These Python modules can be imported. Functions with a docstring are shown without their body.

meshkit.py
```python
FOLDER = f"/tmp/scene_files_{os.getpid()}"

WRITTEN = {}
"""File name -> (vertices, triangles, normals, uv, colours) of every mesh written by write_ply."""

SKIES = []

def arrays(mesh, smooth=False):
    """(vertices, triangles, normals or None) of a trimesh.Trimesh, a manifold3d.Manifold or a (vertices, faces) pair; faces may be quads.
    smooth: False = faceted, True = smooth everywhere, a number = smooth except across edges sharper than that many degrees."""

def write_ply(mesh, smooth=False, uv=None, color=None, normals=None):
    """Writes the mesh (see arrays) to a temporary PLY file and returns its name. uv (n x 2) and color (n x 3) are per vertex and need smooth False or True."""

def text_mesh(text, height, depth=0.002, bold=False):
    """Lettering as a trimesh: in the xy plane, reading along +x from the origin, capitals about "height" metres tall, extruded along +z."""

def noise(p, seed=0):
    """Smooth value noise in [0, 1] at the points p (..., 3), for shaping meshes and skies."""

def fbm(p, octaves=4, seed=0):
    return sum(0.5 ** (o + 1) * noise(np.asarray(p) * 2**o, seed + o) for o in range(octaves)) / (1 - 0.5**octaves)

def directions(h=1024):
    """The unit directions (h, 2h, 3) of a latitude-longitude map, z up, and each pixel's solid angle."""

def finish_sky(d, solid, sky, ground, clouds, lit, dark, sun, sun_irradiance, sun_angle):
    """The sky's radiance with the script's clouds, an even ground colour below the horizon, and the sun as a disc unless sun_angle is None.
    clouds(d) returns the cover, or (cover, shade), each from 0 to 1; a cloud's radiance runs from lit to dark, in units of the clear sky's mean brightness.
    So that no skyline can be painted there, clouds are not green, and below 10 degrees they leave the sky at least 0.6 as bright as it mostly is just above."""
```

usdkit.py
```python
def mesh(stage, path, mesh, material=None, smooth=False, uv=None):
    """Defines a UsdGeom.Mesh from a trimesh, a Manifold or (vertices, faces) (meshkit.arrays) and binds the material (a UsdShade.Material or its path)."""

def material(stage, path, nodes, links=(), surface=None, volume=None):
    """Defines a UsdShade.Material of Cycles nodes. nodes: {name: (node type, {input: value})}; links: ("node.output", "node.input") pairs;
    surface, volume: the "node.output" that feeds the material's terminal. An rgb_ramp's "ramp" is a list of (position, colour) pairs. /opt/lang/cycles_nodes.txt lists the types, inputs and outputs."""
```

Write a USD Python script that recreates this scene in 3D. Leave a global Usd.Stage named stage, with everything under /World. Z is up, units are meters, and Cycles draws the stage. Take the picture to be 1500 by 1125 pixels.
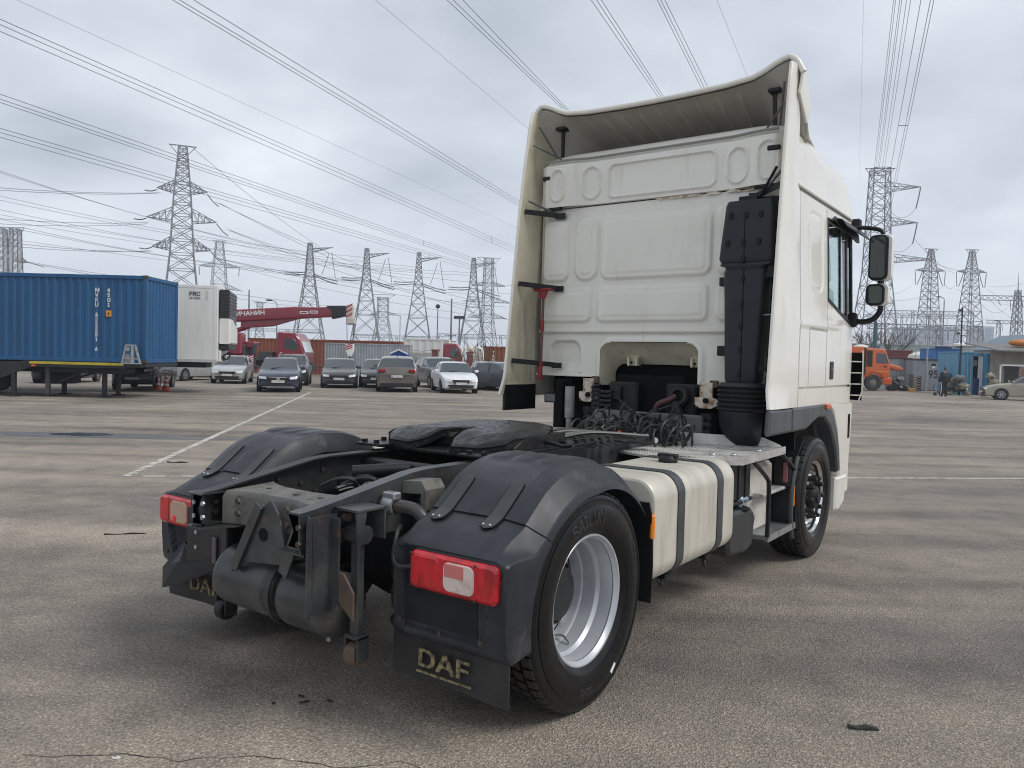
import math, random
import numpy as np, trimesh, usdkit, meshkit
from pxr import Usd, UsdGeom, UsdLux, UsdShade, Gf, Sdf, Vt

stage = Usd.Stage.CreateInMemory()
UsdGeom.SetStageUpAxis(stage, 'Z')
UsdGeom.SetStageMetersPerUnit(stage, 1.0)
world = UsdGeom.Xform.Define(stage, '/World')
stage.SetDefaultPrim(world.GetPrim())
UsdGeom.Scope.Define(stage, '/World/Looks')

# ---------------------------------------------------------------- camera, sky, sun, exposure
CAM_POS, YAW, PITCH, ROLL, FOCAL = (3.055, -3.19, 1.634), -0.6285, -0.0318, 0.0240, 27.6
_f = np.array([math.sin(YAW) * math.cos(PITCH), math.cos(YAW) * math.cos(PITCH), math.sin(PITCH)])
_r = np.cross(_f, [0, 0, 1]); _r /= np.linalg.norm(_r)
_u = np.cross(_r, _f)
_r, _u = _r * math.cos(ROLL) + _u * math.sin(ROLL), -_r * math.sin(ROLL) + _u * math.cos(ROLL)
cam = UsdGeom.Camera.Define(stage, '/World/camera')
cam.AddTransformOp().Set(Gf.Matrix4d(*_r, 0, *_u, 0, *(-_f), 0, *CAM_POS, 1))
cam.CreateFocalLengthAttr(FOCAL)
cam.CreateHorizontalApertureAttr(36.0)
cam.CreateClippingRangeAttr(Gf.Vec2f(0.05, 20000))
cam.CreateExposureAttr(0.52)

SUN_AZ, SUN_EL = math.radians(75), math.radians(48)          # bearing from +y towards +x
sky_mat = usdkit.material(stage, '/World/Looks/overcast_sky', {
    'tc': ('texture_coordinate', {}),
    'sky': ('sky_texture', {'sky_type': 'single_scattering', 'sun_disc': False, 'sun_elevation': SUN_EL, 'sun_rotation': SUN_AZ}),
    'sep': ('separate_xyz', {}),
    'hz': ('math', {'math_type': 'add', 'value2': 0.22}),
    'inv': ('math', {'math_type': 'divide', 'value1': 1.0}),
    'cx': ('math', {'math_type': 'multiply'}), 'cy': ('math', {'math_type': 'multiply'}),
    'cv': ('combine_xyz', {'z': 0.0}),
    'n1': ('noise_texture', {'scale': 1.25, 'detail': 6.0, 'roughness': 0.46, 'distortion': 0.25}),
    'n2': ('noise_texture', {'scale': 2.6, 'detail': 5.0, 'roughness': 0.5}),
    'nm': ('mix_float', {'fac': 0.3}),
    'cl': ('rgb_ramp', {'ramp': [(0.33, (3.5, 3.85, 4.4)), (0.45, (4.5, 4.85, 5.4)), (0.56, (5.6, 5.95, 6.45)), (0.68, (6.9, 7.2, 7.6))]}),
    'low': ('map_range', {'from_min': 0.0, 'from_max': 0.20, 'to_min': 0.95, 'to_max': 0.0, 'clamp': True}),
    'hor': ('mix_color', {'blend_type': 'mix', 'b': (6.6, 7.0, 7.55)}),
    'mix': ('mix_color', {'blend_type': 'mix', 'fac': 0.93}),
    'bg': ('background_shader', {'strength': 0.1})},
    [('tc.generated', 'sep.vector'), ('sep.z', 'hz.value1'), ('hz.value', 'inv.value2'), ('sep.x', 'cx.value1'), ('inv.value', 'cx.value2'),
     ('sep.y', 'cy.value1'), ('inv.value', 'cy.value2'), ('cx.value', 'cv.x'), ('cy.value', 'cv.y'), ('cv.vector', 'n1.vector'), ('cv.vector', 'n2.vector'),
     ('n1.fac', 'nm.a'), ('n2.fac', 'nm.b'), ('nm.result', 'cl.fac'), ('sep.z', 'low.value'), ('low.result', 'hor.fac'), ('cl.color', 'hor.a'),
     ('sky.color', 'mix.a'), ('hor.result', 'mix.b'), ('mix.result', 'bg.color')], surface='bg.background')
dome = UsdLux.DomeLight.Define(stage, '/World/sky')
dome.CreateIntensityAttr(1.0)
UsdShade.MaterialBindingAPI.Apply(dome.GetPrim()).Bind(sky_mat)
dome.GetPrim().SetCustomDataByKey('kind', 'structure')
sun = UsdLux.DistantLight.Define(stage, '/World/sun')
sun.CreateIntensityAttr(0.4); sun.CreateAngleAttr(24.0); sun.CreateNormalizeAttr(True)
sun.CreateColorAttr(Gf.Vec3f(1.0, 0.97, 0.93))
sd = np.array([math.sin(SUN_AZ) * math.cos(SUN_EL), math.cos(SUN_AZ) * math.cos(SUN_EL), math.sin(SUN_EL)])
_sx = np.cross([0, 0, 1], sd); _sx /= np.linalg.norm(_sx); _sy = np.cross(sd, _sx)
sun.AddTransformOp().Set(Gf.Matrix4d(*_sx, 0, *_sy, 0, *sd, 0, 0, 0, 60, 1))

# ---------------------------------------------------------------- prim helpers
_names = {}
def numbered(parent, name):
    k = (parent, name); n = _names.get(k, 0); _names[k] = n + 1
    return f'{parent}/{name}' if n == 0 else f'{parent}/{name}_{n:03d}'
def tag(prim, label=None, cat=None, group=None, kind=None):
    for k, v in (('label', label), ('category', cat), ('group', group), ('kind', kind)):
        if v: prim.SetCustomDataByKey(k, v)
def thing(name, label, cat, loc=(0, 0, 0), rot=0.0, group=None, kind=None):
    p = numbered('/World', name)
    x = UsdGeom.Xform.Define(stage, p)
    if tuple(loc) != (0, 0, 0): x.AddTranslateOp().Set(Gf.Vec3d(*map(float, loc)))
    if rot: x.AddRotateZOp().Set(math.degrees(rot))
    tag(x.GetPrim(), label, cat, group, kind)
    return p
APART = set('bolt rail_bolt lug_nut rivet strap_rivet lamp_screw mud_flap_clip rail_foot box_rib stack_bracket folded_plate cross_member corner_bolt louvre stay_rod hinge bracket_bolt mount_tab kick_plate tank_bracket rail_clamp hanging_hose hose_plug seam_groove sidewall_rib hoist_rope ladder air_coupling mirror_arm marking raised_lettering boom_lettering badge_lettering cross_arm hand_hole grip frame sign_lettering painted_number side_window roof_rail twist_lock brace'.split())
def part(parent, name, mesh, mat, smooth=35, label=None, kind=None):
    if isinstance(mesh, MB): mesh = mesh.get()
    if name in APART and isinstance(mesh, tuple):
        g = clusters(mesh)
        if len(g) > 1:
            for k in g: p = _part(parent, name, k, mat, smooth, label, kind)
            return p
    return _part(parent, name, mesh, mat, smooth, label, kind)
def clusters(mesh):
    pcs = list(split(mesh)); bb = [(v.min(0), v.max(0)) for v, _ in pcs]; g = list(range(len(pcs)))
    def find(i):
        while g[i] != i: i = g[i]
        return i
    for i in range(len(pcs)):
        for j in range(i):
            if (bb[i][0] <= bb[j][1] + .004).all() and (bb[j][0] <= bb[i][1] + .004).all(): g[find(i)] = find(j)
    out = {}
    for i in range(len(pcs)): out.setdefault(find(i), MB()).add(*pcs[i])
    return [m.get() for m in out.values()]
def _part(parent, name, mesh, mat, smooth=35, label=None, kind=None):
    p = numbered(parent, name)
    m = usdkit.mesh(stage, p, mesh, mat, smooth=smooth)
    tag(m.GetPrim(), label, None, None, kind)
    return p
def split(m):
    v, f = m.get() if isinstance(m, MB) else m
    from scipy.sparse import coo_matrix; from scipy.sparse.csgraph import connected_components
    _, inv = np.unique(np.round(v, 5), axis=0, return_inverse=True); inv = inv.ravel(); e = np.vstack([inv[f[:, :2]], inv[f[:, 1:]]]); n = inv.max() + 1
    c = connected_components(coo_matrix((np.ones(len(e)), (e[:, 0], e[:, 1])), (n, n)), False)[1][inv[f[:, 0]]]
    for k in np.unique(c):
        g = f[c == k]; u, i = np.unique(g, return_inverse=True); yield v[u], i.reshape(-1, 3)
def each(parent, name, mesh, mat, smooth=35, label=None):
    for m in clusters(mesh.get()): _part(parent, name, m, mat, smooth, label)
def single(name, mesh, mat, label, cat, smooth=35, group=None, kind=None):
    p = part('/World', name, mesh, mat, smooth)
    tag(stage.GetPrimAtPath(p), label, cat, group, kind)
    return p
def copy_of(src, loc, rot=0.0, label=None, group=None, scale=None):
    base = src.rsplit('/', 1)[1]
    if base[-4:-3] == '_' and base[-3:].isdigit(): base = base[:-4]
    p = numbered('/World', base)
    x = UsdGeom.Xform.Define(stage, p)
    was = stage.GetPrimAtPath(src).GetCustomData()
    x.GetPrim().GetReferences().AddInternalReference(src)
    x.GetPrim().SetInstanceable(True)
    x.ClearXformOpOrder()
    x.AddTranslateOp().Set(Gf.Vec3d(*map(float, loc)))
    x.AddRotateZOp().Set(math.degrees(rot))
    if scale: x.AddScaleOp().Set(Gf.Vec3f(*scale))
    tag(x.GetPrim(), label or was.get('label'), was.get('category'), group or was.get('group'))
    return p

# ---------------------------------------------------------------- mesh helpers
def unit(v):
    v = np.asarray(v, float); return v / max(np.linalg.norm(v), 1e-12)
def frame(d, up=(0, 0, 1)):
    d = unit(d); up = np.asarray(up, float)
    if abs(d @ unit(up)) > 0.98: up = np.array([0, 1, 0.0]) if abs(d[1]) < 0.9 else np.array([1.0, 0, 0])
    x = unit(np.cross(d, up)); return x, np.cross(x, d)
_cs = np.array([(x, y, z) for x in (-1, 1) for y in (-1, 1) for z in (-1, 1)], float)
_cv = np.array([[c[0] * (1 - .1 * (k != 0)), c[1] * (1 - .1 * (k != 1)), c[2] * (1 - .1 * (k != 2))] for c in _cs for k in range(3)])
_hull = trimesh.Trimesh(_cv, trimesh.convex.convex_hull(_cv).faces, process=False) if False else None
def _bevel_topology():
    h = trimesh.convex.convex_hull(_cv)
    from scipy.spatial import cKDTree
    idx = cKDTree(_cv).query(h.vertices)[1]
    return idx[h.faces]
_bf = _bevel_topology()
_bi = [(c, k) for c in _cs for k in range(3)]
_bm = np.array([[k != 0, k != 1, k != 2] for _ in _cs for k in range(3)], float)
_bc = np.repeat(_cs, 3, axis=0)
class MB:
    """collects shapes into one mesh"""
    def __init__(self): self.v, self.f, self.n = [], [], 0
    def add(self, v, f):
        v = np.asarray(v, float); f = np.asarray(f, int)
        if f.shape[1] == 4: f = np.vstack([f[:, [0, 1, 2]], f[:, [0, 2, 3]]])
        self.v.append(v); self.f.append(f + self.n); self.n += len(v); return self
    def mesh(self, m): return self.add(*meshkit.arrays(m)[:2])
    def box(self, x0, x1, y0, y1, z0, z1, b=0.0):
        lo, hi = np.array([min(x0, x1), min(y0, y1), min(z0, z1)]), np.array([max(x0, x1), max(y0, y1), max(z0, z1)])
        h = (hi - lo) / 2; b = min(b, h.min() * .9)
        if b <= 0: return self.add((lo + hi) / 2 + _cs * h, [[0, 1, 3], [0, 3, 2], [4, 6, 7], [4, 7, 5], [0, 4, 5], [0, 5, 1], [2, 3, 7], [2, 7, 6], [0, 2, 6], [0, 6, 4], [1, 5, 7], [1, 7, 3]])
        return self.add((lo + hi) / 2 + _bc * (h - b * _bm), _bf)
    def obox(self, c, size, d, up=(0, 0, 1), b=0.0):
        """box of size (side, along d, up)"""
        x, z = frame(d, up); m = MB().box(-size[0] / 2, size[0] / 2, -size[1] / 2, size[1] / 2, -size[2] / 2, size[2] / 2, b)
        v = m.v[0]; return self.add(np.asarray(c) + v[:, :1] * x + v[:, 1:2] * unit(d) + v[:, 2:] * z, m.f[0])
    def bar(self, p, q, w, h=None, up=(0, 0, 1), b=0.0):
        p, q = np.asarray(p, float), np.asarray(q, float)
        return self.obox((p + q) / 2, (w, np.linalg.norm(q - p), h or w), q - p, up, b)
    def tube(self, pts, r, n=8, caps=True):
        pts = np.asarray(pts, float); r = np.broadcast_to(r, len(pts))
        t = np.gradient(pts, axis=0); a = np.linspace(0, 2 * np.pi, n, endpoint=False)
        x, z = frame(t[0]); rings = []
        for i, (p, d) in enumerate(zip(pts, t)):
            d = unit(d); x = unit(x - d * (x @ d)); z = np.cross(x, d)
            rings.append(p + r[i] * (np.cos(a)[:, None] * x + np.sin(a)[:, None] * z))
        return self.loft(rings, caps)
    def cyl(self, p, q, r, r2=None, n=20): return self.tube([p, q], [r, r if r2 is None else r2], n)
    def loft(self, rings, caps=True, closed=True):
        """rings: equally long lists of points, joined in order"""
        R = np.asarray(rings, float); m, n = R.shape[:2]; v = R.reshape(-1, 3); f = []
        i = np.arange(n if closed else n - 1); j = (i + 1) % n
        for k in range(m - 1): f.append(np.stack([k * n + i, k * n + j, (k + 1) * n + j, (k + 1) * n + i], 1))
        self.add(v, np.vstack(f))
        if caps and closed:
            for k, flip in ((0, True), (m - 1, False)):
                c = R[k].mean(0); w = np.vstack([R[k], c]); t = np.stack([i, j, np.full(n, n)], 1)
                self.add(w, t[:, ::-1] if flip else t)
        return self
    def lathe(self, prof, c, axis=(1, 0, 0), n=48, closed=False):
        """prof: (radius, offset along the axis) pairs"""
        x, z = frame(axis); d = unit(axis); a = np.linspace(0, 2 * np.pi, n, endpoint=False)
        ring = np.cos(a)[:, None] * x + np.sin(a)[:, None] * z
        rings = [np.asarray(c) + d * o + r * ring for r, o in prof]
        if closed: rings.append(rings[0])
        return self.loft(rings, False)
    def prism(self, poly, axis, lo, hi, b=0.0):
        """poly in the plane across axis 'x' (y,z), 'y' (x,z) or 'z' (x,y)"""
        from shapely.geometry import Polygon
        P = Polygon(poly); P = P if P.is_valid else P.buffer(0)
        k = 'xyz'.index(axis); o = [i for i in range(3) if i != k]
        def put(pts, t):
            w = np.zeros((len(pts), 3)); w[:, o] = pts; w[:, k] = t; return w
        flip = (k == 1)
        c = np.array(P.exterior.coords)[:-1]
        if P.exterior.is_ccw == flip: c = c[::-1]
        if b > 0:
            nrm = []
            for i in range(len(c)):
                e0, e1 = unit(c[i] - c[i - 1]), unit(c[(i + 1) % len(c)] - c[i])
                m = unit(np.array([-e0[1] - e1[1], e0[0] + e1[0]])); nrm.append(m / max(.45, m @ np.array([-e0[1], e0[0]])))
            ci = c + np.array(nrm) * b * (-1 if flip else 1)
            rings = [put(ci, lo), put(c, lo + b), put(c, hi - b), put(ci, hi)]; capc = ci
        else: rings, capc = [put(c, lo), put(c, hi)], c
        self.loft(rings, False)
        v2, f2 = trimesh.creation.triangulate_polygon(Polygon(capc), engine='earcut')
        a = v2[f2]; cr = (a[:, 1, 0] - a[:, 0, 0]) * (a[:, 2, 1] - a[:, 0, 1]) - (a[:, 1, 1] - a[:, 0, 1]) * (a[:, 2, 0] - a[:, 0, 0])
        f2 = np.where((cr > 0)[:, None], f2, f2[:, ::-1])
        up = f2 if not flip else f2[:, ::-1]
        self.add(put(v2, hi), up); self.add(put(v2, lo), up[:, ::-1]); return self
    def sheet(self, G, t=0.0, n=None):
        """grid of points G (m, n, 3); with thickness t along the grid's normals (or n)"""
        G = np.asarray(G, float); a, b = G.shape[:2]
        idx = np.arange(a * b).reshape(a, b)
        q = np.stack([idx[:-1, :-1], idx[1:, :-1], idx[1:, 1:], idx[:-1, 1:]], -1).reshape(-1, 4)
        if t == 0: return self.add(G.reshape(-1, 3), q)
        if n is None:
            du, dv = np.gradient(G, axis=0), np.gradient(G, axis=1)
            N = np.cross(du, dv); N /= np.maximum(np.linalg.norm(N, axis=-1, keepdims=True), 1e-9)
        else: N = np.broadcast_to(unit(n), G.shape)
        B = G - N * t; v = np.vstack([G.reshape(-1, 3), B.reshape(-1, 3)]); o = a * b
        edge = np.concatenate([idx[0, :], idx[1:, -1], idx[-1, -2::-1], idx[-2:0:-1, 0]])
        e2 = np.roll(edge, -1)
        side = np.stack([edge, e2, e2 + o, edge + o], 1)
        return self.add(v, np.vstack([q, q[:, ::-1] + o, side]))
    def ball(self, c, r, sub=2, s=(1, 1, 1)):
        m = trimesh.creation.icosphere(sub, 1.0); return self.add(m.vertices * np.asarray(s) * r + np.asarray(c), m.faces)
    def get(self): return (np.vstack(self.v), np.vstack(self.f))
    def at(self, M):
        v, f = self.get(); M = np.asarray(M); o = MB(); return o.add(v @ M[:3, :3].T + M[:3, 3], f)
def arc(cx, cy, r, a0, a1, n):
    a = np.radians(np.linspace(a0, a1, n)); return [(cx + r * math.cos(t), cy + r * math.sin(t)) for t in a]
def rrect(x0, x1, y0, y1, r, n=5):
    return arc(x1 - r, y0 + r, r, -90, 0, n) + arc(x1 - r, y1 - r, r, 0, 90, n) + arc(x0 + r, y1 - r, r, 90, 180, n) + arc(x0 + r, y0 + r, r, 180, 270, n)
def smoothline(pts, n=40):
    """Catmull-Rom through points"""
    P = np.asarray(pts, float); P = np.vstack([2 * P[0] - P[1], P, 2 * P[-1] - P[-2]]); out = []
    for t in np.linspace(0, len(P) - 3 - 1e-9, n):
        k = int(t); u = t - k; a, b, c, d = P[k:k + 4]
        out.append(.5 * (2 * b + (c - a) * u + (2 * a - 5 * b + 4 * c - d) * u * u + (3 * b - a - 3 * c + d) * u ** 3))
    return np.array(out)
def lettering(text, h, o, right, up, depth=0.003, bold=True, center=False, width=None):
    """raised letters: o = lower left corner, right / up = directions"""
    m = meshkit.text_mesh(text, h, depth, bold); v = np.array(m.vertices)
    if width: v[:, 0] *= width / v[:, 0].max()
    if center: v[:, 0] -= v[:, 0].max() / 2
    r, u = unit(right), unit(up); n = np.cross(r, u)
    return MB().add(np.asarray(o) + v[:, :1] * r + v[:, 1:2] * u + v[:, 2:] * n, m.faces)

# ---------------------------------------------------------------- materials
_looks = {}
def look(name, col, rough=0.5, metal=0.0, var=0.0, vscale=3.0, col2=None, amount=(0.45, 0.7), bump=0.0, bscale=60.0, coat=0.0, spec=0.5, stretch=None, col3=None, scale3=12.0, amount3=(0.6, 0.75), rvar=0.0, stretch3=None, **kw):
    """painted, rubber or metal surface: base colour, blotches of col2 and specks of col3 through object space, fine relief"""
    if name in _looks: return _looks[name]
    nodes = {'p': ('principled_bsdf', dict(base_color=col, roughness=rough, metallic=metal, coat_weight=coat, specular_ior_level=spec, **kw)), 'tc': ('texture_coordinate', {})}
    links = []; vec = 'tc.object'
    if stretch:
        nodes['mp'] = ('mapping', {'scale': stretch}); links.append(('tc.object', 'mp.vector')); vec = 'mp.vector'
    last = None
    if var or col2:
        c2 = col2 if col2 is not None else tuple(min(1, c * (1 - var)) for c in col)
        nodes['n'] = ('noise_texture', {'scale': vscale, 'detail': 6.0, 'roughness': 0.6}); nodes['r'] = ('rgb_ramp', {'ramp': [(amount[0], col), (amount[1], c2)]})
        links += [(vec, 'n.vector'), ('n.fac', 'r.fac')]; last = 'r.color'
    if col3 is not None:
        nodes['n3'] = ('noise_texture', {'scale': scale3, 'detail': 8.0, 'roughness': 0.68}); nodes['m3'] = ('map_range', {'from_min': amount3[0], 'from_max': amount3[1], 'clamp': True})
        nodes['x3'] = ('mix_color', {'blend_type': 'mix', 'a': col, 'b': col3})
        if stretch3: nodes['mp3'] = ('mapping', {'scale': stretch3}); links.append(('tc.object', 'mp3.vector'))
        links += [('mp3.vector' if stretch3 else 'tc.object', 'n3.vector'), ('n3.fac', 'm3.value'), ('m3.result', 'x3.fac')]
        if last: links.append((last, 'x3.a'))
        last = 'x3.result'
    if last: links.append((last, 'p.base_color'))
    if rvar:
        nodes['nr'] = ('noise_texture', {'scale': vscale * 2.3, 'detail': 5.0}); nodes['mr'] = ('map_range', {'from_min': .3, 'from_max': .7, 'to_min': rough - rvar, 'to_max': rough + rvar, 'clamp': True})
        links += [(vec, 'nr.vector'), ('nr.fac', 'mr.value'), ('mr.result', 'p.roughness')]
    if bump:
        nodes['nb'] = ('noise_texture', {'scale': bscale, 'detail': 4.0, 'roughness': 0.6}); nodes['b'] = ('bump', {'strength': bump, 'distance': 0.01})
        links += [('tc.object', 'nb.vector'), ('nb.fac', 'b.height'), ('b.normal', 'p.normal')]
    _looks[name] = usdkit.material(stage, '/World/Looks/' + name, nodes, links, surface='p.BSDF')
    return _looks[name]
def window_glass(name, tint=(0.75, 0.85, 0.85), rough=0.02):
    if name in _looks: return _looks[name]
    _looks[name] = usdkit.material(stage, '/World/Looks/' + name, {'t': ('transparent_bsdf', {'color': tint}), 'g': ('glossy_bsdf', {'color': (1, 1, 1), 'roughness': rough}), 'f': ('fresnel', {'IOR': 1.5}), 'm': ('mix_closure', {})},
        [('f.fac', 'm.fac'), ('t.BSDF', 'm.closure1'), ('g.BSDF', 'm.closure2')], surface='m.closure')
    return _looks[name]

CAB = look('cab_white_paint', (0.72, 0.70, 0.635), 0.24, coat=0.4, col2=(0.66, 0.638, 0.57), vscale=1.7, amount=(.45, .75), col3=(0.54, .51, .43), scale3=1.6, amount3=(.56, .86), stretch3=(5, 5, .8))
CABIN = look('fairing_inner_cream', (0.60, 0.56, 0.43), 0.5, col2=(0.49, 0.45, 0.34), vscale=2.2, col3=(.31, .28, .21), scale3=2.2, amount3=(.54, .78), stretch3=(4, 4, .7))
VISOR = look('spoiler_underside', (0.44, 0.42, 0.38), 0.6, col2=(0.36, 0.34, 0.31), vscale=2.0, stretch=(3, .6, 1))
GUARD = look('mudguard_plastic', (0.0145, 0.016, 0.021), 0.42, col2=(0.030, 0.032, 0.038), vscale=3.2, amount=(.42, .68), col3=(.10, .098, .092), scale3=3.0, amount3=(.57, .85), stretch3=(4, 2, 1.2), bump=.12, bscale=220, rvar=.07, spec=.35)
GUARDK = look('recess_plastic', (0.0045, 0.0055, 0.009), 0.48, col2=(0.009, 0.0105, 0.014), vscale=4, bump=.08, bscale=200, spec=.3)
CLAD = look('cladding_grey', (0.068, 0.071, 0.078), 0.45, col2=(0.045, 0.047, 0.052), vscale=2.2, stretch=(6, 6, .8), amount=(.45, .6))
BLACK = look('black_plastic', (0.008, 0.0085, 0.010), 0.45, spec=.35, var=.4, vscale=6, bump=.08, bscale=150)
STACK = look('intake_black', (0.008, 0.0095, 0.014), 0.42, spec=.4, col2=(.016, .018, .024), vscale=3, bump=.05, bscale=180)
DARK = look('underbody_black', (0.005, 0.005, 0.0055), 0.75, spec=.15, var=.4, vscale=8)
RUB = look('tyre_rubber', (0.007, 0.007, 0.0075), 0.55, col2=(0.016, 0.0155, 0.015), vscale=7, amount=(.45, .8), bump=.1, bscale=160)
RUBW = look('tyre_sidewall', (0.0045, 0.0045, 0.005), 0.34, col2=(0.011, 0.0108, 0.0105), vscale=5, amount=(.5, .85), rvar=.1, spec=.3)
HOSE = look('black_hose', (0.02, 0.02, 0.021), 0.42, var=.3, vscale=20)
RIM = look('rim_silver', (0.50, 0.52, 0.55), 0.36, metal=.35, col2=(0.40, 0.42, 0.45), vscale=4, amount=(.42, .7), col3=(.22, .21, .2), scale3=18, amount3=(.68, .82))
CHROME = look('chrome', (0.75, 0.75, 0.76), 0.12, metal=1.0, col2=(.5, .48, .46), vscale=9, amount=(.5, .8))
FRAME = look('frame_grey', (0.024, 0.027, 0.031), 0.36, col2=(0.060, 0.061, 0.058), vscale=5, amount=(.42, .68), col3=(0.085, 0.045, 0.026), scale3=9, amount3=(.57, .72), bump=.15, bscale=90)
FRAMED = look('frame_dark', (0.011, 0.012, 0.013), 0.5, col2=(0.030, 0.029, 0.028), vscale=6, amount=(.45, .75), bump=.15, bscale=90)
CROSS = look('crossmember_dusty', (0.13, 0.125, 0.11), 0.6, col2=(0.085, 0.085, 0.08), vscale=6, col3=(.045, .033, .026), scale3=11, amount3=(.52, .70), bump=.15, bscale=70)
AIRT = look('air_tank_grey', (0.021, 0.022, 0.024), 0.33, col2=(0.075, 0.073, 0.068), vscale=4, amount=(.42, .72), col3=(.016, .016, .016), scale3=6, amount3=(.58, .64))
RUST = look('rusty_steel', (0.10, 0.062, 0.042), 0.75, col2=(0.055, 0.05, 0.048), vscale=12, col3=(.16, .075, .03), scale3=24, amount3=(.55, .75), bump=.3, bscale=120)
RUSTW = look('rust_stained_white', (0.55, 0.5, 0.42), 0.55, col2=(0.24, 0.12, 0.045), vscale=14, amount=(.47, .64))
RUSTL = look('rust_streak', (0.30, 0.17, 0.08), 0.7, col2=(.62, .57, .48), vscale=22, amount=(.42, .56))
GREASE = look('grease_black', (0.007, 0.007, 0.0075), 0.36, col2=(0.016, 0.0155, 0.015), vscale=14, bump=.8, bscale=26, coat=.1, coat_roughness=.15, rvar=.14, spec=.22)
ALU = look('checker_aluminium', (0.62, 0.61, 0.57), 0.42, metal=.4, col2=(0.33, 0.32, 0.29), vscale=7, amount=(.4, .7), col3=(.12, .11, .1), scale3=15, amount3=(.6, .8))
TANK = look('tank_dirty_white', (0.54, 0.515, 0.44), 0.4, metal=.1, col2=(0.40, 0.375, 0.32), vscale=3, stretch=(1, 4, .7), amount=(.4, .72), col3=(.06, .055, .05), scale3=26, amount3=(.69, .76))
STRAP = look('strap_grey', (0.045, 0.048, 0.053), 0.5, var=.3, vscale=7)
REDL = look('lamp_red', (0.55, 0.007, 0.016), 0.1, coat=.7, col2=(.27, .003, .008), vscale=9, stretch=(1.6, 1, .7), amount=(.42, .62), bump=.18, bscale=200)
REDB = look('lamp_red_bright', (0.75, 0.012, 0.02), 0.12, coat=.6)
LENS = look('lamp_clear', (0.66, 0.55, 0.50), 0.12, col2=(.45, .33, .30), vscale=16, coat=.6, bump=.2, bscale=260)
PINK = look('lamp_pink', (0.55, 0.16, 0.14), 0.14, coat=.6, bump=.2, bscale=260)
AMBER = look('amber_lens', (0.72, 0.21, 0.01), 0.2, coat=.5)
ORANGE = look('orange_marker', (0.62, 0.11, 0.03), 0.25, coat=.4)
REDT = look('red_tool', (0.26, 0.015, 0.02), 0.4, var=.3, vscale=20)
GOLD = look('badge_gold', (0.27, 0.22, 0.11), 0.5, col2=(0.05, 0.042, 0.03), vscale=45, amount=(.42, .6))
STEEL = look('bare_steel', (0.42, 0.43, 0.45), 0.35, metal=.8, var=.4, vscale=20)
BOLT = look('bolt_steel', (0.06, 0.055, 0.05), 0.5, metal=.5, col2=(.07, .045, .03), vscale=60)
WGLASS = window_glass('window_glass', (0.72, 0.83, 0.82))
MIRG = look('mirror_glass', (0.012, 0.022, 0.022), 0.04, spec=.8)
WHITE = look('white_plastic', (0.68, 0.67, 0.63), 0.35, var=.12, vscale=4)

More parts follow.
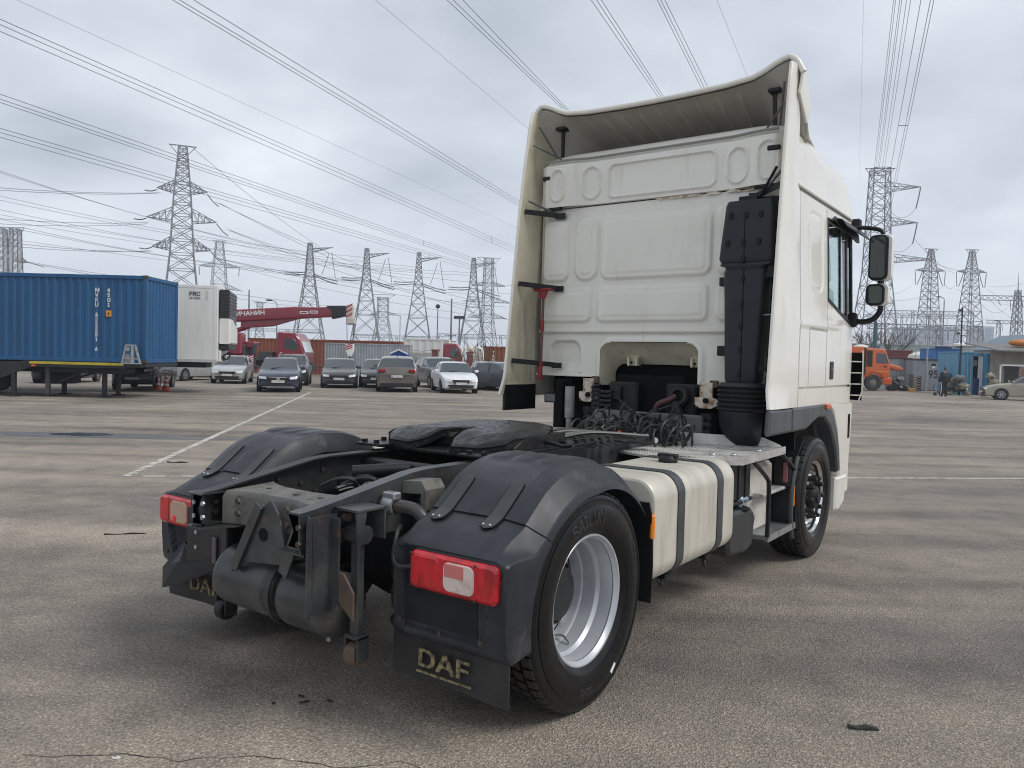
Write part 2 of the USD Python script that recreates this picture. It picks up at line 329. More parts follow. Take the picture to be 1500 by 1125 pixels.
# ---------------------------------------------------------------- ground
AX = math.degrees(math.atan2(_r[1], _r[0]))
def asphalt():
    a = math.radians(AX)
    nodes = {
        'g': ('geometry', {}),
        'rot': ('mapping', {'rotation': (0, 0, -a), 'scale': (1, 1, 1)}),
        'streak': ('mapping', {'scale': (0.12, 0.75, 1)}),
        'big': ('noise_texture', {'scale': 0.22, 'detail': 5.0, 'roughness': 0.58, 'distortion': 0.4}),
        'st': ('noise_texture', {'scale': 1.0, 'detail': 5.0, 'roughness': 0.6, 'distortion': 0.9}),
        'mid': ('noise_texture', {'scale': 2.2, 'detail': 7.0, 'roughness': 0.62}),
        'wv': ('wave_texture', {'wave_type': 'bands', 'bands_direction': 'y', 'scale': .28, 'distortion': 7.0, 'detail': 3.0, 'detail_scale': 1.4, 'detail_roughness': .6}), 'cw': ('rgb_ramp', {'ramp': [(0, (.76, .76, .775)), (.16, (.9, .9, .905)), (.34, (1, 1, 1)), (1, (1.03, 1.03, 1.02))]}), 'm0': ('mix_color', {'blend_type': 'multiply', 'fac': .8, 'use_clamp': False}),
        'fine': ('noise_texture', {'scale': 68.0, 'detail': 5.0, 'roughness': 0.75}),
        'peb': ('voronoi_texture', {'scale': 115.0, 'randomness': 1.0}),
        'cb': ('rgb_ramp', {'ramp': [(.34, (0.215, 0.190, 0.163)), (.5, (0.275, 0.242, 0.205)), (.66, (0.34, 0.300, 0.254))]}),
        'cs': ('rgb_ramp', {'ramp': [(.36, (.66, .66, .68)), (.47, (.90, .90, .905)), (.58, (1.04, 1.035, 1.03)), (.7, (1.2, 1.185, 1.155))]}),
        'cm': ('rgb_ramp', {'ramp': [(.3, (.76, .76, .77)), (.5, (1, 1, 1)), (.7, (1.16, 1.15, 1.13))]}),
        'cf': ('rgb_ramp', {'ramp': [(.30, (.30, .30, .31)), (.44, (.80, .80, .80)), (.56, (1.08, 1.07, 1.05)), (.70, (2.1, 2.05, 1.95))]}),
        'cp': ('rgb_ramp', {'ramp': [(0, (.55, .55, .56)), (.42, (.9, .9, .9)), (.75, (1.1, 1.1, 1.08)), (.97, (1.75, 1.7, 1.6))]}),
        'm1': ('mix_color', {'blend_type': 'multiply', 'fac': 1.0, 'use_clamp': False}), 'm2': ('mix_color', {'blend_type': 'multiply', 'fac': 1.0, 'use_clamp': False}),
        'm3': ('mix_color', {'blend_type': 'multiply', 'fac': .9, 'use_clamp': False}), 'm4': ('mix_color', {'blend_type': 'multiply', 'fac': .6, 'use_clamp': False}),
        'sc': ('separate_color', {}),
        'hs': ('math', {'math_type': 'multiply_add', 'value2': 0.7}), 'b': ('bump', {'strength': 1.0, 'distance': 0.008}),
        'rr': ('map_range', {'from_min': .35, 'from_max': .65, 'to_min': .68, 'to_max': .88}),
        'p': ('principled_bsdf', {'roughness': .8, 'specular_ior_level': .35})}
    links = [('g.position', 'rot.vector'), ('rot.vector', 'streak.vector'), ('g.position', 'big.vector'), ('streak.vector', 'st.vector'), ('g.position', 'mid.vector'),
             ('g.position', 'fine.vector'), ('g.position', 'peb.vector'), ('big.fac', 'cb.fac'), ('st.fac', 'cs.fac'), ('mid.fac', 'cm.fac'), ('fine.fac', 'cf.fac'),
             ('peb.color', 'sc.color'), ('sc.r', 'cp.fac'), ('streak.vector', 'wv.vector'), ('wv.fac', 'cw.fac'), ('cb.color', 'm0.a'), ('cw.color', 'm0.b'), ('m0.result', 'm1.a'), ('cs.color', 'm1.b'), ('m1.result', 'm2.a'), ('cm.color', 'm2.b'), ('m2.result', 'm3.a'), ('cf.color', 'm3.b'),
             ('m3.result', 'm4.a'), ('cp.color', 'm4.b'), ('m4.result', 'p.base_color'), ('fine.fac', 'hs.value1'), ('peb.distance', 'hs.value3'), ('hs.value', 'b.height'), ('b.normal', 'p.normal'),
             ('st.fac', 'rr.value'), ('rr.result', 'p.roughness')]
    return usdkit.material(stage, '/World/Looks/worn_asphalt', nodes, links, surface='p.BSDF')
ASPH = asphalt()
def struct(name, mesh, mat, smooth=False):
    p = part('/World', name, mesh, mat, smooth); tag(stage.GetPrimAtPath(p), kind='structure'); return p
struct('ground', MB().add([(-1500, -1500, 0), (1500, -1500, 0), (1500, 1500, 0), (-1500, 1500, 0)], [[0, 1, 2, 3]]), ASPH)
def blot(cx, cy, rx, ry, z, seed, ang=0.0, n=44, rag=.5, fan=True):
    """ragged flat patch"""
    a = np.linspace(0, 2 * np.pi, n, endpoint=False)
    k = 1 - rag / 2 + rag * meshkit.fbm(np.stack([np.cos(a) * 1.6 + seed * 9.1, np.sin(a) * 1.6, a * 0], 1) + 40, 4, seed)
    x, y = rx * k * np.cos(a), ry * k * np.sin(a); c, s = math.cos(ang), math.sin(ang)
    v = np.stack([cx + c * x - s * y, cy + s * x + c * y, np.full(n, z)], 1)
    return MB().add(np.vstack([v, [cx, cy, z]]), [[i, (i + 1) % n, n] for i in range(n)])
LINE = look('worn_line_paint', (0.50, 0.48, 0.43), 0.8, col2=(0.22, 0.195, 0.165), vscale=7, amount=(.47, .60), bump=.5, bscale=90)
def paint_line(p, q, w):
    p, q = np.array([*p, 0.004]), np.array([*q, 0.004]); n = 60; d = unit(q - p); s = np.array([-d[1], d[0], 0])
    t = np.linspace(0, 1, n)[:, None]; j = meshkit.noise(np.stack([np.linspace(0, 1, n) * 90, np.zeros(n), np.zeros(n)], 1), 3)[:, None]; k = meshkit.noise(np.stack([np.linspace(0, 1, n) * 90, np.ones(n) * 7, np.zeros(n)], 1), 4)[:, None]
    return MB().sheet(np.stack([p + (q - p) * t - s * w * (.42 + .12 * k), p + (q - p) * t + s * w * (.42 + .12 * j)], 1))
struct('painted_line', paint_line((-6.88, 2.06), (-23.6, 18.85), .115), LINE)
struct('painted_line', paint_line((-6.75, 2.2), (6.5, 15.05), .10), LINE)
WET = look('wet_asphalt', (0.03, 0.029, 0.028), 0.16, var=.3, vscale=4, bump=.1, bscale=60)
DAMP = look('damp_asphalt', (0.075, 0.074, 0.076), 0.4, col2=(.11, .1, .095), vscale=4, bump=.5, bscale=80)
STAIN = look('oil_stain', (0.055, 0.05, 0.046), 0.6, col2=(.12, .108, .095), vscale=3, amount=(.4, .7), bump=.5, bscale=80)
single('damp_patch', blot(-12.0, 4.1, 2.6, .45, .003, 5, math.radians(AX), rag=.9), DAMP, 'damp dull patch on the asphalt around the dark puddle', 'damp patch', False, kind='structure')
single('puddle', blot(-12.32, 4.08, .58, .3, .007, 2, math.radians(AX), rag=.9), WET, 'small dark puddle in a pothole on the asphalt at the left', 'puddle', False, kind='structure')
# ================================================================ THE TRACTOR UNIT (its rear axle stands over the origin, forward is +y)
T = thing('tractor_truck', 'large white two-axle tractor unit seen from behind with bare fifth wheel', 'truck')
def tp(name, mesh, mat, smooth=35, label=None, parent=T): return part(parent, name, mesh, mat, smooth, label)
def bolts(pts, d, r=.013, h=.012):
    m = MB()
    for p in pts: m.cyl(p, np.asarray(p) + unit(d) * h, r, n=6)
    return m
def sub(name, parent=T):
    p = numbered(parent, name); UsdGeom.Xform.Define(stage, p); return p

# ---- chassis
def rail(s):
    st = [(-1.04, .957, .80), (-.95, .966, .80), (-.36, 1.062, .79), (-.25, 1.07, .79), (5.0, 1.07, .79)]
    R = []
    for y, t, b in st:
        o, i = .40 * s, .325 * s; w = .009
        sec = [(o, t), (i, t), (i, t - w), (o - w * s, t - w), (o - w * s, b + w), (i, b + w), (i, b), (o, b)]
        R.append([(x, y, z) for x, z in (sec if s > 0 else sec[::-1])])
    return MB().loft(R)
rr = tp('frame_rail', rail(1), FRAME, 20)
tp('bolt', bolts([(.40, y, z) for y, z in [(-.9, .92), (-.9, .85), (-.5, .98), (-.42, .88), (-.3, .99), (-.3, .88), (-.15, .95), (.0, .9), (.2, 1.0), (.3, .88), (-.62, .95)]], (1, 0, 0)), BOLT, parent=rr)
rl = tp('frame_rail', rail(-1), FRAMED, 20)
tp('bolt', bolts([(-.391, y, z) for y, z in [(-.55, .97), (-.4, .93), (-.25, .99), (-.1, .92), (.1, .99), (-.3, .88), (.25, .9)]], (1, 0, 0)), BOLT, parent=rl)
ep = tp('rail_end_plate', MB().prism([(-.42, .80), (-.42, .945), (-.325, .948), (-.325, .80)], 'y', -1.035, -1.022).box(-.39, -.384, -1.02, -.60, .805, .94), FRAMED, label='dark bolted plate closing the left rail')
tp('bolt', bolts([(-.38, -1.035, .91), (-.38, -1.035, .845), (-.31, -1.035, .91), (-.31, -1.035, .845), ], (0, -1, 0), .012), STEEL, parent=ep)
tp('rail_bolt', bolts([(-.382, -.93, .90), (-.382, -.93, .85), (-.382, -.78, .91), (-.382, -.78, .86)], (1, 0, 0), .015, .02), BOLT, parent=ep)
tp('rail_end_flange', MB().box(-.43, -.315, -1.05, -.6, .949, .956), FRAME); tp('rail_end_flange', MB().prism([(-.43, -1.05), (-.32, -1.05), (-.22, -.86), (-.22, -.60), (-.43, -.60)], 'z', .785, .795), FRAME)
def crossbeam():
    G = []
    for x in np.linspace(-.32, .32, 21):
        fl = abs(x / .32) ** 3 * .07
        G.append([(x, -.86 - fl * .9, .80), (x, -.86 - fl * .9, .93), (x, -.845 - fl * .9, .95), (x, -.70 + fl, .962), (x, -.685 + fl, .95), (x, -.685 + fl, .82)])
    return MB().sheet(np.array(G)[:, ::-1], .008)
cbm = tp('rear_cross_member', crossbeam(), CROSS, 40)
tp('bolt', bolts([(.22, -.91, .92), (.22, -.91, .85), (.14, -.90, .92), (.14, -.90, .85), (-.2, -.92, .92), (-.2, -.92, .86)], (0, -1, 0), .016).mesh(bolts([(.2, -.76, .96), (.05, -.78, .96), (-.18, -.76, .96)], (0, 0, 1), .016, .008).get()), BOLT, parent=cbm)
tp('cross_member', MB().box(-.39, .39, .05, .13, .84, 1.03, .01).box(-.39, .39, .95, 1.05, .84, 1.03, .01).box(-.39, .39, 2.1, 2.2, .84, 1.03, .01), FRAMED)
# cable and valve cluster between the rails
random.seed(4)
vb = tp('brake_valve', MB().box(-.32, -.1, -.22, .1, .86, .98, .02).cyl((-.2, -.2, .99), (.0, .05, 1.0), .035).box(-.1, .12, -.02, .16, .88, .97, .02).cyl((.02, -.1, .93), (.02, .12, .93), .05), BLACK)
cables = MB()
for k in range(16):
    a = np.array([random.uniform(-.33, .2), random.uniform(-.45, -.1), random.uniform(.90, .99)]); b = a + [random.uniform(.1, .35), random.uniform(.1, .7), random.uniform(-.05, .05)]
    mid = (a + b) / 2 + [random.uniform(-.12, .12), 0, random.uniform(.0, .06)]
    cables.tube(smoothline([a, (a + mid) / 2 + [0, 0, .02], mid, b], 16), random.uniform(.006, .012), 6)
tp('cable_bundle', cables, HOSE, label='tangle of black cables between the frame rails')
# air tanks, their brackets and the rear corner ironwork
def airtank(x0, x1, r, c):
    prof = [(0.002, x0)] + [(r * math.sin(t), x0 + .075 * (1 - math.cos(t))) for t in np.radians(np.arange(12, 91, 13))] + [(r, x1 - .075)] + [(r * math.sin(t), x1 - .075 * (1 - math.cos(t))) for t in np.radians(np.arange(90, 8, -13))] + [(.002, x1)]
    return MB().lathe(prof, c, (1, 0, 0), 40)
tp('air_tank', airtank(-.45, .06, .155, (0, -.78, .515)), AIRT, 45)
tp('air_tank', airtank(.03, .44, .148, (0, -.78, .50)), AIRT, 45)
tp('tank_strap', MB().lathe([(.158, -.006), (.165, -.006), (.165, .028), (.158, .028)], (.035, -.78, .508), (1, 0, 0), 40, closed=True), FRAMED)
tp('drain_valve', MB().cyl((.3, -.78, .35), (.3, -.78, .32), .012), STEEL)
br = tp('tank_bracket', MB().prism([(-.02, .925), (.0, .92), (.05, .955), (.10, .90), (.13, .83), (.16, .74), (.14, .67), (-.14, .64), (-.25, .57)], 'y', -.925, -.913), FRAME, label='tapering plate with a hole over the left air tank')
tp('bracket_hole', MB().cyl((-.0, -.930, .79), (-.0, -.924, .79), .03), DARK, parent=br)
tp('bracket_web', MB().bar((-.02, -.935, .925), (-.21, -.935, .60), .012, .05, (1, 0, 0)), FRAME)
tp('tank_bracket', MB().bar((.31, -.95, .93), (.15, -.93, .63), .010, .06, (1, 0, 0)).box(.18, .38, -1.0, -.93, .76, .768), FRAME, label='narrow slanting strut to the middle of the tanks')
cb = tp('corner_bracket', MB().box(.385, .397, -1.03, -.90, .78, .94).prism([(.40, .945), (.40, .58), (.415, .50), (.445, .60), (.445, .92)], 'y', -1.005, -.995).box(.43, .442, -1.03, -.87, .52, .94).box(.385, .49, -.905, -.893, .55, .93), FRAME, label='welded vertical corner bracket at the right rail end')
tp('bolt', bolts([(.405, -1.045, .90), (.405, -1.045, .83), (.36, -1.0, .9)], (0, -1, 0), .013), BOLT, parent=cb)
tp('rust_plate', MB().prism([(.45, .70), (.52, .69), (.58, .62), (.58, .50), (.50, .56), (.45, .60)], 'y', -.90, -.89), RUST, label='rusty brown plate beside the corner bracket')
lb = tp('lift_bracket', MB().box(.41, .56, -.86, -.69, .955, .965).prism([(-.86, .962), (-.69, .962), (-.69, .86), (-.74, .81), (-.83, .80), (-.86, .86)], 'x', .41, .425).box(.415, .56, -.70, -.69, .82, .96).prism([(-.86, .96), (-.855, .80), (-.83, .80), (-.80, .955)], 'x', .545, .555), FRAME, label='boxed bracket on the outside of the right rail')
tp('bolt', bolts([(.43, -.82, .92), (.43, -.82, .85), (.43, -.75, .85)], (1, 0, 0), .02, .03), RUST, parent=lb)
def guide_arm(x, y, name_label, dark):
    m = FRAMED if dark else FRAME
    a = tp('guide_arm', MB().box(x - .026, x + .026, y - .02, y + .02, .40, .84, .006).cyl((x - .05, y, .85), (x + .05, y, .85), .042), m, label=name_label)
    tp('fork', MB().box(x - .045, x - .033, y - .035, y + .035, .29, .40, .004).box(x + .033, x + .045, y - .035, y + .035, .29, .40, .004).box(x - .045, x + .045, y - .035, y + .035, .385, .405, .004), m, parent=a)
    tp('roller', MB().lathe([(.004, -.03), (.05, -.03), (.056, -.02), (.056, .02), (.05, .03), (.004, .03)], (x, y, .315), (1, 0, 0), 24), RUST if not dark else BLACK, parent=a)
guide_arm(.50, -.80, 'steel arm with a roller hanging from the right rail', False)
guide_arm(-.47, -.80, 'black arm with a roller hanging from the left rail', True)
pb = tp('bent_pipe', MB().tube(smoothline([(.40, -.56, .935), (.50, -.54, .935), (.575, -.52, .925), (.62, -.51, .89), (.635, -.505, .85)], 18), .031, 14), FRAME)
tp('pipe_clamp', MB().lathe([(.032, -.03), (.045, -.03), (.045, .03), (.032, .03)], (.455, -.553, .936), (1, .1, 0), 24, closed=True).box(.42, .5, -.58, -.53, .965, 1.0, .006), STEEL, parent=pb)
tp('rail_bracket', MB().prism([(.40, 1.03), (.52, 1.04), (.55, 1.0), (.55, .90), (.52, .90), (.52, .98), (.40, .97)], 'y', -.42, -.28), CROSS, label='dusty folded bracket behind the bent pipe')
# left inner parts of the flap carrier
tp('flap_carrier', MB().prism([(-.45, .80), (-.52, .80), (-.52, .42), (-.45, .42)], 'y', -.78, -.70).box(-.87, -.55, -.775, -.76, .45, .785), look('carrier_black', (.010, .010, .011), .5, var=.4, vscale=6))
tp('bolt', bolts([(-.78, -.775, .74), (-.78, -.775, .66), (-.78, -.775, .58)], (0, -1, 0), .013, .008), STEEL); tp('lifting_eye', MB().box(-.62, -.585, -.79, -.776, .52, .66, .005), look('faded_mauve', (.10, .07, .09), .5), label='faded mauve strap behind the left lamp')
def suspension(s):
    m = MB()
    prof = [(.002, .0), (.11, .0), (.13, .03), (.135, .10), (.12, .14), (.135, .18), (.13, .25), (.10, .28), (.002, .28)]
    m.lathe(prof, (.52 * s, -.42, .42), (0, 0, 1), 28)
    m.box(.44 * s, .60 * s, -.55, .55, .36, .42, .02)
    return m
for s in (1, -1):
    tp('air_spring', suspension(s), BLACK)
    tp('shock_absorber', MB().cyl((.47 * s, -.30, .42), (.45 * s, -.22, .95), .035).cyl((.47 * s, -.30, .42), (.46 * s, -.26, .68), .05), DARK)
tp('rear_axle', MB().tube([(-.95, 0, .51), (-.3, 0, .51), (-.2, 0, .51), (0, 0, .51), (.2, 0, .51), (.3, 0, .51), (.95, 0, .51)], [.09, .09, .17, .21, .17, .09, .09], 24).cyl((0, .1, .53), (0, .5, .58), .10, .06).cyl((0, .5, .58), (0, 2.4, .72), .055), DARK)
tp('front_axle', MB().box(-.95, .95, 3.73, 3.87, .42, .55, .03), DARK)
tp('gearbox', MB().box(-.32, .32, 2.3, 4.3, .55, 1.0, .08), DARK)

# ---- wheels
def tyre_profile(s):     # s: outward side
    P = [(.297, .112), (.315, .128), (.35, .150), (.39, .1575), (.43, .154), (.46, .146), (.478, .1475), (.492, .144), (.503, .134)]
    return P
def wheel(x0, y, s, rear, tread, inner=False):
    W_ = sub('wheel')
    c = (x0, y, .508); half = tyre_profile(s)
    prof = [(r, -o) for r, o in half] + [(r, o) for r, o in half[::-1]] + [(.285, .10), (.285, -.10), (.297, -.112)]
    ty = tp('tyre', MB().lathe([(r, o * s) for r, o in prof][::s], c, (1, 0, 0), 72 if inner else 128), RUBW, 40, parent=W_)
    # tread blocks
    m = MB(); n = 52 if rear else 44
    rows = [(-.136, -.088), (-.08, -.03), (-.024, .024), (.03, .08), (.088, .136)] if rear else [(-.136, -.092), (-.084, -.036), (-.03, .03), (.036, .084), (.092, .136)]
    if not inner:
        for ri, (a, b) in enumerate(rows):
            for k in range(n):
                g = .16 if rear else (.10 if ri in (0, 4) else .06)
                t0 = (k + g / 2 + .33 * (ri % 2)) / n * 2 * math.pi; t1 = (k + 1 - g / 2 + .33 * (ri % 2)) / n * 2 * math.pi
                sk = .018 if rear else 0.0
                v = []
                for r_, e in ((.496, 0), (.5165, .004)):
                    for xx, tt in ((a + e, t0 + e), (b - e, t0 + sk + e), (b - e, t1 + sk - e), (a + e, t1 - e)):
                        rad = r_ - (.006 if abs(xx) > .12 and r_ > .5 else 0)
                        v.append((x0 + xx, y + rad * math.cos(tt), .508 + rad * math.sin(tt)))
                m.add(v, [[4, 5, 6, 7], [0, 1, 5, 4], [1, 2, 6, 5], [2, 3, 7, 6], [3, 0, 4, 7]])
        part(W_, 'tread', m, RUB, False, kind='stuff')
    if inner: return W_
    xo = x0 + .1575 * s
    # sidewall ribs and lettering
    m = MB()
    for r_, o in ((.474, .1465), (.345, .147), (.41, .157)):
        m.lathe([(r_ - .003, o * s - .003 * s), (r_ - .002, (o + .002) * s), (r_ + .002, (o + .002) * s), (r_ + .003, (o - .003) * s)], c, (1, 0, 0), 96)
    tp('sidewall_rib', m, RUBW, 30, parent=W_)
    G = MB(); th = np.linspace(0, 2 * np.pi, 129)
    sw = [(.352, .1507), (.372, .1556), (.392, .1585), (.412, .1578), (.432, .1552), (.452, .1495)]
    G.sheet([[(x0 + (o + .0012) * s, y + r * math.cos(t), .508 + r * math.sin(t)) for t in th] for r, o in sw])
    tp('sidewall_band', G, RUBW, True, parent=W_)
    def arc_text(text, a_mid, h, r):
        M_ = MB(); m0 = meshkit.text_mesh(text, h, .003, True); v = np.array(m0.vertices); wd = v[:, 0].max(); v[:, 0] -= wd / 2
        rad = r + v[:, 1]; ang = math.radians(a_mid) - v[:, 0] / (r + h / 2) * (1 if s > 0 else -1)
        so = np.interp(rad, [p[0] for p in half], [p[1] for p in half])
        return M_.add(np.stack([x0 + (so + .0022 + v[:, 2]) * s, y - 0 + rad * np.cos(ang) , .508 + rad * np.sin(ang)], 1), m0.faces)
    if s > 0 and rear:
        L = look('raised_lettering', (.020, .020, .021), .4)
        tp('raised_lettering', arc_text('SAILUN', 100, .058, .372), L, False, parent=W_)
        tp('raised_lettering', arc_text('REGIO', 22, .024, .428), look('faint_lettering', (.03, .03, .031), .5), False, parent=W_)
        tp('raised_lettering', arc_text('SDR1', 262, .032, .400), look('faint_lettering', (.03, .03, .031), .5), False, parent=W_)
        a0 = math.radians(298)
        tp('white_sticker', MB().obox((xo + .001, y + .425 * math.cos(a0), .508 + .425 * math.sin(a0)), (.004, .052, .018), (0, .72, .69), (0, -.69, .72)), look('sticker_white', (.75, .75, .75), .5), parent=W_)
    if s > 0 and not rear:
        tp('raised_lettering', arc_text('CARGO', 105, .030, .415), look('raised_lettering', (.02, .02, .021), .4), False, parent=W_)
    # rim
    if rear:
        rp = [(.2965, .100), (.308, .112), (.312, .121), (.308, .126), (.301, .125), (.296, .116), (.286, .104), (.281, .07), (.279, .03), (.266, .012), (.263, -.02), (.263, -.06), (.254, -.075), (.250, -.125)]
        tp('rim', MB().lathe([(r, o * s) for r, o in rp][::-s], c, (1, 0, 0), 96), RIM, 30, parent=W_)
        from shapely.geometry import Polygon, Point
        d = Point(0, 0).buffer(.251, 48).difference(Point(0, 0).buffer(.14, 32))
        for k in range(10):
            a = 2 * math.pi * (k + .5) / 10; d = d.difference(Point(.212 * math.cos(a), .212 * math.sin(a)).buffer(.027, 10))
        e = trimesh.creation.extrude_polygon(d, .012, engine='earcut'); v = np.array(e.vertices); r_ = np.hypot(v[:, 0], v[:, 1])
        f_ = e.faces if s > 0 else e.faces[:, ::-1]
        ds = tp('rim_disc', (np.stack([x0 + s * (-.125 + .03 * np.clip((.25 - r_) / .06, 0, 1) * 0 + v[:, 2] - .02 * np.clip((r_ - .2) / .05, 0, 1)), y + v[:, 0], .508 + v[:, 1]], 1), f_), look('rim_dusty', (.42, .43, .45), .45, metal=.2, col2=(.24, .22, .20), vscale=6, amount=(.42, .68), col3=(.13, .09, .06), scale3=14, amount3=(.62, .78)), 30, parent=W_)
        m = MB()
        for k in range(10):
            a = 2 * math.pi * k / 10; p = np.array([x0 - .113 * s, y + .168 * math.cos(a), .508 + .168 * math.sin(a)])
            m.cyl(p, p + [.022 * s, 0, 0], .019, n=6).cyl(p, p + [.045 * s, 0, 0], .011, n=8)
        tp('lug_nut', m, BOLT, parent=W_, label='ring of ten lug nuts')
        tp('hub', MB().lathe([(o, r * s) for o, r in [(.138, -.2), (.138, -.06), (.125, -.03), (.06, -.025), (.002, -.025)]][::-s] if False else [(.138, -.2 * s), (.138, -.06 * s), (.125, -.03 * s), (.06, -.025 * s), (.002, -.025 * s)], c, (1, 0, 0), 40), FRAMED, parent=W_)
        tp('brake_drum', MB().lathe([(.245, -.22 * s), (.245, -.155 * s), (.10, -.15 * s)], c, (1, 0, 0), 40), DARK, parent=W_)
        tp('valve_stem', MB().tube(smoothline([(x0 - .10 * s, y + .05, .508 - .235), (x0 - .05 * s, y + .06, .508 - .225), (x0 + .0 * s, y + .05, .508 - .25)], 10), .006, 6), STEEL, parent=W_)
    else:
        rp = [(.2965, .100), (.308, .112), (.312, .121), (.308, .126), (.301, .125), (.296, .116), (.288, .108), (.283, .06), (.262, .02), (.25, .01)]
        tp('rim', MB().lathe([(r, o * s) for r, o in rp][::-s], c, (1, 0, 0), 96), CHROME, 30, parent=W_)
        dp = [(.262, .012), (.235, .05), (.205, .085), (.185, .098), (.12, .100), (.118, .088), (.10, .088)]
        tp('rim_disc', MB().lathe([(r, o * s) for r, o in dp][::-s], c, (1, 0, 0), 64), CHROME, 35, parent=W_)
        m = MB()
        for k in range(10):
            a = 2 * math.pi * (k + .5) / 10
            m.ball((x0 + .048 * s, y + .222 * math.cos(a), .508 + .222 * math.sin(a)), .026, 1, (.35, 1, 1))
        tp('hand_hole', m, DARK, parent=W_, label='ring of dark hand holes')
        for k in range(10):
            a = 2 * math.pi * k / 10; p = np.array([x0 + .094 * s, y + .168 * math.cos(a), .508 + .168 * math.sin(a)])
            tp('lug_nut', MB().tube([p, p + [.03 * s, 0, 0], p + [.066 * s, 0, 0], p + [.076 * s, 0, 0]], [.026, .021, .019, .010], 10), BLACK, parent=W_)
        tp('hub', MB().lathe([(.108, .07 * s), (.108, .115 * s), (.09, .15 * s), (.055, .158 * s), (.05, .175 * s), (.002, .178 * s)][::1], c, (1, 0, 0), 40), BLACK, parent=W_)
    return W_
for s in (1, -1):
    wheel(1.085 * s, 0.0, s, True, True)
    wheel(.735 * s, 0.0, s, True, True, inner=True)
    wheel(1.09 * s, 3.80, s, False, True)

# ---- rear mudguards
_gp = [(-.66, .40), (-.70, .445), (-.712, .60), (-.708, .75), (-.697, .822), (-.60, .895), (-.485, .945), (-.33, 1.065), (-.205, 1.122), (-.05, 1.148), (.12, 1.143), (.27, 1.108), (.40, 1.035), (.49, .945), (.54, .87)]
GP = .5 * smoothline(_gp, 170) + .5 * np.stack([np.interp(np.linspace(0, len(_gp) - 1, 170), np.arange(len(_gp)), [p[k] for p in _gp]) for k in (0, 1)], 1)
def sstep(a, b, x): t = np.clip((x - a) / (b - a), 0, 1); return t * t * (3 - 2 * t)
def sdrect(u, v, u0, u1, v0, v1, r):
    qx, qy = np.abs(u - (u0 + u1) / 2) - (u1 - u0) / 2 + r, np.abs(v - (v0 + v1) / 2) - (v1 - v0) / 2 + r
    return np.hypot(np.maximum(qx, 0), np.maximum(qy, 0)) + np.minimum(np.maximum(qx, qy), 0) - r
gt = np.gradient(GP, axis=0); gt /= np.linalg.norm(gt, axis=1, keepdims=True); GN = np.stack([-gt[:, 1], gt[:, 0]], 1)
glen = np.concatenate([[0], np.cumsum(np.linalg.norm(np.diff(GP, axis=0), axis=1))])
ihinge = int(np.argmin(np.hypot(GP[:, 0] + .485, GP[:, 1] - .945)))
GX = np.array(sorted(set(np.round(np.concatenate([[.615, .635, .665, 1.078, 1.082, 1.168, 1.172, 1.232, 1.238, 1.244, 1.247], np.linspace(.68, 1.07, 34), np.linspace(1.09, 1.16, 8), np.linspace(1.18, 1.25, 10)]), 4))))
def gdrop(x): return np.interp(x, [.615, .635, .665, 1.08, 1.17, 1.24, 1.25], [.11, .035, 0, 0, .030, .135, .175])
def guard_points(i0, i1, lift=0.0, x=None, detail=True):
    x = GX if x is None else np.asarray(x); P, N, L = GP[i0:i1], GN[i0:i1], glen[i0:i1]
    low = (sstep(.915, .80, P[:, 1]) * (P[:, 0] < 0))[:, None]; gl_ = np.interp(x, [.615, .63, 1.232, 1.244, 1.25], [.05, 0, 0, .012, .22])[None, :]
    w_ = np.interp(x, [1.08, 1.17, 1.24, 1.25], [0, .16, .76, 1])[None, :] * (1 - low) + np.interp(x, [1.232, 1.244, 1.25], [0, .06, 1])[None, :] * low
    th = np.degrees(np.arctan2(P[:, 1] - .508, P[:, 0])) % 360; rl = np.interp(th, [30, 60, 90, 120, 150, 190], [.60, .55, .497, .502, .525, .53])
    LIP = np.stack([rl * np.cos(np.radians(th)), .508 + rl * np.sin(np.radians(th))], 1)
    d = np.interp(x, [.615, .635, .665], [-.11, -.035, 0])[None, :] * (1 - low) - np.interp(x, [.615, .63], [.05, 0])[None, :] * low + lift + np.zeros((len(P), len(x))); X, Lg = np.meshgrid(x, L)
    # the drop turns from radial at the top to rearward on the vertical panel, and is smaller low down
    if detail:
        Z = np.broadcast_to(P[:, 1:2], d.shape); rear = (P[:, 0] < -.3)[:, None]
        xr = 1.215 + (Z - .80) * .18
        s_ = sdrect(X - (1.105 + (Z - .455) * .33 - 1.2) * np.clip((X - .65) / .5, 0, 1), Z, .655, 1.2, .458, .812, .04)
        d = d - .024 * sstep(.007, -.007, s_) * rear
        for cx in (.74, .885, 1.03):
            l0 = glen[int(np.argmin(np.hypot(GP[:, 0] + .12, GP[:, 1] - 1.14)))]
            d = d + .011 * sstep(.02, -.014, sdrect(X, Lg, cx - .05, cx + .05, l0, l0 + .42, .04)) * (P[:, 0] > -.3)[:, None]
    # the outer edge turns inward: downward over the crown, forward along the rear
    return np.stack([X, P[:, 0:1] * (1 - w_) + LIP[:, 0:1] * w_ + N[:, 0:1] * d, P[:, 1:2] * (1 - w_) + LIP[:, 1:2] * w_ + N[:, 1:2] * d], -1)
def mirror_s(m, s):
    v, f = m.get(); v = v * [s, 1, 1]; return MB().add(v, f if s > 0 else f[:, ::-1])
from shapely.geometry import Polygon
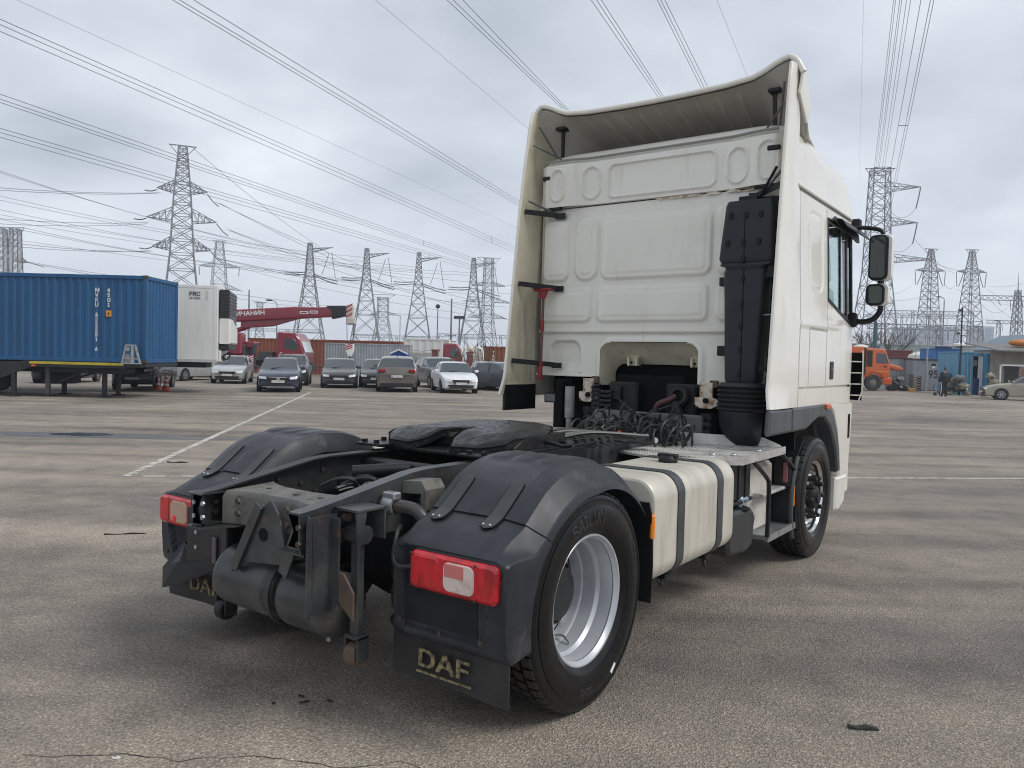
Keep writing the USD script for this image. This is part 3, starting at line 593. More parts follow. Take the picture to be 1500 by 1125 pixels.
def guard(s):
    g = sub('mudguard')
    A = guard_points(0, ihinge + 1); B = guard_points(ihinge, len(GP), .008)
    tp('rear_panel', mirror_s(MB().sheet(A[:, ::-1], .006), s), GUARD, 28, parent=g)
    k = (GX > .67) & (GX < 1.10); zi = [i for i in range(ihinge) if .475 < GP[i, 1] < .80 and GP[i, 0] < -.6]
    pn = guard_points(zi[0], zi[-1] + 1, .0025, GX[k])
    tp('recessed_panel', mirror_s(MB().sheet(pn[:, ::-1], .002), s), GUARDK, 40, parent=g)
    tp('top_cover', mirror_s(MB().sheet(B[:, ::-1], .007), s), GUARD, 32, parent=g)
    j = ihinge
    for cx in (.745, 1.03):
        i0, i1 = j - 9, j + 15; n = i1 - i0; wid = .038 * np.sqrt(np.clip(1 - np.abs(np.linspace(-1, 1, n)) ** 9, 0.0, 1)) + .004
        S, E = [], []
        for w_, lf, lst in ((.86, .0135, S), (1.0, .0105, E)):
            Pm = guard_points(i0, i1, lf, np.linspace(cx - .045, cx + .045, 9), False)
            t = np.linspace(-1, 1, 9); Pm[:, :, 0] = cx + wid[:, None] * t[None] * w_; lst.append(Pm)
        tp('strap_seat', mirror_s(MB().sheet(E[0][:, ::-1], .002), s), DARK, 40, parent=g)
        tp('rubber_strap', mirror_s(MB().sheet(S[0][:, ::-1], .004), s), look('strap_rubber', (.028, .030, .033), .5, col2=(.045, .046, .048), vscale=8), 40, parent=g)
    m = MB()
    for cx in (.745, 1.03):
        for dx in (-.018, .018):
            q = guard_points(j - 7, j - 6, .016, np.array([cx + dx]), False)[0, 0]; m.ball(q, .007, 1)
    tp('strap_rivet', mirror_s(m, s), STEEL, parent=g)
    fl = MB().sheet(np.array([[(x, y, z) for x in np.linspace(1.0, 1.25, 7)] for y, z in [(.535, .90), (.565, .84), (.59, .7), (.597, .55), (.585, .36)]]), .008)
    tp('front_flap', mirror_s(fl, s), BLACK, 40, parent=g)
    fl = MB().sheet(np.array([[(x, -.64 + .012 * math.sin(x * 9), z) for x in np.linspace(.59, 1.235, 12)] for z in (.46, .40, .33, .26, .215)])[:, ::-1], .008)
    tp('mud_flap', mirror_s(fl, s), look('flap_rubber', (.013, .013, .014), .6, col2=(.03, .028, .026), vscale=5), 40, parent=g)
    tp('mud_flap_clip', mirror_s(bolts([(.70, -.725, .50), (.93, -.73, .485), (1.14, -.725, .49)], (0, -1, 0), .012, .012), s), BOLT, parent=g)
    tp('marker_lamp', mirror_s(MB().box(1.235, 1.258, .575, .605, .70, .83, .008), s), AMBER, parent=g)
    if s > 0:
        tp('badge_lettering', lettering('DAF', .075, (.735, -.658, .285), (1, 0, .0), (0, 0, 1), .006, True, width=.30), GOLD, False, parent=g)
        tp('badge_line', MB().box(.735, 1.04, -.662, -.654, .253, .262), GOLD, parent=g)
    else:
        tp('badge_lettering', lettering('DAF', .075, (-1.03, -.658, .285), (1, 0, 0), (0, 0, 1), .006, True, width=.30), GOLD, False, parent=g)
    return g
guard(1); guard(-1)
tp('flap_bracket', MB().sheet(np.array([[(-1.02, -.70, .56), (-1.12, -.77, .41), (-1.07, -.80, .31)], [(-.90, -.72, .50), (-.94, -.79, .47), (-.88, -.80, .365)], [(-.66, -.74, .54), (-.66, -.78, .53), (-.60, -.78, .485)], [(-.48, -.76, .56), (-.48, -.77, .55), (-.46, -.77, .53)]])[::-1], .012), BLACK, False, label='bent black plate under the left rear lamp')
def lamp(s):
    L = sub('rear_lamp')
    hs = MB().prism(rrect(.745, 1.218, .648, .808, .03), 'y', -.735, -.665, .012)
    tp('lamp_body', mirror_s(hs, s), REDL, 30, parent=L)
    tp('lamp_gasket', mirror_s(MB().prism(rrect(.737, 1.226, .640, .816, .034), 'y', -.708, -.66, .006), s), BLACK, 30, parent=L)
    tp('lamp_lens', mirror_s(MB().prism(rrect(.94, 1.105, .668, .790, .03), 'y', -.739, -.725, .004), s), LENS if s > 0 else look('lamp_beige', (.40, .27, .19), .2, coat=.5), 30, parent=L, label='clear reversing lens')
    if s > 0:
        tp('lamp_lens', MB().box(.948, 1.052, -.742, -.735, .728, .785, .004), PINK, parent=L, label='pink reflector square')
        tp('lamp_lens', MB().prism(rrect(.765, .915, .664, .794, .02), 'y', -.739, -.725, .004), REDL, 30, parent=L, label='bright red stop lens')
    tp('lamp_glow', mirror_s(MB().ball((1.06 if s < 0 else .80, -.737, .69), .024, 2, (1, .25, 1)), s), REDB, parent=L) if s < 0 else None
    tp('lamp_end', mirror_s(MB().prism(rrect(1.122, 1.21, .660, .80, .02), 'y', -.7385, -.725, .004), s), REDL, 30, parent=L)
    tp('lamp_screw', mirror_s(bolts([(.76, -.736, .797), (1.115, -.74, .80), (1.115, -.74, .657), (.76, -.736, .66)], (0, -1, 0), .006, .005), s), BOLT, parent=L)
    tp('lamp_cable', mirror_s(MB().tube(smoothline([(.75, -.69, .73), (.67, -.72, .72), (.62, -.70, .75), (.60, -.66, .84), (.56, -.60, .86)], 18), .011, 8), s), HOSE, parent=L)
lamp(1); lamp(-1)

# ---- fifth wheel coupling
def fifth_plate():
    out = [(-.46, .34), (-.47, .55), (-.44, .80), (-.34, 1.0), (-.18, 1.11), (0, 1.14), (.18, 1.11), (.34, 1.0), (.44, .80), (.47, .55), (.46, .34), (.34, .22), (.16, .20), (.085, .30), (.04, .56), (0, .60), (-.04, .56), (-.085, .30), (-.16, .20), (-.34, .22)]
    P = Polygon(out).buffer(.03).buffer(-.03)
    e = trimesh.creation.extrude_polygon(P.simplify(.004), .05, engine='earcut')
    m = trimesh.Trimesh(e.vertices, e.faces)
    v, f = trimesh.remesh.subdivide_to_size(m.vertices, m.faces, .028)
    t = trimesh.Trimesh(v, f, process=True); v = np.array(t.vertices)
    top = v[:, 2] > .045
    # wings droop towards the rear, edges rounded, greasy lumps
    from shapely.geometry import Point
    edge = np.array([P.exterior.distance(Point(a, b)) for a, b in v[:, :2]])
    v[:, 2] += 1.182 - np.where(top, .018 * sstep(.035, 0, edge), 0)
    droop = sstep(.44, .18, v[:, 1]) * .065
    v[:, 2] -= droop + .022 + .02 * sstep(.30, .47, np.abs(v[:, 0]))
    v[:, 2] += (meshkit.fbm(v * 14, 3, 2) - .5) * .012 * top
    v[:, 2] += (v[:, 1] - .6) * .02
    return (v, t.faces)
fw_ = tp('fifth_wheel_plate', fifth_plate(), GREASE, 60, label='thick greasy coupling plate with a V shaped slot')
skirt = MB()
for s in (-1, 1):
    skirt.prism([(s * .44, 1.18), (s * .30, 1.18), (s * .30, 1.12), (s * .36, 1.09), (s * .44, 1.12)][::s], 'y', .40, 1.0, .01)
tp('fifth_wheel_skirt', skirt.box(-.36, .36, .42, .50, 1.09, 1.18, .02).box(-.36, .36, .85, .93, 1.09, 1.18, .02), GREASE)
each(T, 'fifth_wheel_pedestal', MB().prism([(.40, 1.10), (.40, 1.13), (.52, 1.19), (.75, 1.19), (.88, 1.13), (.88, 1.10)], 'x', -.47, -.38, .01).prism([(.40, 1.10), (.40, 1.13), (.52, 1.19), (.75, 1.19), (.88, 1.13), (.88, 1.10)], 'x', .38, .47, .01), GREASE)
mp = tp('mounting_plate', MB().box(-.50, .50, .22, 1.18, 1.074, 1.094, .004).box(-.50, -.30, .10, 1.3, 1.094, 1.11, .004).box(.30, .50, .10, 1.3, 1.094, 1.11, .004), GREASE)
tp('bolt', bolts([(x, y, 1.11) for x in (-.46, -.36, .36, .46) for y in (.14, .3, .95, 1.1, 1.25)], (0, 0, 1), .018, .02), GREASE, parent=mp)
tp('release_handle', MB().tube(smoothline([(.30, .75, 1.14), (.5, .72, 1.14), (.62, .70, 1.13), (.70, .66, 1.15)], 12), .012), GREASE)
w = MB()
for k, y in enumerate(np.linspace(1.2, 1.5, 4)): w.prism([(.30, 1.075), (.36, 1.075), (.38, 1.12), (.46, 1.12), (.48, 1.075), (.54, 1.075), (.54, 1.082), (.485, 1.082), (.467, 1.128), (.373, 1.128), (.355, 1.082), (.30, 1.082)], 'y', y, y + .05)
tp('folded_plate', w, FRAMED)
tp('frame_cover', MB().box(-.30, .42, 1.35, 1.62, 1.08, 1.095, .003).box(-.2, .5, 1.65, 1.85, 1.075, 1.09, .003).bar((-.35, 1.25, 1.09), (.55, 2.0, 1.05), .09, .012).bar((.0, 1.3, 1.10), (.50, 1.9, 1.10), .06, .02).bar((-.45, 1.6, 1.09), (.2, 2.35, 1.07), .05, .02), FRAMED, label='oily black plates and bars between fifth wheel and catwalk')
m = MB()
for k in range(7):
    a = np.array([random.uniform(-.4, .3), 1.2, 1.11]); m.tube(smoothline([a, a + [.1, .3, .03], a + [.15 + random.uniform(0, .2), .7, .0]], 10), .012, 6)
tp('air_line', m, HOSE)

# ---- fuel tanks, catwalk, steps
def fuel_tank(s):
    t = sub('fuel_tank')
    sec = np.array(rrect(.60, 1.215, .41, 1.0, .12, 8)); c = sec.mean(0); R = []
    for y, k in [(.69, .90), (.695, .955), (.715, .99), (.75, 1.0), (1.05, 1.0), (1.35, 1.0), (1.62, 1.0), (1.84, 1.0), (1.87, .99), (1.885, .955), (1.89, .90)]:
        R.append([(x, y, z) for x, z in (c + (sec - c) * [1 - (1 - k) * .7, 1 - (1 - k) * .7])])
    tp('tank_body', mirror_s(MB().loft([r[::-1] for r in R]), s), TANK, 30, parent=t)
    for y in (1.02, 1.62):
        o = np.array(rrect(.595, 1.222, .405, 1.007, .125, 8)); i = np.array(rrect(.601, 1.2155, .411, 1.0005, .12, 8))
        tp('tank_strap', mirror_s(MB().loft([[(x, y - .045, z) for x, z in i], [(x, y - .045, z) for x, z in o], [(x, y + .045, z) for x, z in o], [(x, y + .045, z) for x, z in i]], False), s), STRAP, 30, parent=t)
    tp('filler_cap', mirror_s(MB().lathe([(.06, 0), (.062, .02), (.055, .035), (.05, .045), (.002, .048)], (.93, 1.45, .995), (0, 0, 1), 24).box(.86, 1.0, 1.43, 1.47, 1.03, 1.055, .008), s), BLACK, parent=t)
    tp('tank_bracket', mirror_s(MB().box(.42, 1.15, .98, 1.06, .38, .408, .006).box(.42, 1.15, 1.58, 1.66, .38, .408, .006), s), BLACK, parent=t)
fuel_tank(1); fuel_tank(-1)
tp('hanging_hose', MB().tube(smoothline([(1.1, 1.02, .40), (1.12, 1.0, .34), (1.05, 1.1, .33), (1.1, 1.25, .38)], 14), .008, 6).tube(smoothline([(1.12, 1.62, .40), (1.14, 1.6, .33), (1.1, 1.66, .35), (1.1, 1.75, .40)], 14), .008, 6), HOSE)
cw = sub('catwalk')
tp('checker_plate', MB().prism([(.36, 1.80), (.80, 1.60), (1.19, 2.06), (1.19, 3.02), (.36, 3.02)], 'z', .985, 1.0), ALU, parent=cw, label='outer checker plate')
tp('checker_plate', MB().box(-.55, .352, 1.95, 2.68, 1.0, 1.015, .002), ALU, parent=cw, label='inner checker plate under the coiled hoses')
tp('plate_edge', MB().bar((.80, 1.597, .975), (1.195, 2.06, .975), .012, .055).box(1.19, 1.2, 2.06, 3.02, .945, 1.003), look('edge_aluminium', (.55, .54, .51), .45, metal=.5, var=.3, vscale=9), parent=cw)
tp('kick_plate', MB().sheet(np.array([[(.47, 2.60, 1.0), (.47, 2.61, 1.09)], [(1.05, 2.93, 1.0), (1.05, 2.94, 1.065)], [(1.17, 3.0, .995), (1.16, 3.0, 1.01)]])[::-1], .008).prism([(2.62, 1.015), (2.66, 1.05), (2.667, 1.05), (2.63, 1.015)], 'x', -.55, .352), look('edge_aluminium', (.55, .54, .51), .45), parent=cw)
m = MB(); ang = math.radians(45); k = 0          # raised treads
inside = Polygon([(.38, 1.82), (.80, 1.63), (1.175, 2.07), (1.175, 2.98), (.38, 2.98)]); from shapely.geometry import Point
for iy in range(66):
    for ix in range(42):
        x, y = -.53 + ix * .042 + (iy % 2) * .021, 1.64 + iy * .021
        if inside.contains(Point(x, y)): z = 1.0
        elif -.53 < x < .33 and 1.98 < y < 2.62: z = 1.015
        else: continue
        m.obox((x, y, z + .0005), (.006, .024, .004), (math.cos(ang + (iy % 2) * math.pi / 2), math.sin(ang + (iy % 2) * math.pi / 2), 0))
p_ = tp('tread_pattern', m, ALU, False, parent=cw, kind='stuff') if False else part(cw, 'tread_pattern', m, ALU, False, kind='stuff')
tp('corner_bolt', MB().ball((1.12, 2.10, 1.006), .022, 1, (1, 1, .7)).ball((1.0, 2.02, 1.006), .022, 1, (1, 1, .7)).ball((1.16, 2.5, 1.006), .022, 1, (1, 1, .7)), STEEL, parent=cw)
bb = tp('battery_box', MB().box(.62, 1.12, 1.95, 2.48, .66, .965, .025), BLACK, label='black ribbed battery box under the catwalk')
tp('box_rib', MB().box(1.118, 1.128, 2.05, 2.07, .68, .95).box(1.118, 1.128, 2.2, 2.22, .68, .95).box(1.118, 1.128, 2.34, 2.36, .68, .95).box(.6, 1.13, 1.93, 2.5, .645, .67, .006), BLACK, parent=bb)
tp('lower_box', MB().prism([(1.93, .60), (1.98, .63), (2.40, .60), (2.46, .54), (2.40, .33), (2.30, .30), (1.97, .33), (1.93, .38)], 'x', .78, 1.17, .025), look('box_grey_black', (.026, .027, .028), .5, var=.3, vscale=5), label='grey black box behind the fuel tank')
tp('white_side_box', MB().box(.55, 1.08, 2.5, 3.1, .36, .88, .03), look('soiled_white', (.5, .48, .43), .5, col2=(.33, .3, .26), vscale=4), label='soiled white box behind the step frame')
vv = tp('water_valve', MB().ball((1.1, 2.30, .665), .035, 2).cyl((1.1, 2.30, .62), (1.1, 2.30, .70), .02).cyl((1.08, 2.22, .665), (1.12, 2.38, .665), .022), look('valve_blue_grey', (.24, .31, .38), .35, metal=.4), label='pale blue metal valve')
tp('valve_tray', MB().lathe([(.09, 0), (.095, .012), (.08, .02), (.002, .02)], (1.09, 2.28, .60), (0, 0, 1), 20), BLACK)
stp = sub('step_frame')
for y0, y1, off in ((2.30, 2.62, 0), (2.95, 3.30, 0)):
    tp('step_tube', MB().tube(smoothline([(1.17, y0, .97), (1.19, y0 + .05, .93), (1.20, y1 - .03, .80), (1.205, y1, .74), (1.205, y1 + .005, .55), (1.205, y1, .36)], 26), .017, 8), BLACK, parent=stp)
tp('step_tread', MB().box(1.0, 1.205, 2.64, 3.28, .325, .365, .006), STEEL, parent=stp)
tp('step_tread', MB().box(.98, 1.16, 2.64, 3.28, .645, .67, .004), look('edge_aluminium', (.55, .54, .51), .45), parent=stp)
tp('step_rail', MB().bar((1.205, 2.62, .345), (1.205, 3.30, .345), .02, .05), STEEL, parent=stp)
# wheel splash guard behind the front wheel
tp('splash_guard', MB().sheet(np.array([[(x, 3.80 + .60 * math.cos(a), .508 + .60 * math.sin(a)) for x in (.70, .9, 1.08, 1.2)] for a in np.radians(np.linspace(118, 206, 20))]), .012), BLACK, 40)
tp('splash_guard_lip', MB().tube([(1.20, 3.80 + .60 * math.cos(a), .508 + .60 * math.sin(a)) for a in np.radians(np.linspace(140, 206, 14))], .02, 8), look('lip_grey', (.05, .052, .055), .5), 40)
tp('reflector', MB().box(1.14, 1.18, 3.155, 3.17, .70, .86, .008), look('faded_red', (.22, .07, .075), .3, coat=.4), label='faded red reflector behind the front wheel')
tp('reflector_mount', MB().box(1.06, 1.19, 3.17, 3.25, .66, .90, .01), BLACK)
tp('marker_lamp', MB().box(1.19, 1.215, 3.235, 3.26, .50, .68, .008), AMBER)

# ---- behind the cab: beam, mounts, hoses
tp('rear_cab_beam', MB().box(-.36, .62, 2.72, 2.78, 1.05, 1.22, .012), CROSS)
for x in (-.50, .60):
    mt = tp('cab_mount', MB().prism([(x - .06, 1.48), (x + .05, 1.48), (x + .05, 1.36), (x + .10, 1.345), (x + .10, 1.30), (x + .04, 1.27), (x - .05, 1.27), (x - .10, 1.30), (x - .10, 1.36), (x - .06, 1.36)], 'y', 2.86, 2.885, .004), RUSTW, label='rust stained white cab mount')
    tp('mount_bolt', MB().cyl((x, 2.86, 1.335), (x, 2.84, 1.335), .022), DARK, parent=mt)
    tp('mount_spring', MB().lathe([(.07, 0), (.075, .05), (.06, .07), (.075, .1), (.06, .13), (.075, .16), (.07, .2)], (x, 2.92, 1.03), (0, 0, 1), 24), BLACK, parent=mt)
    tp('mount_tab', MB().box(x + .02, x + .09, 2.87, 2.9, 1.44, 1.50, .006).box(x - .1, x - .04, 2.87, 2.9, 1.27, 1.31, .006), RUST, parent=mt)
tp('damper', MB().cyl((-.68, 2.84, 1.12), (-.68, 2.84, 1.40), .045).cyl((-.68, 2.84, 1.0), (-.68, 2.84, 1.12), .03), look('dull_silver', (.3, .3, .29), .45, metal=.4, var=.4, vscale=12), label='dull silver damper cylinder')
tp('damper_bracket', MB().prism([(-.90, .95), (-.80, 1.45), (-.72, 1.47), (-.66, 1.0)], 'y', 2.90, 2.93).box(-.82, -.74, 2.8, 2.9, 1.0, 1.46, .01), DARK)
tp('work_lamp', MB().prism(rrect(-1.0, -.86, 1.24, 1.33, .015), 'y', 2.90, 2.96, .006), BLACK); 
tp('work_lamp_lens', MB().prism(rrect(-.99, -.87, 1.25, 1.32, .012), 'y', 2.896, 2.91, .003), look('lamp_glass_grey', (.12, .13, .13), .15, coat=.5))
bl = tp('intake_bellows', MB().loft([[(.90 + rx * .185 * math.cos(a), 2.83 + rx * .13 * math.sin(a), z) for a in np.linspace(0, 2 * np.pi, 33)[:-1]] for z, rx in sum([[(1.265 + k * .036, .93), (1.283 + k * .036, 1.08)] for k in range(6)], [(1.25, .95)]) + [(1.49, .90)]][::1]), look('bellows_black', (.012, .0125, .014), .5), 20)
tp('intake_duct', MB().loft([[(.90 + rx * .17 * math.cos(a), 2.83 + .13 * rx * math.sin(a) + dy, z) for a in np.linspace(0, 2 * np.pi, 29)[:-1]] for z, rx, dy in [(.97, .45, .1), (1.0, .7, .08), (1.06, .86, .04), (1.15, .98, 0), (1.26, 1.04, 0)]]), STACK, 50)
cg = tp('engine_cover', MB().box(-.30, .35, 3.0, 3.06, 1.05, 1.52, .02), DARK)
tp('manifold_block', MB().box(-.30, -.02, 2.86, 2.98, 1.18, 1.46, .02).box(-.26, -.16, 2.82, 2.88, 1.3, 1.42, .01), BLACK)
tp('cooling_pipe', MB().lathe([(.075, -.1), (.09, -.09), (.09, 0), (.075, .02), (.05, .02)], (.36, 2.86, 1.36), (0, -1, .2), 24).cyl((.33, 2.86, 1.30), (.42, 2.80, 1.12), .05).box(.22, .5, 2.9, 2.96, 1.1, 1.46, .02), BLACK)
tp('vent_hose', MB().tube(smoothline([(.16, 2.85, 1.17), (.2, 2.8, 1.28), (.30, 2.8, 1.33), (.34, 2.84, 1.36)], 16), .022, 10), look('hose_faded_red', (.09, .035, .035), .5))
m = MB()
for k in range(6): m.tube([(-.34 + .13 * math.cos(a) + .05, 2.80 - .02 * k * 0, 1.20 + k * .04 + .03 * math.sin(a)) for a in np.linspace(2, 5.2, 12)], .016, 6)
tp('ribbed_conduit', m, BLACK)
def coil(a, b, r, turns, sag, wire, seed):
    rng = random.Random(seed); a, b = np.array(a), np.array(b); n = turns * 18; out = []
    d = unit(b - a); x, z = frame(d)
    ph = rng.uniform(0, 6)
    for i in range(n + 1):
        t = i / n; c = a + (b - a) * t + [0, 0, -sag * 4 * t * (1 - t)]; q = ph + 2 * math.pi * turns * t
        rj = r * (1 + .16 * math.sin(q * .37 + seed)); out.append(c + d * (.05 * math.sin(q * .61 + seed) + .03 * math.sin(q * .23 + 2 * seed)) + np.array([0, .05, .035]) * math.sin(q * .17 + seed) + rj * (math.cos(q) * x + math.sin(q) * z))
    return MB().tube(out, wire, 6)
tp('coiled_hose', coil((-.16, 2.40, 1.12), (.30, 2.44, 1.10), .095, 9, .0, .0085, 1), HOSE)
tp('coiled_hose', coil((-.14, 2.28, 1.09), (.22, 2.22, 1.07), .085, 7, .0, .0085, 2), HOSE)
tp('coiled_hose', coil((.28, 2.50, 1.13), (.66, 2.56, 1.09), .085, 8, .0, .0075, 3), HOSE)
tp('coiled_hose', coil((.36, 2.36, 1.07), (.66, 2.42, 1.06), .065, 6, .0, .0075, 5), HOSE)
tp('coiled_hose', coil((.02, 2.52, 1.20), (.32, 2.56, 1.14), .075, 6, .0, .007, 7), HOSE)
tp('coiled_hose', coil((-.20, 2.18, 1.08), (.12, 2.12, 1.06), .085, 7, .0, .0085, 11), HOSE)
tp('coiled_hose', coil((.30, 2.30, 1.10), (.66, 2.30, 1.08), .08, 8, .0, .0085, 13), HOSE)
tp('hose_plug', MB().cyl((.16, 2.20, 1.06), (.20, 2.16, 1.08), .028), ORANGE, label='orange plug among the coiled hoses')
tp('hose_plug', MB().cyl((.02, 2.22, 1.08), (.03, 2.18, 1.10), .022).cyl((.45, 2.24, 1.03), (.48, 2.2, 1.05), .022), STEEL)
m = MB(); rng = random.Random(9)
for k in range(9):
    a = np.array([rng.uniform(-.2, .6), rng.uniform(2.3, 2.6), rng.uniform(1.1, 1.2)]); b = np.array([rng.uniform(-.25, .55), 2.78, rng.uniform(1.2, 1.4)])
    m.tube(smoothline([a, (a + b) / 2 + [rng.uniform(-.1, .1), -.08, -.08], b], 14), .008, 6)
tp('air_line', m, HOSE)
# ================================================================ THE CAB
CBK, CFR = 3.0, 5.17
def cw_(z): return float(np.interp(z, [1.28, 1.31, 2.0, 3.03, 3.2, 3.48], [1.232, 1.235, 1.235, 1.195, 1.16, 1.06]))
SIDE_Y = [3.10, 3.55, 3.98, 4.45, 4.86]
def cab_ring(z, w, yb, yf, rb=.09, rf=.30, front=0.0):
    pts = []
    for y in SIDE_Y: pts.append((w, min(y, yf - rf)))
    pts += [(w - rf + rf * math.cos(a), yf - rf + rf * math.sin(a)) for a in np.radians(np.linspace(8, 82, 7))]
    n = len(pts)
    half = pts + [(w - rf - .12, yf + .0 ), (.45, yf + .03), (0, yf + .035)]
    R = half + [(-x, y) for x, y in half[::-1][1:]]
    back = [(w - rb + rb * math.cos(a), yb + rb + rb * math.sin(a)) for a in np.radians([-10, -30, -50, -70, -90])]
    R += [(-x, y) for x, y in back] + [(x, y) for x, y in back[::-1]]
    return [(x, y, z) for x, y in R]
zs = [1.29, 1.6, 1.95, 2.06, 2.5, 2.93, 3.03]
def yfz(z): return float(np.interp(z, [1.29, 2.0, 3.03], [5.17, 5.17, 5.12]))
rings = [cab_ring(z, cw_(z), 3.015, yfz(z)) for z in zs]
R = np.array(rings); m_, n_ = R.shape[:2]; q = []
ng = len(SIDE_Y); nfull = n_ - 10
for k in range(m_ - 1):
    for i in range(n_):
        j = (i + 1) % n_; a, b, c, d = R[k, i], R[k, j], R[k + 1, j], R[k + 1, i]
        if i < ng - 1: continue                                             # right side: detailed sheet below
        win = zs[k] >= 2.05 and zs[k + 1] <= 2.94
        if win and min(a[0], b[0]) < -1.1 and 3.9 < min(a[1], b[1]) and max(a[1], b[1]) < 4.9: continue   # left window
        if win and ng + 1 <= i <= ng + 17: continue                         # windscreen, wrapping round the corners
        if max(a[1], b[1]) < 3.04: continue                                 # the pressed rear wall closes it
        q.append((k * n_ + i, k * n_ + j, (k + 1) * n_ + j, (k + 1) * n_ + i))
tp('cab_shell', MB().add(R.reshape(-1, 3), q), CAB, 40)
g = MB()
for k in (3, 4):
    for i in range(ng + 1, ng + 18): g.add([R[k, i], R[k, (i + 1) % n_], R[k + 1, (i + 1) % n_], R[k + 1, i]], [[0, 1, 2, 3]])
tp('windscreen', g, WGLASS, True)
g = MB()
for k in (3, 4):
    for i in range(n_):
        j = (i + 1) % n_; a, b = R[k, i], R[k, j]
        if min(a[0], b[0]) < -1.1 and 3.9 < min(a[1], b[1]) and max(a[1], b[1]) < 4.9: g.add([a, b, R[k + 1, j], R[k + 1, i]], [[0, 1, 2, 3]])
tp('side_window', g, WGLASS, True)
# right side: a fine sheet with grooves for the door and locker seams, and a pressed panel
def cluster(a, b, n, seams, w=.0066):
    x = list(np.linspace(a, b, n))
    x = [t for t in x if all(abs(t - s) > w * 2.2 for s in seams)]
    for s in seams: x += [s - w * 1.8, s - w, s + w, s + w * 1.8]
    return np.array(sorted(x))
ys = cluster(3.05, 4.86, 110, [3.165, 3.97, 3.44], .0066); zz = cluster(1.29, 3.03, 120, [1.455, 1.945])
WIN = [(4.02, 2.90), (4.02, 2.235), (4.55, 2.12), (4.84, 2.06), (4.84, 2.90)]
Y, Z = np.meshgrid(ys, zz)
def groove(c, a, b, u, v, w=.0066): return np.where((np.abs(u - c) <= w + 1e-6) & (v >= a) & (v <= b), -.022, 0.0)
H = groove(3.165, 1.29, 3.03, Y, Z) + groove(3.97, 1.455, 3.0, Y, Z) + groove(1.455, 3.165, 4.86, Z, Y) + groove(1.945, 3.44, 3.97, Z, Y) + groove(3.44, 1.455, 1.945, Y, Z) * (Z > 1.455)
s_ = sdrect(Y, Z, 3.44, 3.84, 2.28, 2.90, .10)
H += -.010 * sstep(.022, 0, np.abs(s_)) - .004 * sstep(.0, -.02, s_)
H += .014 * sstep(.05, 0, np.abs(Z - 1.99 - (Y - 3.97) * .02)) * (Y > 3.1) * sstep(4.6, 4.2, Y) * .5
H = np.maximum(H, -.024)
X = np.vectorize(cw_)(Z) + H
keep = np.ones((len(zz) - 1, len(ys) - 1), bool); WP = Polygon(WIN)
for i in range(len(zz) - 1):
    for j in range(len(ys) - 1):
        if WP.contains(Point((ys[j] + ys[j + 1]) / 2, (zz[i] + zz[i + 1]) / 2)): keep[i, j] = False
idx = np.arange(X.size).reshape(X.shape)
qq = np.stack([idx[:-1, :-1], idx[:-1, 1:], idx[1:, 1:], idx[1:, :-1]], -1)[keep]
sidep = tp('side_wall', MB().add(np.stack([X, Y, Z], -1).reshape(-1, 3), qq), CAB, 25)
def on_side(poly, off):
    return [(cw_(z) + off, y, z) for y, z in poly]
fr_o, fr_i = Polygon(WIN).buffer(.035, join_style=2), Polygon(WIN).buffer(.004, join_style=2)
fo, fi = list(fr_o.exterior.coords)[:-1], list(fr_i.exterior.coords)[:-1]
tp('window_rubber', MB().loft([on_side(fo, .001), on_side(fo, .006), on_side(fi, .006), on_side(fi, -.02)], False), BLACK, False)
tp('side_window', MB().add(on_side(WIN, -.016), [[0, 1, 2], [0, 2, 3], [0, 3, 4]]), WGLASS, False, label='side window of the right door')
tp('window_post', MB().add([(cw_(z) + o, y, z) for z in (2.12, 2.9) for o in (-.02, -.006) for y in (4.44, 4.485)], [[2, 3, 7], [2, 7, 6], [0, 2, 6], [0, 6, 4], [1, 7, 3], [1, 5, 7]]), BLACK, False)
tp('window_post', MB().add([(cw_(z) + o, y, z) for z in (2.10, 2.9) for o in (-.02, -.006) for y in (4.70, 4.72)], [[2, 3, 7], [2, 7, 6], [0, 2, 6], [0, 6, 4], [1, 7, 3], [1, 5, 7]]), look('rubber_grey', (.06, .062, .065), .5))
dh = tp('door_handle', MB().prism(rrect(4.10, 4.22, 1.52, 1.68, .015), 'x', cw_(1.6) - .02, cw_(1.6) + .006, .004), BLACK)
tp('handle_grip', MB().box(cw_(1.6) - .0, cw_(1.6) + .012, 4.12, 4.20, 1.59, 1.62, .004), look('rubber_grey', (.06, .062, .065), .5), parent=dh)
# interior
tp('cab_floor', MB().box(-1.18, 1.18, 3.52, 5.0, 1.45, 1.5), DARK)
tp('bulkhead', MB().box(-1.15, 1.15, 3.08, 3.1, 1.86, 3.0), look('cab_lining', (.22, .21, .2), .8))
for sx in (.72, -.72):
    st = tp('seat', MB().box(sx - .26, sx + .26, 3.95, 4.5, 1.75, 1.95, .06).prism([(3.98, 1.9), (4.14, 1.9), (4.02, 2.55), (3.88, 2.55)], 'x', sx - .25, sx + .25, .05), look('seat_cloth', (.06, .065, .07), .9), 45)
    tp('headrest', MB().prism([(3.90, 2.53), (4.02, 2.53), (3.98, 2.80), (3.88, 2.80)], 'x', sx - .16, sx + .16, .04), look('seat_cloth', (.06, .065, .07), .9), 45, parent=st)
tp('headliner', MB().box(-1.1, 1.1, 3.1, 4.7, 2.97, 3.0), look('cab_lining', None)); tp('dashboard', MB().box(-1.12, 1.12, 4.7, 5.0, 1.5, 2.08, .06), look('dash_grey', (.05, .05, .052), .7))
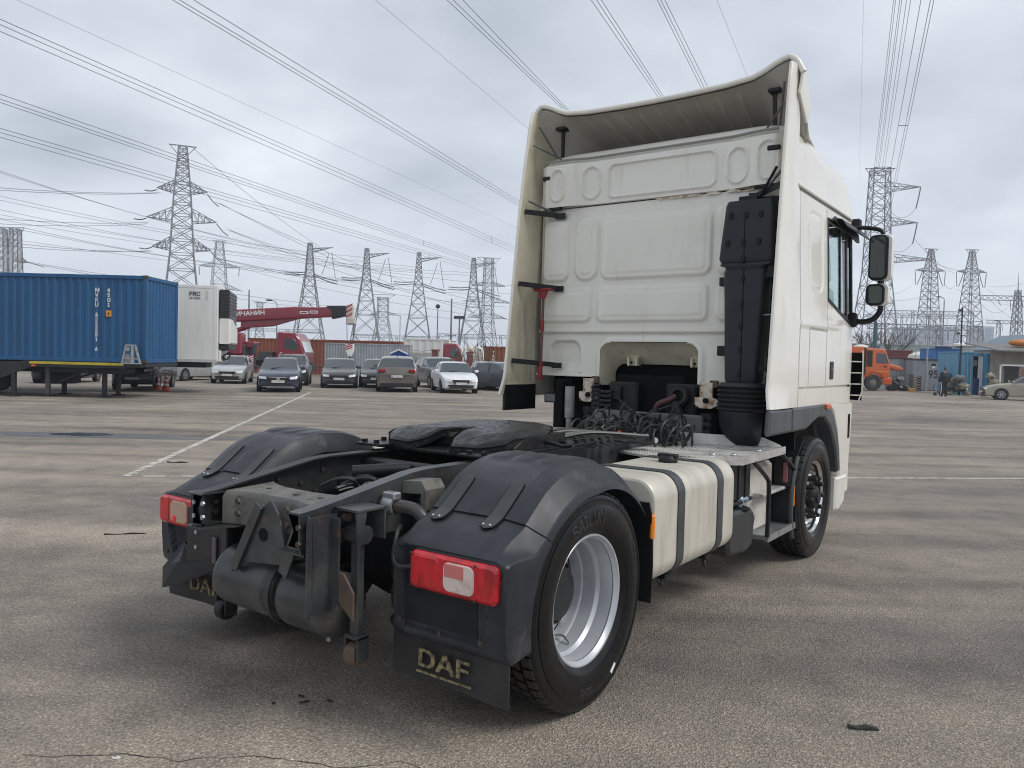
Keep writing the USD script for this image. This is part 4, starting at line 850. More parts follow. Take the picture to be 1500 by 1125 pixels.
# back wall: pressed sheet
ys_ = np.linspace(-1.16, 1.16, 233); z_ = cluster(1.46, 3.03, 158, [1.875], .006)
Xg, Zg = np.meshgrid(ys_, z_)
Hg = np.zeros_like(Xg)
for (a, b, c, d, r) in [(-1.09, -.84, 2.38, 2.92, .06), (-.74, -.53, 2.38, 2.93, .09), (-.47, .54, 2.38, 2.92, .07), (-1.10, -.59, 2.0, 2.285, .05), (-.50, .52, 2.0, 2.285, .05), (.62, 1.10, 2.0, 2.285, .05), (.62, 1.10, 2.38, 2.92, .05)]:
    s_ = sdrect(Xg, Zg, a, b, c, d, r); Hg += .022 * sstep(.028, -.004, s_) - .012 * sstep(.0, -.05, s_) * 0 + .006 * sstep(-.03, -.05, s_)
s_ = sdrect(Xg, Zg, -1.0, -.69, 1.55, 1.81, .08); Hg -= .035 * sstep(.012, -.012, s_) * sstep(1.52, 1.62, Zg)
Hg += .022 * sstep(.025, 0, np.abs(Zg - 1.905)) + np.where(np.abs(Zg - 1.875) < .0061, -.012, 0)
s_ = sdrect(Xg, Zg, -.46, .47, 1.2, 1.805, .10); Hg += .020 * sstep(.05, .012, np.abs(s_ - .012))
cornr = sstep(1.06, 1.16, np.abs(Xg)); Yg = CBK - Hg + .05 * cornr ** 2
Yg += (meshkit.fbm(np.stack([Xg * 3, Zg * 3, Xg * 0], -1), 2, 8) - .5) * .002
Kz = (Zg[:-1, :-1] + Zg[1:, 1:]) / 2; Kx = (Xg[:-1, :-1] + Xg[1:, 1:]) / 2
hole = (sdrect(Kx, Kz, -.46, .47, 1.2, 1.805, .10) < 0) | ((Kx < -.50) & (Kz < 1.50))
idx = np.arange(Xg.size).reshape(Xg.shape)
qq = np.stack([idx[:-1, :-1], idx[:-1, 1:], idx[1:, 1:], idx[1:, :-1]], -1)[~hole]
bw = tp('back_wall', MB().add(np.stack([Xg, Yg, Zg], -1).reshape(-1, 3), qq), CAB, 30, label='pressed white rear wall of the cab')
tp('rivet', MB().ball((.47, 2.985, 2.86), .012, 1).ball((-.68, 2.99, 1.53), .009, 1).ball((-.97, 2.99, 1.535), .008, 1).ball((-1.05, 2.99, 2.95), .01, 1), CAB, parent=bw)
op = np.array(rrect(-.46, .47, 1.2, 1.805, .10, 8)); op = op[op[:, 1] > 1.3]; op = op[np.argsort(-np.arctan2(op[:, 1] - 1.3, op[:, 0]))]
op = np.vstack([[(-.46, 1.42)], op, [(.47, 1.42)]])
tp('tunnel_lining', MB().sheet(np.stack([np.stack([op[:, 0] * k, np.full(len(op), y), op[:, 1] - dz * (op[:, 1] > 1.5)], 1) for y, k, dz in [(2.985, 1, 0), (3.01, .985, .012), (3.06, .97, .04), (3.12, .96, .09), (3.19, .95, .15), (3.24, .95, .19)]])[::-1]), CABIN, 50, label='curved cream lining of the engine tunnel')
for x in (-.20, .40):
    hb = tp('tunnel_bracket', MB().box(x - .05, x + .05, 3.14, 3.165, 1.60, 1.69, .006).box(x - .05, x - .03, 3.1, 3.17, 1.6, 1.68).box(x + .03, x + .05, 3.1, 3.17, 1.6, 1.68), CABIN)
    tp('bracket_bolt', bolts([(x - .025, 3.14, 1.63), (x + .025, 3.14, 1.63)], (0, -1, 0), .012), DARK, parent=hb)
tp('engine_bay', MB().box(-.6, .6, 3.30, 3.5, .9, 1.66).box(-1.15, -.47, 3.3, 3.34, .95, 1.52).box(.48, 1.18, 3.3, 3.34, .95, 1.5).box(-1.18, 1.18, 3.3, 4.9, 1.27, 1.285), DARK)
each(T, 'wall_edge', MB().box(-1.16, -.50, 2.985, 3.03, 1.488, 1.503, .004).box(.50, 1.16, 2.985, 3.03, 1.452, 1.462, .004), CAB)
m = MB(); rng = random.Random(3)
tp('rust_streak', MB().sheet(np.array([[(x, 2.982, 3.035 + .012 * math.sin(x * 37) * (x > .4)) for x in np.linspace(.05, 1.09, 60)], [(x, 2.982, 3.026 - .012 * meshkit.noise(np.array([x * 25, 0, 0]))) for x in np.linspace(.05, 1.09, 60)]])[::-1]), RUSTL, False, label='thin rust streak along the roof seam')
# roof
def roof_ring(z, w, yb, yf): return cab_ring(z, w, yb, yf, .09, .28)
rr_ = [roof_ring(z, w, yb, yf) for z, w, yb, yf in [(3.04, 1.20, 3.0, 5.12), (3.07, 1.20, 2.995, 5.13), (3.15, 1.19, 3.01, 5.12), (3.31, 1.178, 3.02, 5.04), (3.42, 1.15, 3.03, 4.9), (3.485, 1.09, 3.05, 4.7), (3.51, .97, 3.10, 4.5)]]
rr_ = [[(x, y, z + .07 * max(0, min(1, (z - 3.15) / .2)) * math.exp(-((y - 3.45) / .45) ** 2)) for x, y, z in r] for r in rr_]
tp('high_roof', MB().loft(rr_), CAB, 40)
xr = np.linspace(-1.12, 1.12, 225); zr = np.linspace(3.045, 3.47, 60); Xg, Zg = np.meshgrid(xr, zr); Hg = np.zeros_like(Xg)
for (a, b, c, d, r) in [(-1.0, -.86, 3.10, 3.385, .07), (-.68, -.51, 3.10, 3.385, .085), (-.42, .57, 3.09, 3.38, .06), (.67, .84, 3.09, 3.37, .085), (.93, 1.09, 3.09, 3.385, .08)]:
    s_ = sdrect(Xg, Zg, a, b, c, d, r); Hg += .014 * sstep(.020, 0, np.abs(s_)) - .004 * sstep(0, -.02, s_)
Hg += .05 * sstep(.62, .92, np.abs(Xg - .045)) * sstep(0, 1, 1.0)
Yg = 2.985 - Hg + .06 * sstep(3.42, 3.47, Zg) + .045 * sstep(1.05, 1.13, np.abs(Xg))
zt = 3.47 - .0 * Xg
Zg2 = 3.045 + (Zg - 3.045) * (1 - .085 * sstep(.93, .70, np.abs(Xg - .045)) * 0)
idx = np.arange(Xg.size).reshape(Xg.shape)
tp('roof_back', MB().add(np.stack([Xg, Yg, Zg2], -1).reshape(-1, 3), np.stack([idx[:-1, :-1], idx[:-1, 1:], idx[1:, 1:], idx[1:, :-1]], -1).reshape(-1, 4)), CAB, 30, label='pressed rear wall of the high roof')
tp('roof_edge', MB().tube([(x, 3.0 - .05 * float(sstep(.62, .92, abs(x - .045))), 3.468) for x in np.linspace(-1.08, 1.08, 60)], .012, 6), look('seal_grey', (.25, .24, .22), .6))
tp('roof_rail', MB().box(-.95, .95, 3.12, 3.16, 3.50, 3.545, .005).box(-.7, .7, 3.11, 3.165, 3.545, 3.55), CABIN)
m = MB()
for x in np.linspace(-.8, .8, 9): m.box(x - .012, x + .012, 3.1, 3.2, 3.44, 3.51)
tp('rail_foot', m, CABIN)
for x0 in (-.62, -.22, .2, .58): tp('rail_slot', MB().box(x0, x0 + .26, 3.114, 3.121, 3.512, 3.532), DARK)
tp('roof_seam', MB().box(1.192, 1.199, 3.1, 4.8, 3.022, 3.036), look('seal_grey', (.25, .24, .22), .6)); tp('drip_rail', MB().tube([(1.203, y, 3.048) for y in np.linspace(3.1, 4.8, 8)], .013, 6), CAB)
# ---- roof spoiler: a ribbed visor with raised corner ears
xs = np.linspace(-1.25, 1.25, 121); vs = np.linspace(0, 1, 25)
def ear(x): return float(sstep(.72, 1.06, abs(x)))
def spoiler_pt(x, v, off=0.0):
    if abs(x) > .98: v = v * .55 if False else v
    y0 = 2.97 - .0 * ear(x); z0 = float(np.interp(abs(x), [0, .3, .65, .86, .95, 1.04, 1.10, 1.15, 1.20, 1.25], [3.885, 3.888, 3.90, 3.922, 3.955, 4.0, 4.022, 4.03, 3.99, 3.89]))
    ve = v * (1 + 2.6 * float(sstep(.85, 1.12, abs(x)))); ve = min(ve, 1.0)
    y = y0 + v * (4.35 - y0); z = z0 + (3.50 - z0) * (ve ** .82) + .03 * math.sin(math.pi * ve)
    return np.array([x * (1 - .16 * v), y, z + off - .03 * min(1, abs(x) / 1.19) ** 2 * v])
top = np.array([[spoiler_pt(x, v, .0) for x in xs] for v in vs])
def under_rib(x, v):
    r = 0.0
    for c in np.linspace(-.72, .72, 9): r = max(r, float(sstep(.026, .008, abs(x - c))) * float(sstep(.06, .1, v) * sstep(.75, .6, v)))
    return r
xu = np.linspace(-1.225, 1.225, 270)
und = np.array([[spoiler_pt(x, v, -.035 - .022 * under_rib(x, v) - .02 * float(sstep(.05, 0, v))) for x in xu] for v in vs])
tp('roof_spoiler', MB().sheet(top), CAB, 50)
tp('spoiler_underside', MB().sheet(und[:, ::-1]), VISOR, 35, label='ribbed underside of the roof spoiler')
for s in (1, -1):
    zs0 = lambda y: float(np.interp(y, [2.93, 3.0, 3.22], [3.74, 3.68, 3.50]))
    G = []
    for y, zt_ in [(2.965, 3.90), (3.0, 3.885), (3.06, 3.82), (3.13, 3.73), (3.18, 3.64)]: G.append([(s * (1.235 + .006 * math.sin(t * 2.2) - .02 * t), y - .03 * t, zs0(y) * t + zt_ * (1 - t)) for t in np.linspace(0, 1, 6)])
    G = np.array(G); tp('spoiler_side', MB().sheet(G if s > 0 else G[::-1], .02), CAB, 50)
tp('spoiler_lip', MB().tube([spoiler_pt(x, 0, -.022) + [0, -.004, 0] for x in xs], .024, 8), CAB, 50)
# ---- side fairings
def fairing(s):
    zf = np.concatenate([np.linspace(1.31, 2.95, 34), np.linspace(3.0, 3.93, 24)]); us = np.linspace(0, 1, 13); G = []
    for z in zf:
        ye = float(np.interp(z, [1.31, 1.50, 3.0, 3.5, 3.8, 3.93], [2.50, 2.545, 2.715, 2.79, 2.84, 2.88]))
        xe = float(np.interp(z, [1.31, 1.45, 3.0, 3.4, 3.93], [1.235, 1.212, 1.210, 1.208, 1.20])) 
        y1 = float(np.interp(z, [1.3, 3.0, 3.08, 3.3, 3.93], [3.12, 3.14, 3.10, 3.07, 3.08])) + (.30 * float(sstep(3.1, 3.3, z)) if s < 0 else 0); x1 = cw_(min(z, 3.1)) + .008 if z < 3.08 else float(np.interp(z, [3.08, 3.5, 3.93], [1.205, 1.205, 1.20]))
        row = []
        for u in us:
            row.append((xe + (x1 - xe) * u + .012 * math.sin(math.pi * u), ye + (y1 - ye) * u, z))
        G.append(row)
    G = np.array(G)
    f = sub('side_fairing')
    tp('fairing_skin', mirror_s(MB().sheet(G[:, ::-1][:, ::-1]), s), CAB, 40, parent=f)
    I = G.copy(); I[..., 0] -= .028; I[:, 0, 1] += .004
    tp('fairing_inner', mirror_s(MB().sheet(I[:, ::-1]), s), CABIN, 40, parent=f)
    tp('fairing_edge', mirror_s(MB().tube(G[:, 0] - [.014, 0, 0], .0145, 8), s), CAB, 40, parent=f)
    # dark inner seam with the cab
    for z, L in ((3.0, .30), (2.33, .26), (1.62, .26)):
        ye = float(np.interp(z, [1.31, 3.0], [2.53, 2.715]))
        tp('fairing_bracket', mirror_s(MB().bar((1.18, ye + .06, z), (.93, 2.965, z - .03), .012, .045).box(.86, .96, 2.955, 2.975, z - .06, z - .01), s), BLACK, parent=f)
    tp('stay_rod', mirror_s(MB().tube([(1.16, 2.80, 3.10), (.98, 2.97, 3.0)], .010, 6).tube([(1.15, 2.84, 3.62), (.95, 3.05, 3.50)], .008, 6).tube([(1.13, 2.9, 3.80), (1.0, 3.2, 3.42)], .009, 6), s), look('rod_grey', (.10, .10, .098), .5), parent=f)
    tp('hinge', mirror_s(MB().box(.90, 1.02, 2.94, 2.975, 3.02, 3.06, .006).box(1.0, 1.1, 2.93, 2.97, 3.30, 3.34, .008), s), BLACK, parent=f)
    tp('spoiler_bracket', mirror_s(MB().bar((1.0, 3.12, 3.50), (.99, 3.1, 3.80), .028, .02, (0, 1, 0)).box(.95, 1.05, 3.05, 3.16, 3.79, 3.82, .006), s), BLACK, parent=f)
    if s < 0:
        tp('fairing_foot', MB().prism([(2.55, 1.165), (2.553, 1.405), (3.05, 1.405), (3.05, 1.165)], 'x', -1.222, -1.195, .004), BLACK, parent=f, label='black lower end of the left fairing')
        tp('fairing_fill', MB().prism([(2.545, 1.40), (2.55, 1.42), (3.05, 1.42), (3.05, 1.40)], 'x', -1.225, -1.19), CABIN, parent=f)
fairing(1); fairing(-1)
m = MB()
# ---- air intake stack on the back wall
ik = sub('intake_stack')
def taper(r0, r1, y0, y1):       # rounded box between two rectangles (x0, x1, z)
    R = []
    for (x0, x1, z), (ya, yb) in ((r0, (y0, y1)), (r1, (y0, y1))):
        R.append([(x, y, z) for x, y in rrect(x0, x1, ya, yb, .045, 5)])
    a, b = np.array(R[0]), np.array(R[1]); ca, cb = a.mean(0), b.mean(0)
    sh = lambda p, c, k, dz: (p - c) * [k, k, 1] + c + [0, 0, dz]
    sg = 1 if r1[2] > r0[2] else -1
    return MB().loft([sh(a, ca, .93, 0), sh(a, ca, 1, .03 * sg), sh(b, cb, 1, -.03 * sg), sh(b, cb, .93, 0)])
tp('intake_head', taper((.685, 1.135, 2.43), (.73, 1.115, 2.905), 2.79, 2.985), STACK, 40, parent=ik)
tp('intake_collar', taper((.73, 1.07, 2.37), (.69, 1.13, 2.44), 2.80, 2.985), STACK, 40, parent=ik)
tp('intake_pipe', taper((.755, 1.025, 1.49), (.725, 1.065, 2.39), 2.805, 2.985), STACK, 40, parent=ik)
m = MB()
for x, z in [(.785, 2.79), (.905, 2.79), (1.02, 2.79), (.765, 2.58), (.89, 2.58), (1.01, 2.58), (.89, 2.45)]:
    m.prism(rrect(x - .017, x + .017, z - .026, z + .026, .014, 4), 'y', 2.778, 2.80, .004)
for x, z in [(.89, 2.30), (.888, 2.10), (.885, 1.93), (.885, 1.75), (.885, 1.56)]: m.prism(rrect(x - .015, x + .015, z - .024, z + .024, .013, 4), 'y', 2.794, 2.81, .004)
each(ik, 'drain_slot', m, look('slot_black', (.002, .002, .002), .8), 30)
tp('seam_groove', MB().box(.895, .899, 2.786, 2.80, 2.44, 2.76).box(.893, .897, 2.80, 2.81, 1.5, 2.38), DARK, parent=ik)
tp('stack_bracket', MB().box(.80, .95, 2.90, 2.97, 2.905, 2.96, .006).box(1.06, 1.14, 2.86, 2.97, 2.30, 2.36, .006).box(.66, .73, 2.9, 2.97, 2.26, 2.33, .006).box(.66, .73, 2.9, 2.97, 1.70, 1.78, .006).box(.9, 1.1, 2.955, 2.975, 2.90, 2.95, .004), BLACK, parent=ik)
tp('stack_stay', MB().tube([(.95, 2.93, 2.93), (1.14, 2.75, 3.12)], .012, 6), BLACK, parent=ik)
gb = tp('grab_rail', MB().tube(smoothline([(1.10, 2.96, 2.34), (1.10, 2.90, 2.36), (1.09, 2.86, 2.26), (1.085, 2.86, 1.9), (1.085, 2.86, 1.65), (1.095, 2.88, 1.56), (1.11, 2.96, 1.52)], 30), .016, 8), BLACK)
tp('rail_clamp', MB().box(1.06, 1.14, 2.84, 2.97, 2.33, 2.41, .008).box(1.07, 1.15, 2.86, 2.97, 1.46, 1.55, .008), BLACK, parent=gb)
tp('wire_clip', MB().tube([(1.04, 2.84, 2.02), (1.16, 2.80, 2.02)], .006, 6), STEEL, parent=gb)
# ---- lower cladding and front corner
cl = tp('wheel_arch_cladding', MB().prism([(2.995, 1.118), (3.40, 1.118), (3.55, 1.155), (3.75, 1.20), (3.95, 1.19), (4.13, 1.11), (4.28, .97), (4.39, .82), (4.45, .66), (4.55, .66), (4.50, .85), (4.40, 1.04), (4.26, 1.20), (4.10, 1.288), (3.95, 1.306), (2.995, 1.306)], 'x', 1.12, 1.252, .016), CLAD, 18)
tp('rear_cladding', MB().prism([(2.455, 1.118), (2.982, 1.118), (2.982, 1.306), (2.475, 1.306)], 'x', 1.205, 1.252, .018), CLAD, 18)
tp('marker_lamp', MB().box(1.245, 1.275, 3.93, 4.03, 1.262, 1.312, .01), ORANGE)
tp('front_corner', MB().prism([(4.15, 1.30), (4.30, 1.215), (4.44, 1.05), (4.53, .86), (4.575, .66), (4.60, .60), (4.90, .60), (4.97, .9), (5.02, 1.30)], 'x', 1.02, 1.236, .02), CAB, 30)
tp('entry_step', MB().prism([(4.50, .60), (4.50, .30), (4.60, .27), (4.82, .33), (4.90, .595)], 'x', 1.0, 1.232, .02), CAB, 30)
tp('step_plate', MB().box(1.0, 1.22, 4.6, 4.82, .36, .40, .004), BLACK)
tp('corner_grille', MB().box(1.236, 1.242, 4.84, 4.90, .95, 1.18), DARK)
tp('front_bumper', MB().prism(rrect(-1.2, 1.2, 4.9, 5.25, .18), 'z', .38, 1.30, .03), CAB, 40)
ad = sub('air_deflector')
G = [[(1.312 - .02 * u - (.05 * max(0, 1.40 - z) / .1) ** 1.0 * .6 - .5 * max(0, z - 1.74) ** 1.5, 5.0 + .10 * u, z) for u in np.linspace(0, 1, 5)] for z in np.linspace(1.30, 1.80, 16)]
tp('deflector_skin', MB().sheet(np.array(G), .012), CAB, 40, parent=ad)
for z in (1.36, 1.47, 1.58, 1.69): tp('deflector_rib', MB().box(1.10, 1.30, 5.0, 5.09, z - .006, z + .006), CAB, parent=ad)
tp('deflector_back', MB().box(1.05, 1.295, 5.09, 5.11, 1.31, 1.78), DARK, parent=ad)
# ---- mirrors, visor, aerial
mr = sub('mirror')
tp('mirror_arm', MB().tube(smoothline([(1.22, 4.88, 2.09), (1.32, 4.86, 2.07), (1.42, 4.84, 2.09), (1.48, 4.84, 2.16), (1.49, 4.84, 2.24)], 22), .026, 10).tube(smoothline([(1.18, 4.88, 2.97), (1.32, 4.86, 2.965), (1.46, 4.85, 2.93), (1.49, 4.85, 2.87)], 18), .02, 10).box(1.2, 1.28, 4.82, 4.92, 2.02, 2.16, .02).tube([(1.48, 4.85, 2.47), (1.48, 4.85, 2.38)], .03, 8), BLACK, parent=mr)
def mirror_body(x0, x1, z0, z1, y):
    out = rrect(x0, x1, z0, z1, .05, 6)
    c = np.array(out).mean(0); R = []
    for k, dy in [(.96, -.012), (1.0, 0), (1.02, .05), (.96, .10), (.80, .14)]:
        R.append([(x, y + dy, z) for x, z in (np.array(out) - c) * k + c])
    return MB().loft(R[::-1])
for x0, x1, z0, z1, y in ((1.375, 1.575, 2.455, 2.885, 4.80), (1.36, 1.555, 2.215, 2.425, 4.80)):
    tp('mirror_shell', mirror_body(x0 + .03, x1, z0, z1, y + .02), WHITE, 50, parent=mr)
    tp('mirror_frame', mirror_body(x0, x1 - .03, z0 + .005, z1 - .005, y), BLACK, 50, parent=mr)
    gx = [(x, z) for x, z in rrect(x0 + .018, x1 - .05, z0 + .025, z1 - .025, .035, 6)]
    tp('mirror_glass', MB().loft([[(x, y - .0135, z) for x, z in gx][::-1], [(x, y - .0165 + 0.0, z) for x, z in gx][::-1]][::1]), MIRG, 30, parent=mr)
tp('wind_deflector', MB().prism([(4.05, 2.93), (4.12, 2.965), (5.0, 2.93), (5.06, 2.85), (4.98, 2.84)], 'x', 1.22, 1.235, .003).sheet(np.array([[(1.20, y, 2.97), (1.27, y, 2.95), (1.31, y + .02, 2.89)] for y in np.linspace(4.2, 5.15, 8)])[:, ::-1], .01), BLACK, 40)
tp('visor_bracket', MB().box(1.16, 1.25, 4.98, 5.06, 2.95, 3.08, .012), BLACK)
tp('antenna', MB().tube([(1.02, 3.75, 3.40), (1.02, 3.76, 3.78)], [.012, .005], 8).cyl((1.02, 3.75, 3.38), (1.02, 3.75, 3.44), .02), BLACK)
sq = thing('squeegee', 'red long handled squeegee standing behind the left fairing of the cab', 'squeegee', (-1.02, 2.86, 0))
part(sq, 'handle', MB().tube([(.0, 0, 1.52), (0, .02, 2.26)], .013, 8), look('handle_grey_red', (.12, .05, .05), .5, var=.4, vscale=9))
part(sq, 'grip', MB().tube([(-.002, -.003, 1.45), (0, 0, 1.62)], .022, 8).tube([(0, .013, 1.9), (0, .014, 2.0)], .018, 8), REDT)
part(sq, 'head', MB().box(-.10, .10, -.01, .03, 2.27, 2.295, .006).prism([(-.05, 2.27), (.05, 2.27), (.02, 2.20), (-.02, 2.20)], 'y', .0, .025), REDT)
part(sq, 'blade', MB().box(-.115, .115, .0, .012, 2.295, 2.32), BLACK)
# ================================================================ THE YARD AROUND
AL = -YAW
FH = np.array([math.sin(YAW), math.cos(YAW), 0.0]); RH = np.array([math.cos(YAW), -math.sin(YAW), 0.0]); C0 = np.array(CAM_POS)
def gp(col, depth, z=0.0):
    """point on the ground at a distance along the yard, col counting sideways"""
    p = C0 + FH * depth + RH * depth * (col - 750) / 1150; return np.array([p[0], p[1], z])
def hz(col): return 507.9 + .024 * col            # eye level
def zat(col, row, depth): return C0[2] + (hz(col) - row) / 1150 * depth
GLASSD = look('car_glass', (0.025, 0.032, 0.036), 0.06, coat=.6, spec=.8)
CARTYRE = look('car_tyre', (.014, .014, .015), .7)
CARRIM = look('car_rim', (.36, .37, .38), .35, metal=.6)
HEADL = look('headlight', (.62, .65, .68), .12, coat=.8)
TAILL = look('taillight', (.25, .012, .015), .2, coat=.5)
PLATE = look('number_plate', (.55, .55, .53), .5, col2=(.30, .30, .30), vscale=22, amount=(.5, .58))
GRILL = look('grille_black', (.012, .012, .013), .35)
def paint(name, col, metal=.0, rough=.3): return look(name, col, rough, metal=metal, coat=.6, col2=tuple(c * .8 for c in col), vscale=2.2)
KIND = {
 'sedan': dict(L=4.6, W=1.76, H=1.48, t=[0, .012, .05, .13, .24, .285, .43, .56, .68, .81, .90, .975, 1.0], belt=[.36, .43, .50, .555, .60, .62, .635, .645, .655, .665, .655, .60, .45], roof=[0, 0, 0, 0, 0, 0, .955, 1.0, .965, 0, 0, 0, 0], cab=(5, 9)),
 'hatch': dict(L=4.25, W=1.76, H=1.52, t=[0, .012, .05, .13, .23, .275, .42, .56, .72, .86, .94, .985, 1.0], belt=[.36, .43, .50, .555, .60, .62, .64, .65, .66, .66, .65, .58, .45], roof=[0, 0, 0, 0, 0, 0, .95, 1.0, .985, .93, 0, 0, 0], cab=(5, 10)),
 'suv': dict(L=4.5, W=1.86, H=1.66, t=[0, .012, .045, .11, .22, .27, .40, .54, .70, .88, .955, .985, 1.0], belt=[.38, .46, .53, .585, .62, .64, .655, .665, .675, .69, .66, .56, .46], roof=[0, 0, 0, 0, 0, 0, .95, 1.0, .99, .93, 0, 0, 0], cab=(5, 10)),
 'boxy': dict(L=4.4, W=1.72, H=1.70, t=[0, .012, .04, .11, .24, .29, .36, .54, .74, .93, .98, .992, 1.0], belt=[.42, .50, .55, .575, .59, .60, .62, .63, .63, .63, .62, .56, .48], roof=[0, 0, 0, 0, 0, 0, .96, 1.0, 1.0, .97, 0, 0, 0], cab=(5, 10)),
}
def car(name, label, kind, col, depth, turn, body, rear=False, scale=1.0, rails=False, group='cars parked in the yard', grille='dark', chrome=False, lampcol=None, spoiler=False):
    K = KIND[kind]; L, W, H = K['L'] * scale, K['W'] * scale, K['H'] * scale
    o = gp(col, depth); rot = AL + turn + (math.pi if rear else 0)
    t = thing(name, label, 'car', o, rot, group)
    wd = [.80, .88, .945, .975, .99, 1, 1, 1, 1, 1, .98, .93, .86]
    zb = .135 * H; R = []; a, b = K['cab']
    for i, s in enumerate(K['t']):
        w = W / 2 * wd[i]; bz = K['belt'][i] * H; rz = K['roof'][i] * H
        arch = 0
        low = zb + (.10 if i in (0, 12) else .03 if i in (1, 11) else 0)
        if rz: wr = w * (.74 if kind != 'boxy' else .82); top = [(w * .955, bz + .03), (wr + .03, rz - .06), (wr * .86, rz - .012), (0, rz)]
        else: top = [(w * .94, bz + .012), (w * .86, bz + .03), (w * .70, bz + .042), (0, bz + .055)]
        half = [(w * .80, low), (w * .955, low + .03), (w * .995, low + .5 * (bz - low)), (w, bz - .06), (w * .975, bz)] + top
        y = s * L - L / 2
        R.append([(x, y + (.10 * (x / w) ** 2 * W / 2 if i < 3 else -.06 * (x / w) ** 2 if i > 10 else 0), z) for x, z in half] + [(-x, y + (.10 * (x / w) ** 2 * W / 2 if i < 3 else -.06 * (x / w) ** 2 if i > 10 else 0), z) for x, z in half[::-1][1:]])
    R = np.array(R); m, n = R.shape[:2]; bq, gl = [], {}
    for i in range(m - 1):
        for j in range(n - 1):
            q = (i * n + j, i * n + j + 1, (i + 1) * n + j + 1, (i + 1) * n + j)
            k = None
            if i == a and j in (6, 7, 8, 9): k = 'windscreen'
            elif i == b - 1 and j in (6, 7, 8, 9): k = 'rear_window'
            elif a < i < b - 1 and j in (5, 10): k = 'side_window'
            elif i in (a, b - 1) and j in (5, 10): k = 'side_window'
            if k: gl.setdefault(k, []).append(q)
            else: bq.append(q)
    bq += [(i * n + n - 1, i * n, (i + 1) * n, (i + 1) * n + n - 1) for i in range(m - 1)]
    V = R.reshape(-1, 3)
    mb = MB().add(V, np.array(bq)[:, ::-1]); c0, c1 = R[0].mean(0), R[-1].mean(0)
    for ring, flip in ((R[0], False), (R[-1], True)):
        c = ring.mean(0); f = [(i, (i + 1) % n, n) for i in range(n)]; mb.add(np.vstack([ring, c]), [x[::-1] if flip else x for x in f])
    part(t, 'body', mb, body, 40)
    for k, qs in gl.items(): part(t, k, MB().add(V, np.array(qs)[:, ::-1]), GLASSD, 40)
    each(t, 'pillar', MB().bar((W / 2 * .965, .02 * L, K['belt'][7] * H), (W / 2 * .77, .03 * L, .93 * H), .06, .04).bar((-W / 2 * .965, .02 * L, K['belt'][7] * H), (-W / 2 * .77, .03 * L, .93 * H), .06, .04), body if kind != 'sedan' else GRILL)
    rw = .325 * scale if kind in ('suv', 'boxy') else .305 * scale
    for yy in (-.315 * L, .285 * L):
        for sx in (1, -1):
            w_ = numbered(t, 'wheel'); UsdGeom.Xform.Define(stage, w_)
            part(w_, 'arch', MB().lathe([(rw * 1.16, 0), (.01, 0)][::sx], (sx * (W / 2 * .996 + .004), yy, rw * 1.05), (1, 0, 0), 24), GRILL, parent_smooth := 30)
            part(w_, 'tyre', MB().lathe([(rw * .66, .10), (rw * .95, .105), (rw, .08), (rw, -.10), (rw * .66, -.11)] if sx < 0 else [(rw * .66, -.11), (rw, -.10), (rw, .08), (rw * .95, .105), (rw * .66, .10)], (sx * (W / 2 - .09), yy, rw), (sx, 0, 0) if sx > 0 else (1, 0, 0), 24) if sx > 0 else MB().lathe([(rw * .66, -.10), (rw * .95, -.105), (rw, -.08), (rw, .10), (rw * .66, .11)], (-(W / 2 - .09), yy, rw), (1, 0, 0), 24), CARTYRE, 30)
            rm = MB(); xo = sx * (W / 2 + .003)
            rm.lathe([(rw * .66, xo), (rw * .58, xo), (rw * .55, xo - sx * .05)], (0, yy, rw), (1, 0, 0), 24)
            for k in range(6):
                an = k * math.pi / 3; rm.bar((xo - sx * .01, yy, rw), (xo - sx * .01, yy + rw * .6 * math.cos(an), rw + rw * .6 * math.sin(an)), .05, .02, (1, 0, 0))
            part(w_, 'rim', rm, CARRIM, 30)
    yf = -L / 2; fz = K['belt'][1] * H
    hl = look('headlight', None) if lampcol is None else lampcol
    for sx in (1, -1):
        part(t, 'headlight', MB().loft([[(sx * W * .27, yf + .055, fz + .02), (sx * W * .27, yf + .045, fz - .09), (sx * W * .43, yf + .13, fz - .06), (sx * W * .445, yf + .20, fz + .05)][::sx], [(sx * W * .27, yf + .02, fz + .02), (sx * W * .27, yf + .01, fz - .09), (sx * W * .43, yf + .095, fz - .06), (sx * W * .445, yf + .17, fz + .05)][::sx]]), hl)
        part(t, 'wing_mirror', MB().box(sx * W * .5, sx * W * .5 + sx * .19, -.205 * L, -.205 * L + .09, K['belt'][6] * H + .02, K['belt'][6] * H + .15, .03), body)
        rz = K['belt'][11] * H
        part(t, 'tail_light', MB().box(sx * W * .28, sx * W * .445, L / 2 - .10, L / 2 - .012, rz - .02, rz + .12, .02), TAILL)
    part(t, 'grille', MB().prism([(-W * .24, fz + .0), (W * .24, fz + .0), (W * .20, fz - .15), (-W * .20, fz - .15)], 'y', yf - .012, yf + .08, .01), GRILL)
    part(t, 'air_intake', MB().prism([(-W * .36, zb + .20), (W * .36, zb + .20), (W * .30, zb + .07), (-W * .30, zb + .07)], 'y', yf - .005, yf + .1, .01), GRILL)
    if chrome: part(t, 'grille_bar', MB().box(-W * .2, W * .2, yf - .02, yf, fz - .015, fz + .01, .004).box(-.07, .07, yf - .022, yf, fz - .10, fz - .04, .01), CHROME)
    part(t, 'bumper_strip', MB().box(-W * .37, W * .37, yf - .012, yf + .05, zb + .02, zb + .05, .01), CARRIM if chrome else GRILL)
    part(t, 'number_plate', MB().box(-.26, .26, yf - .022, yf - .005, zb + .20, zb + .315, .004), PLATE)
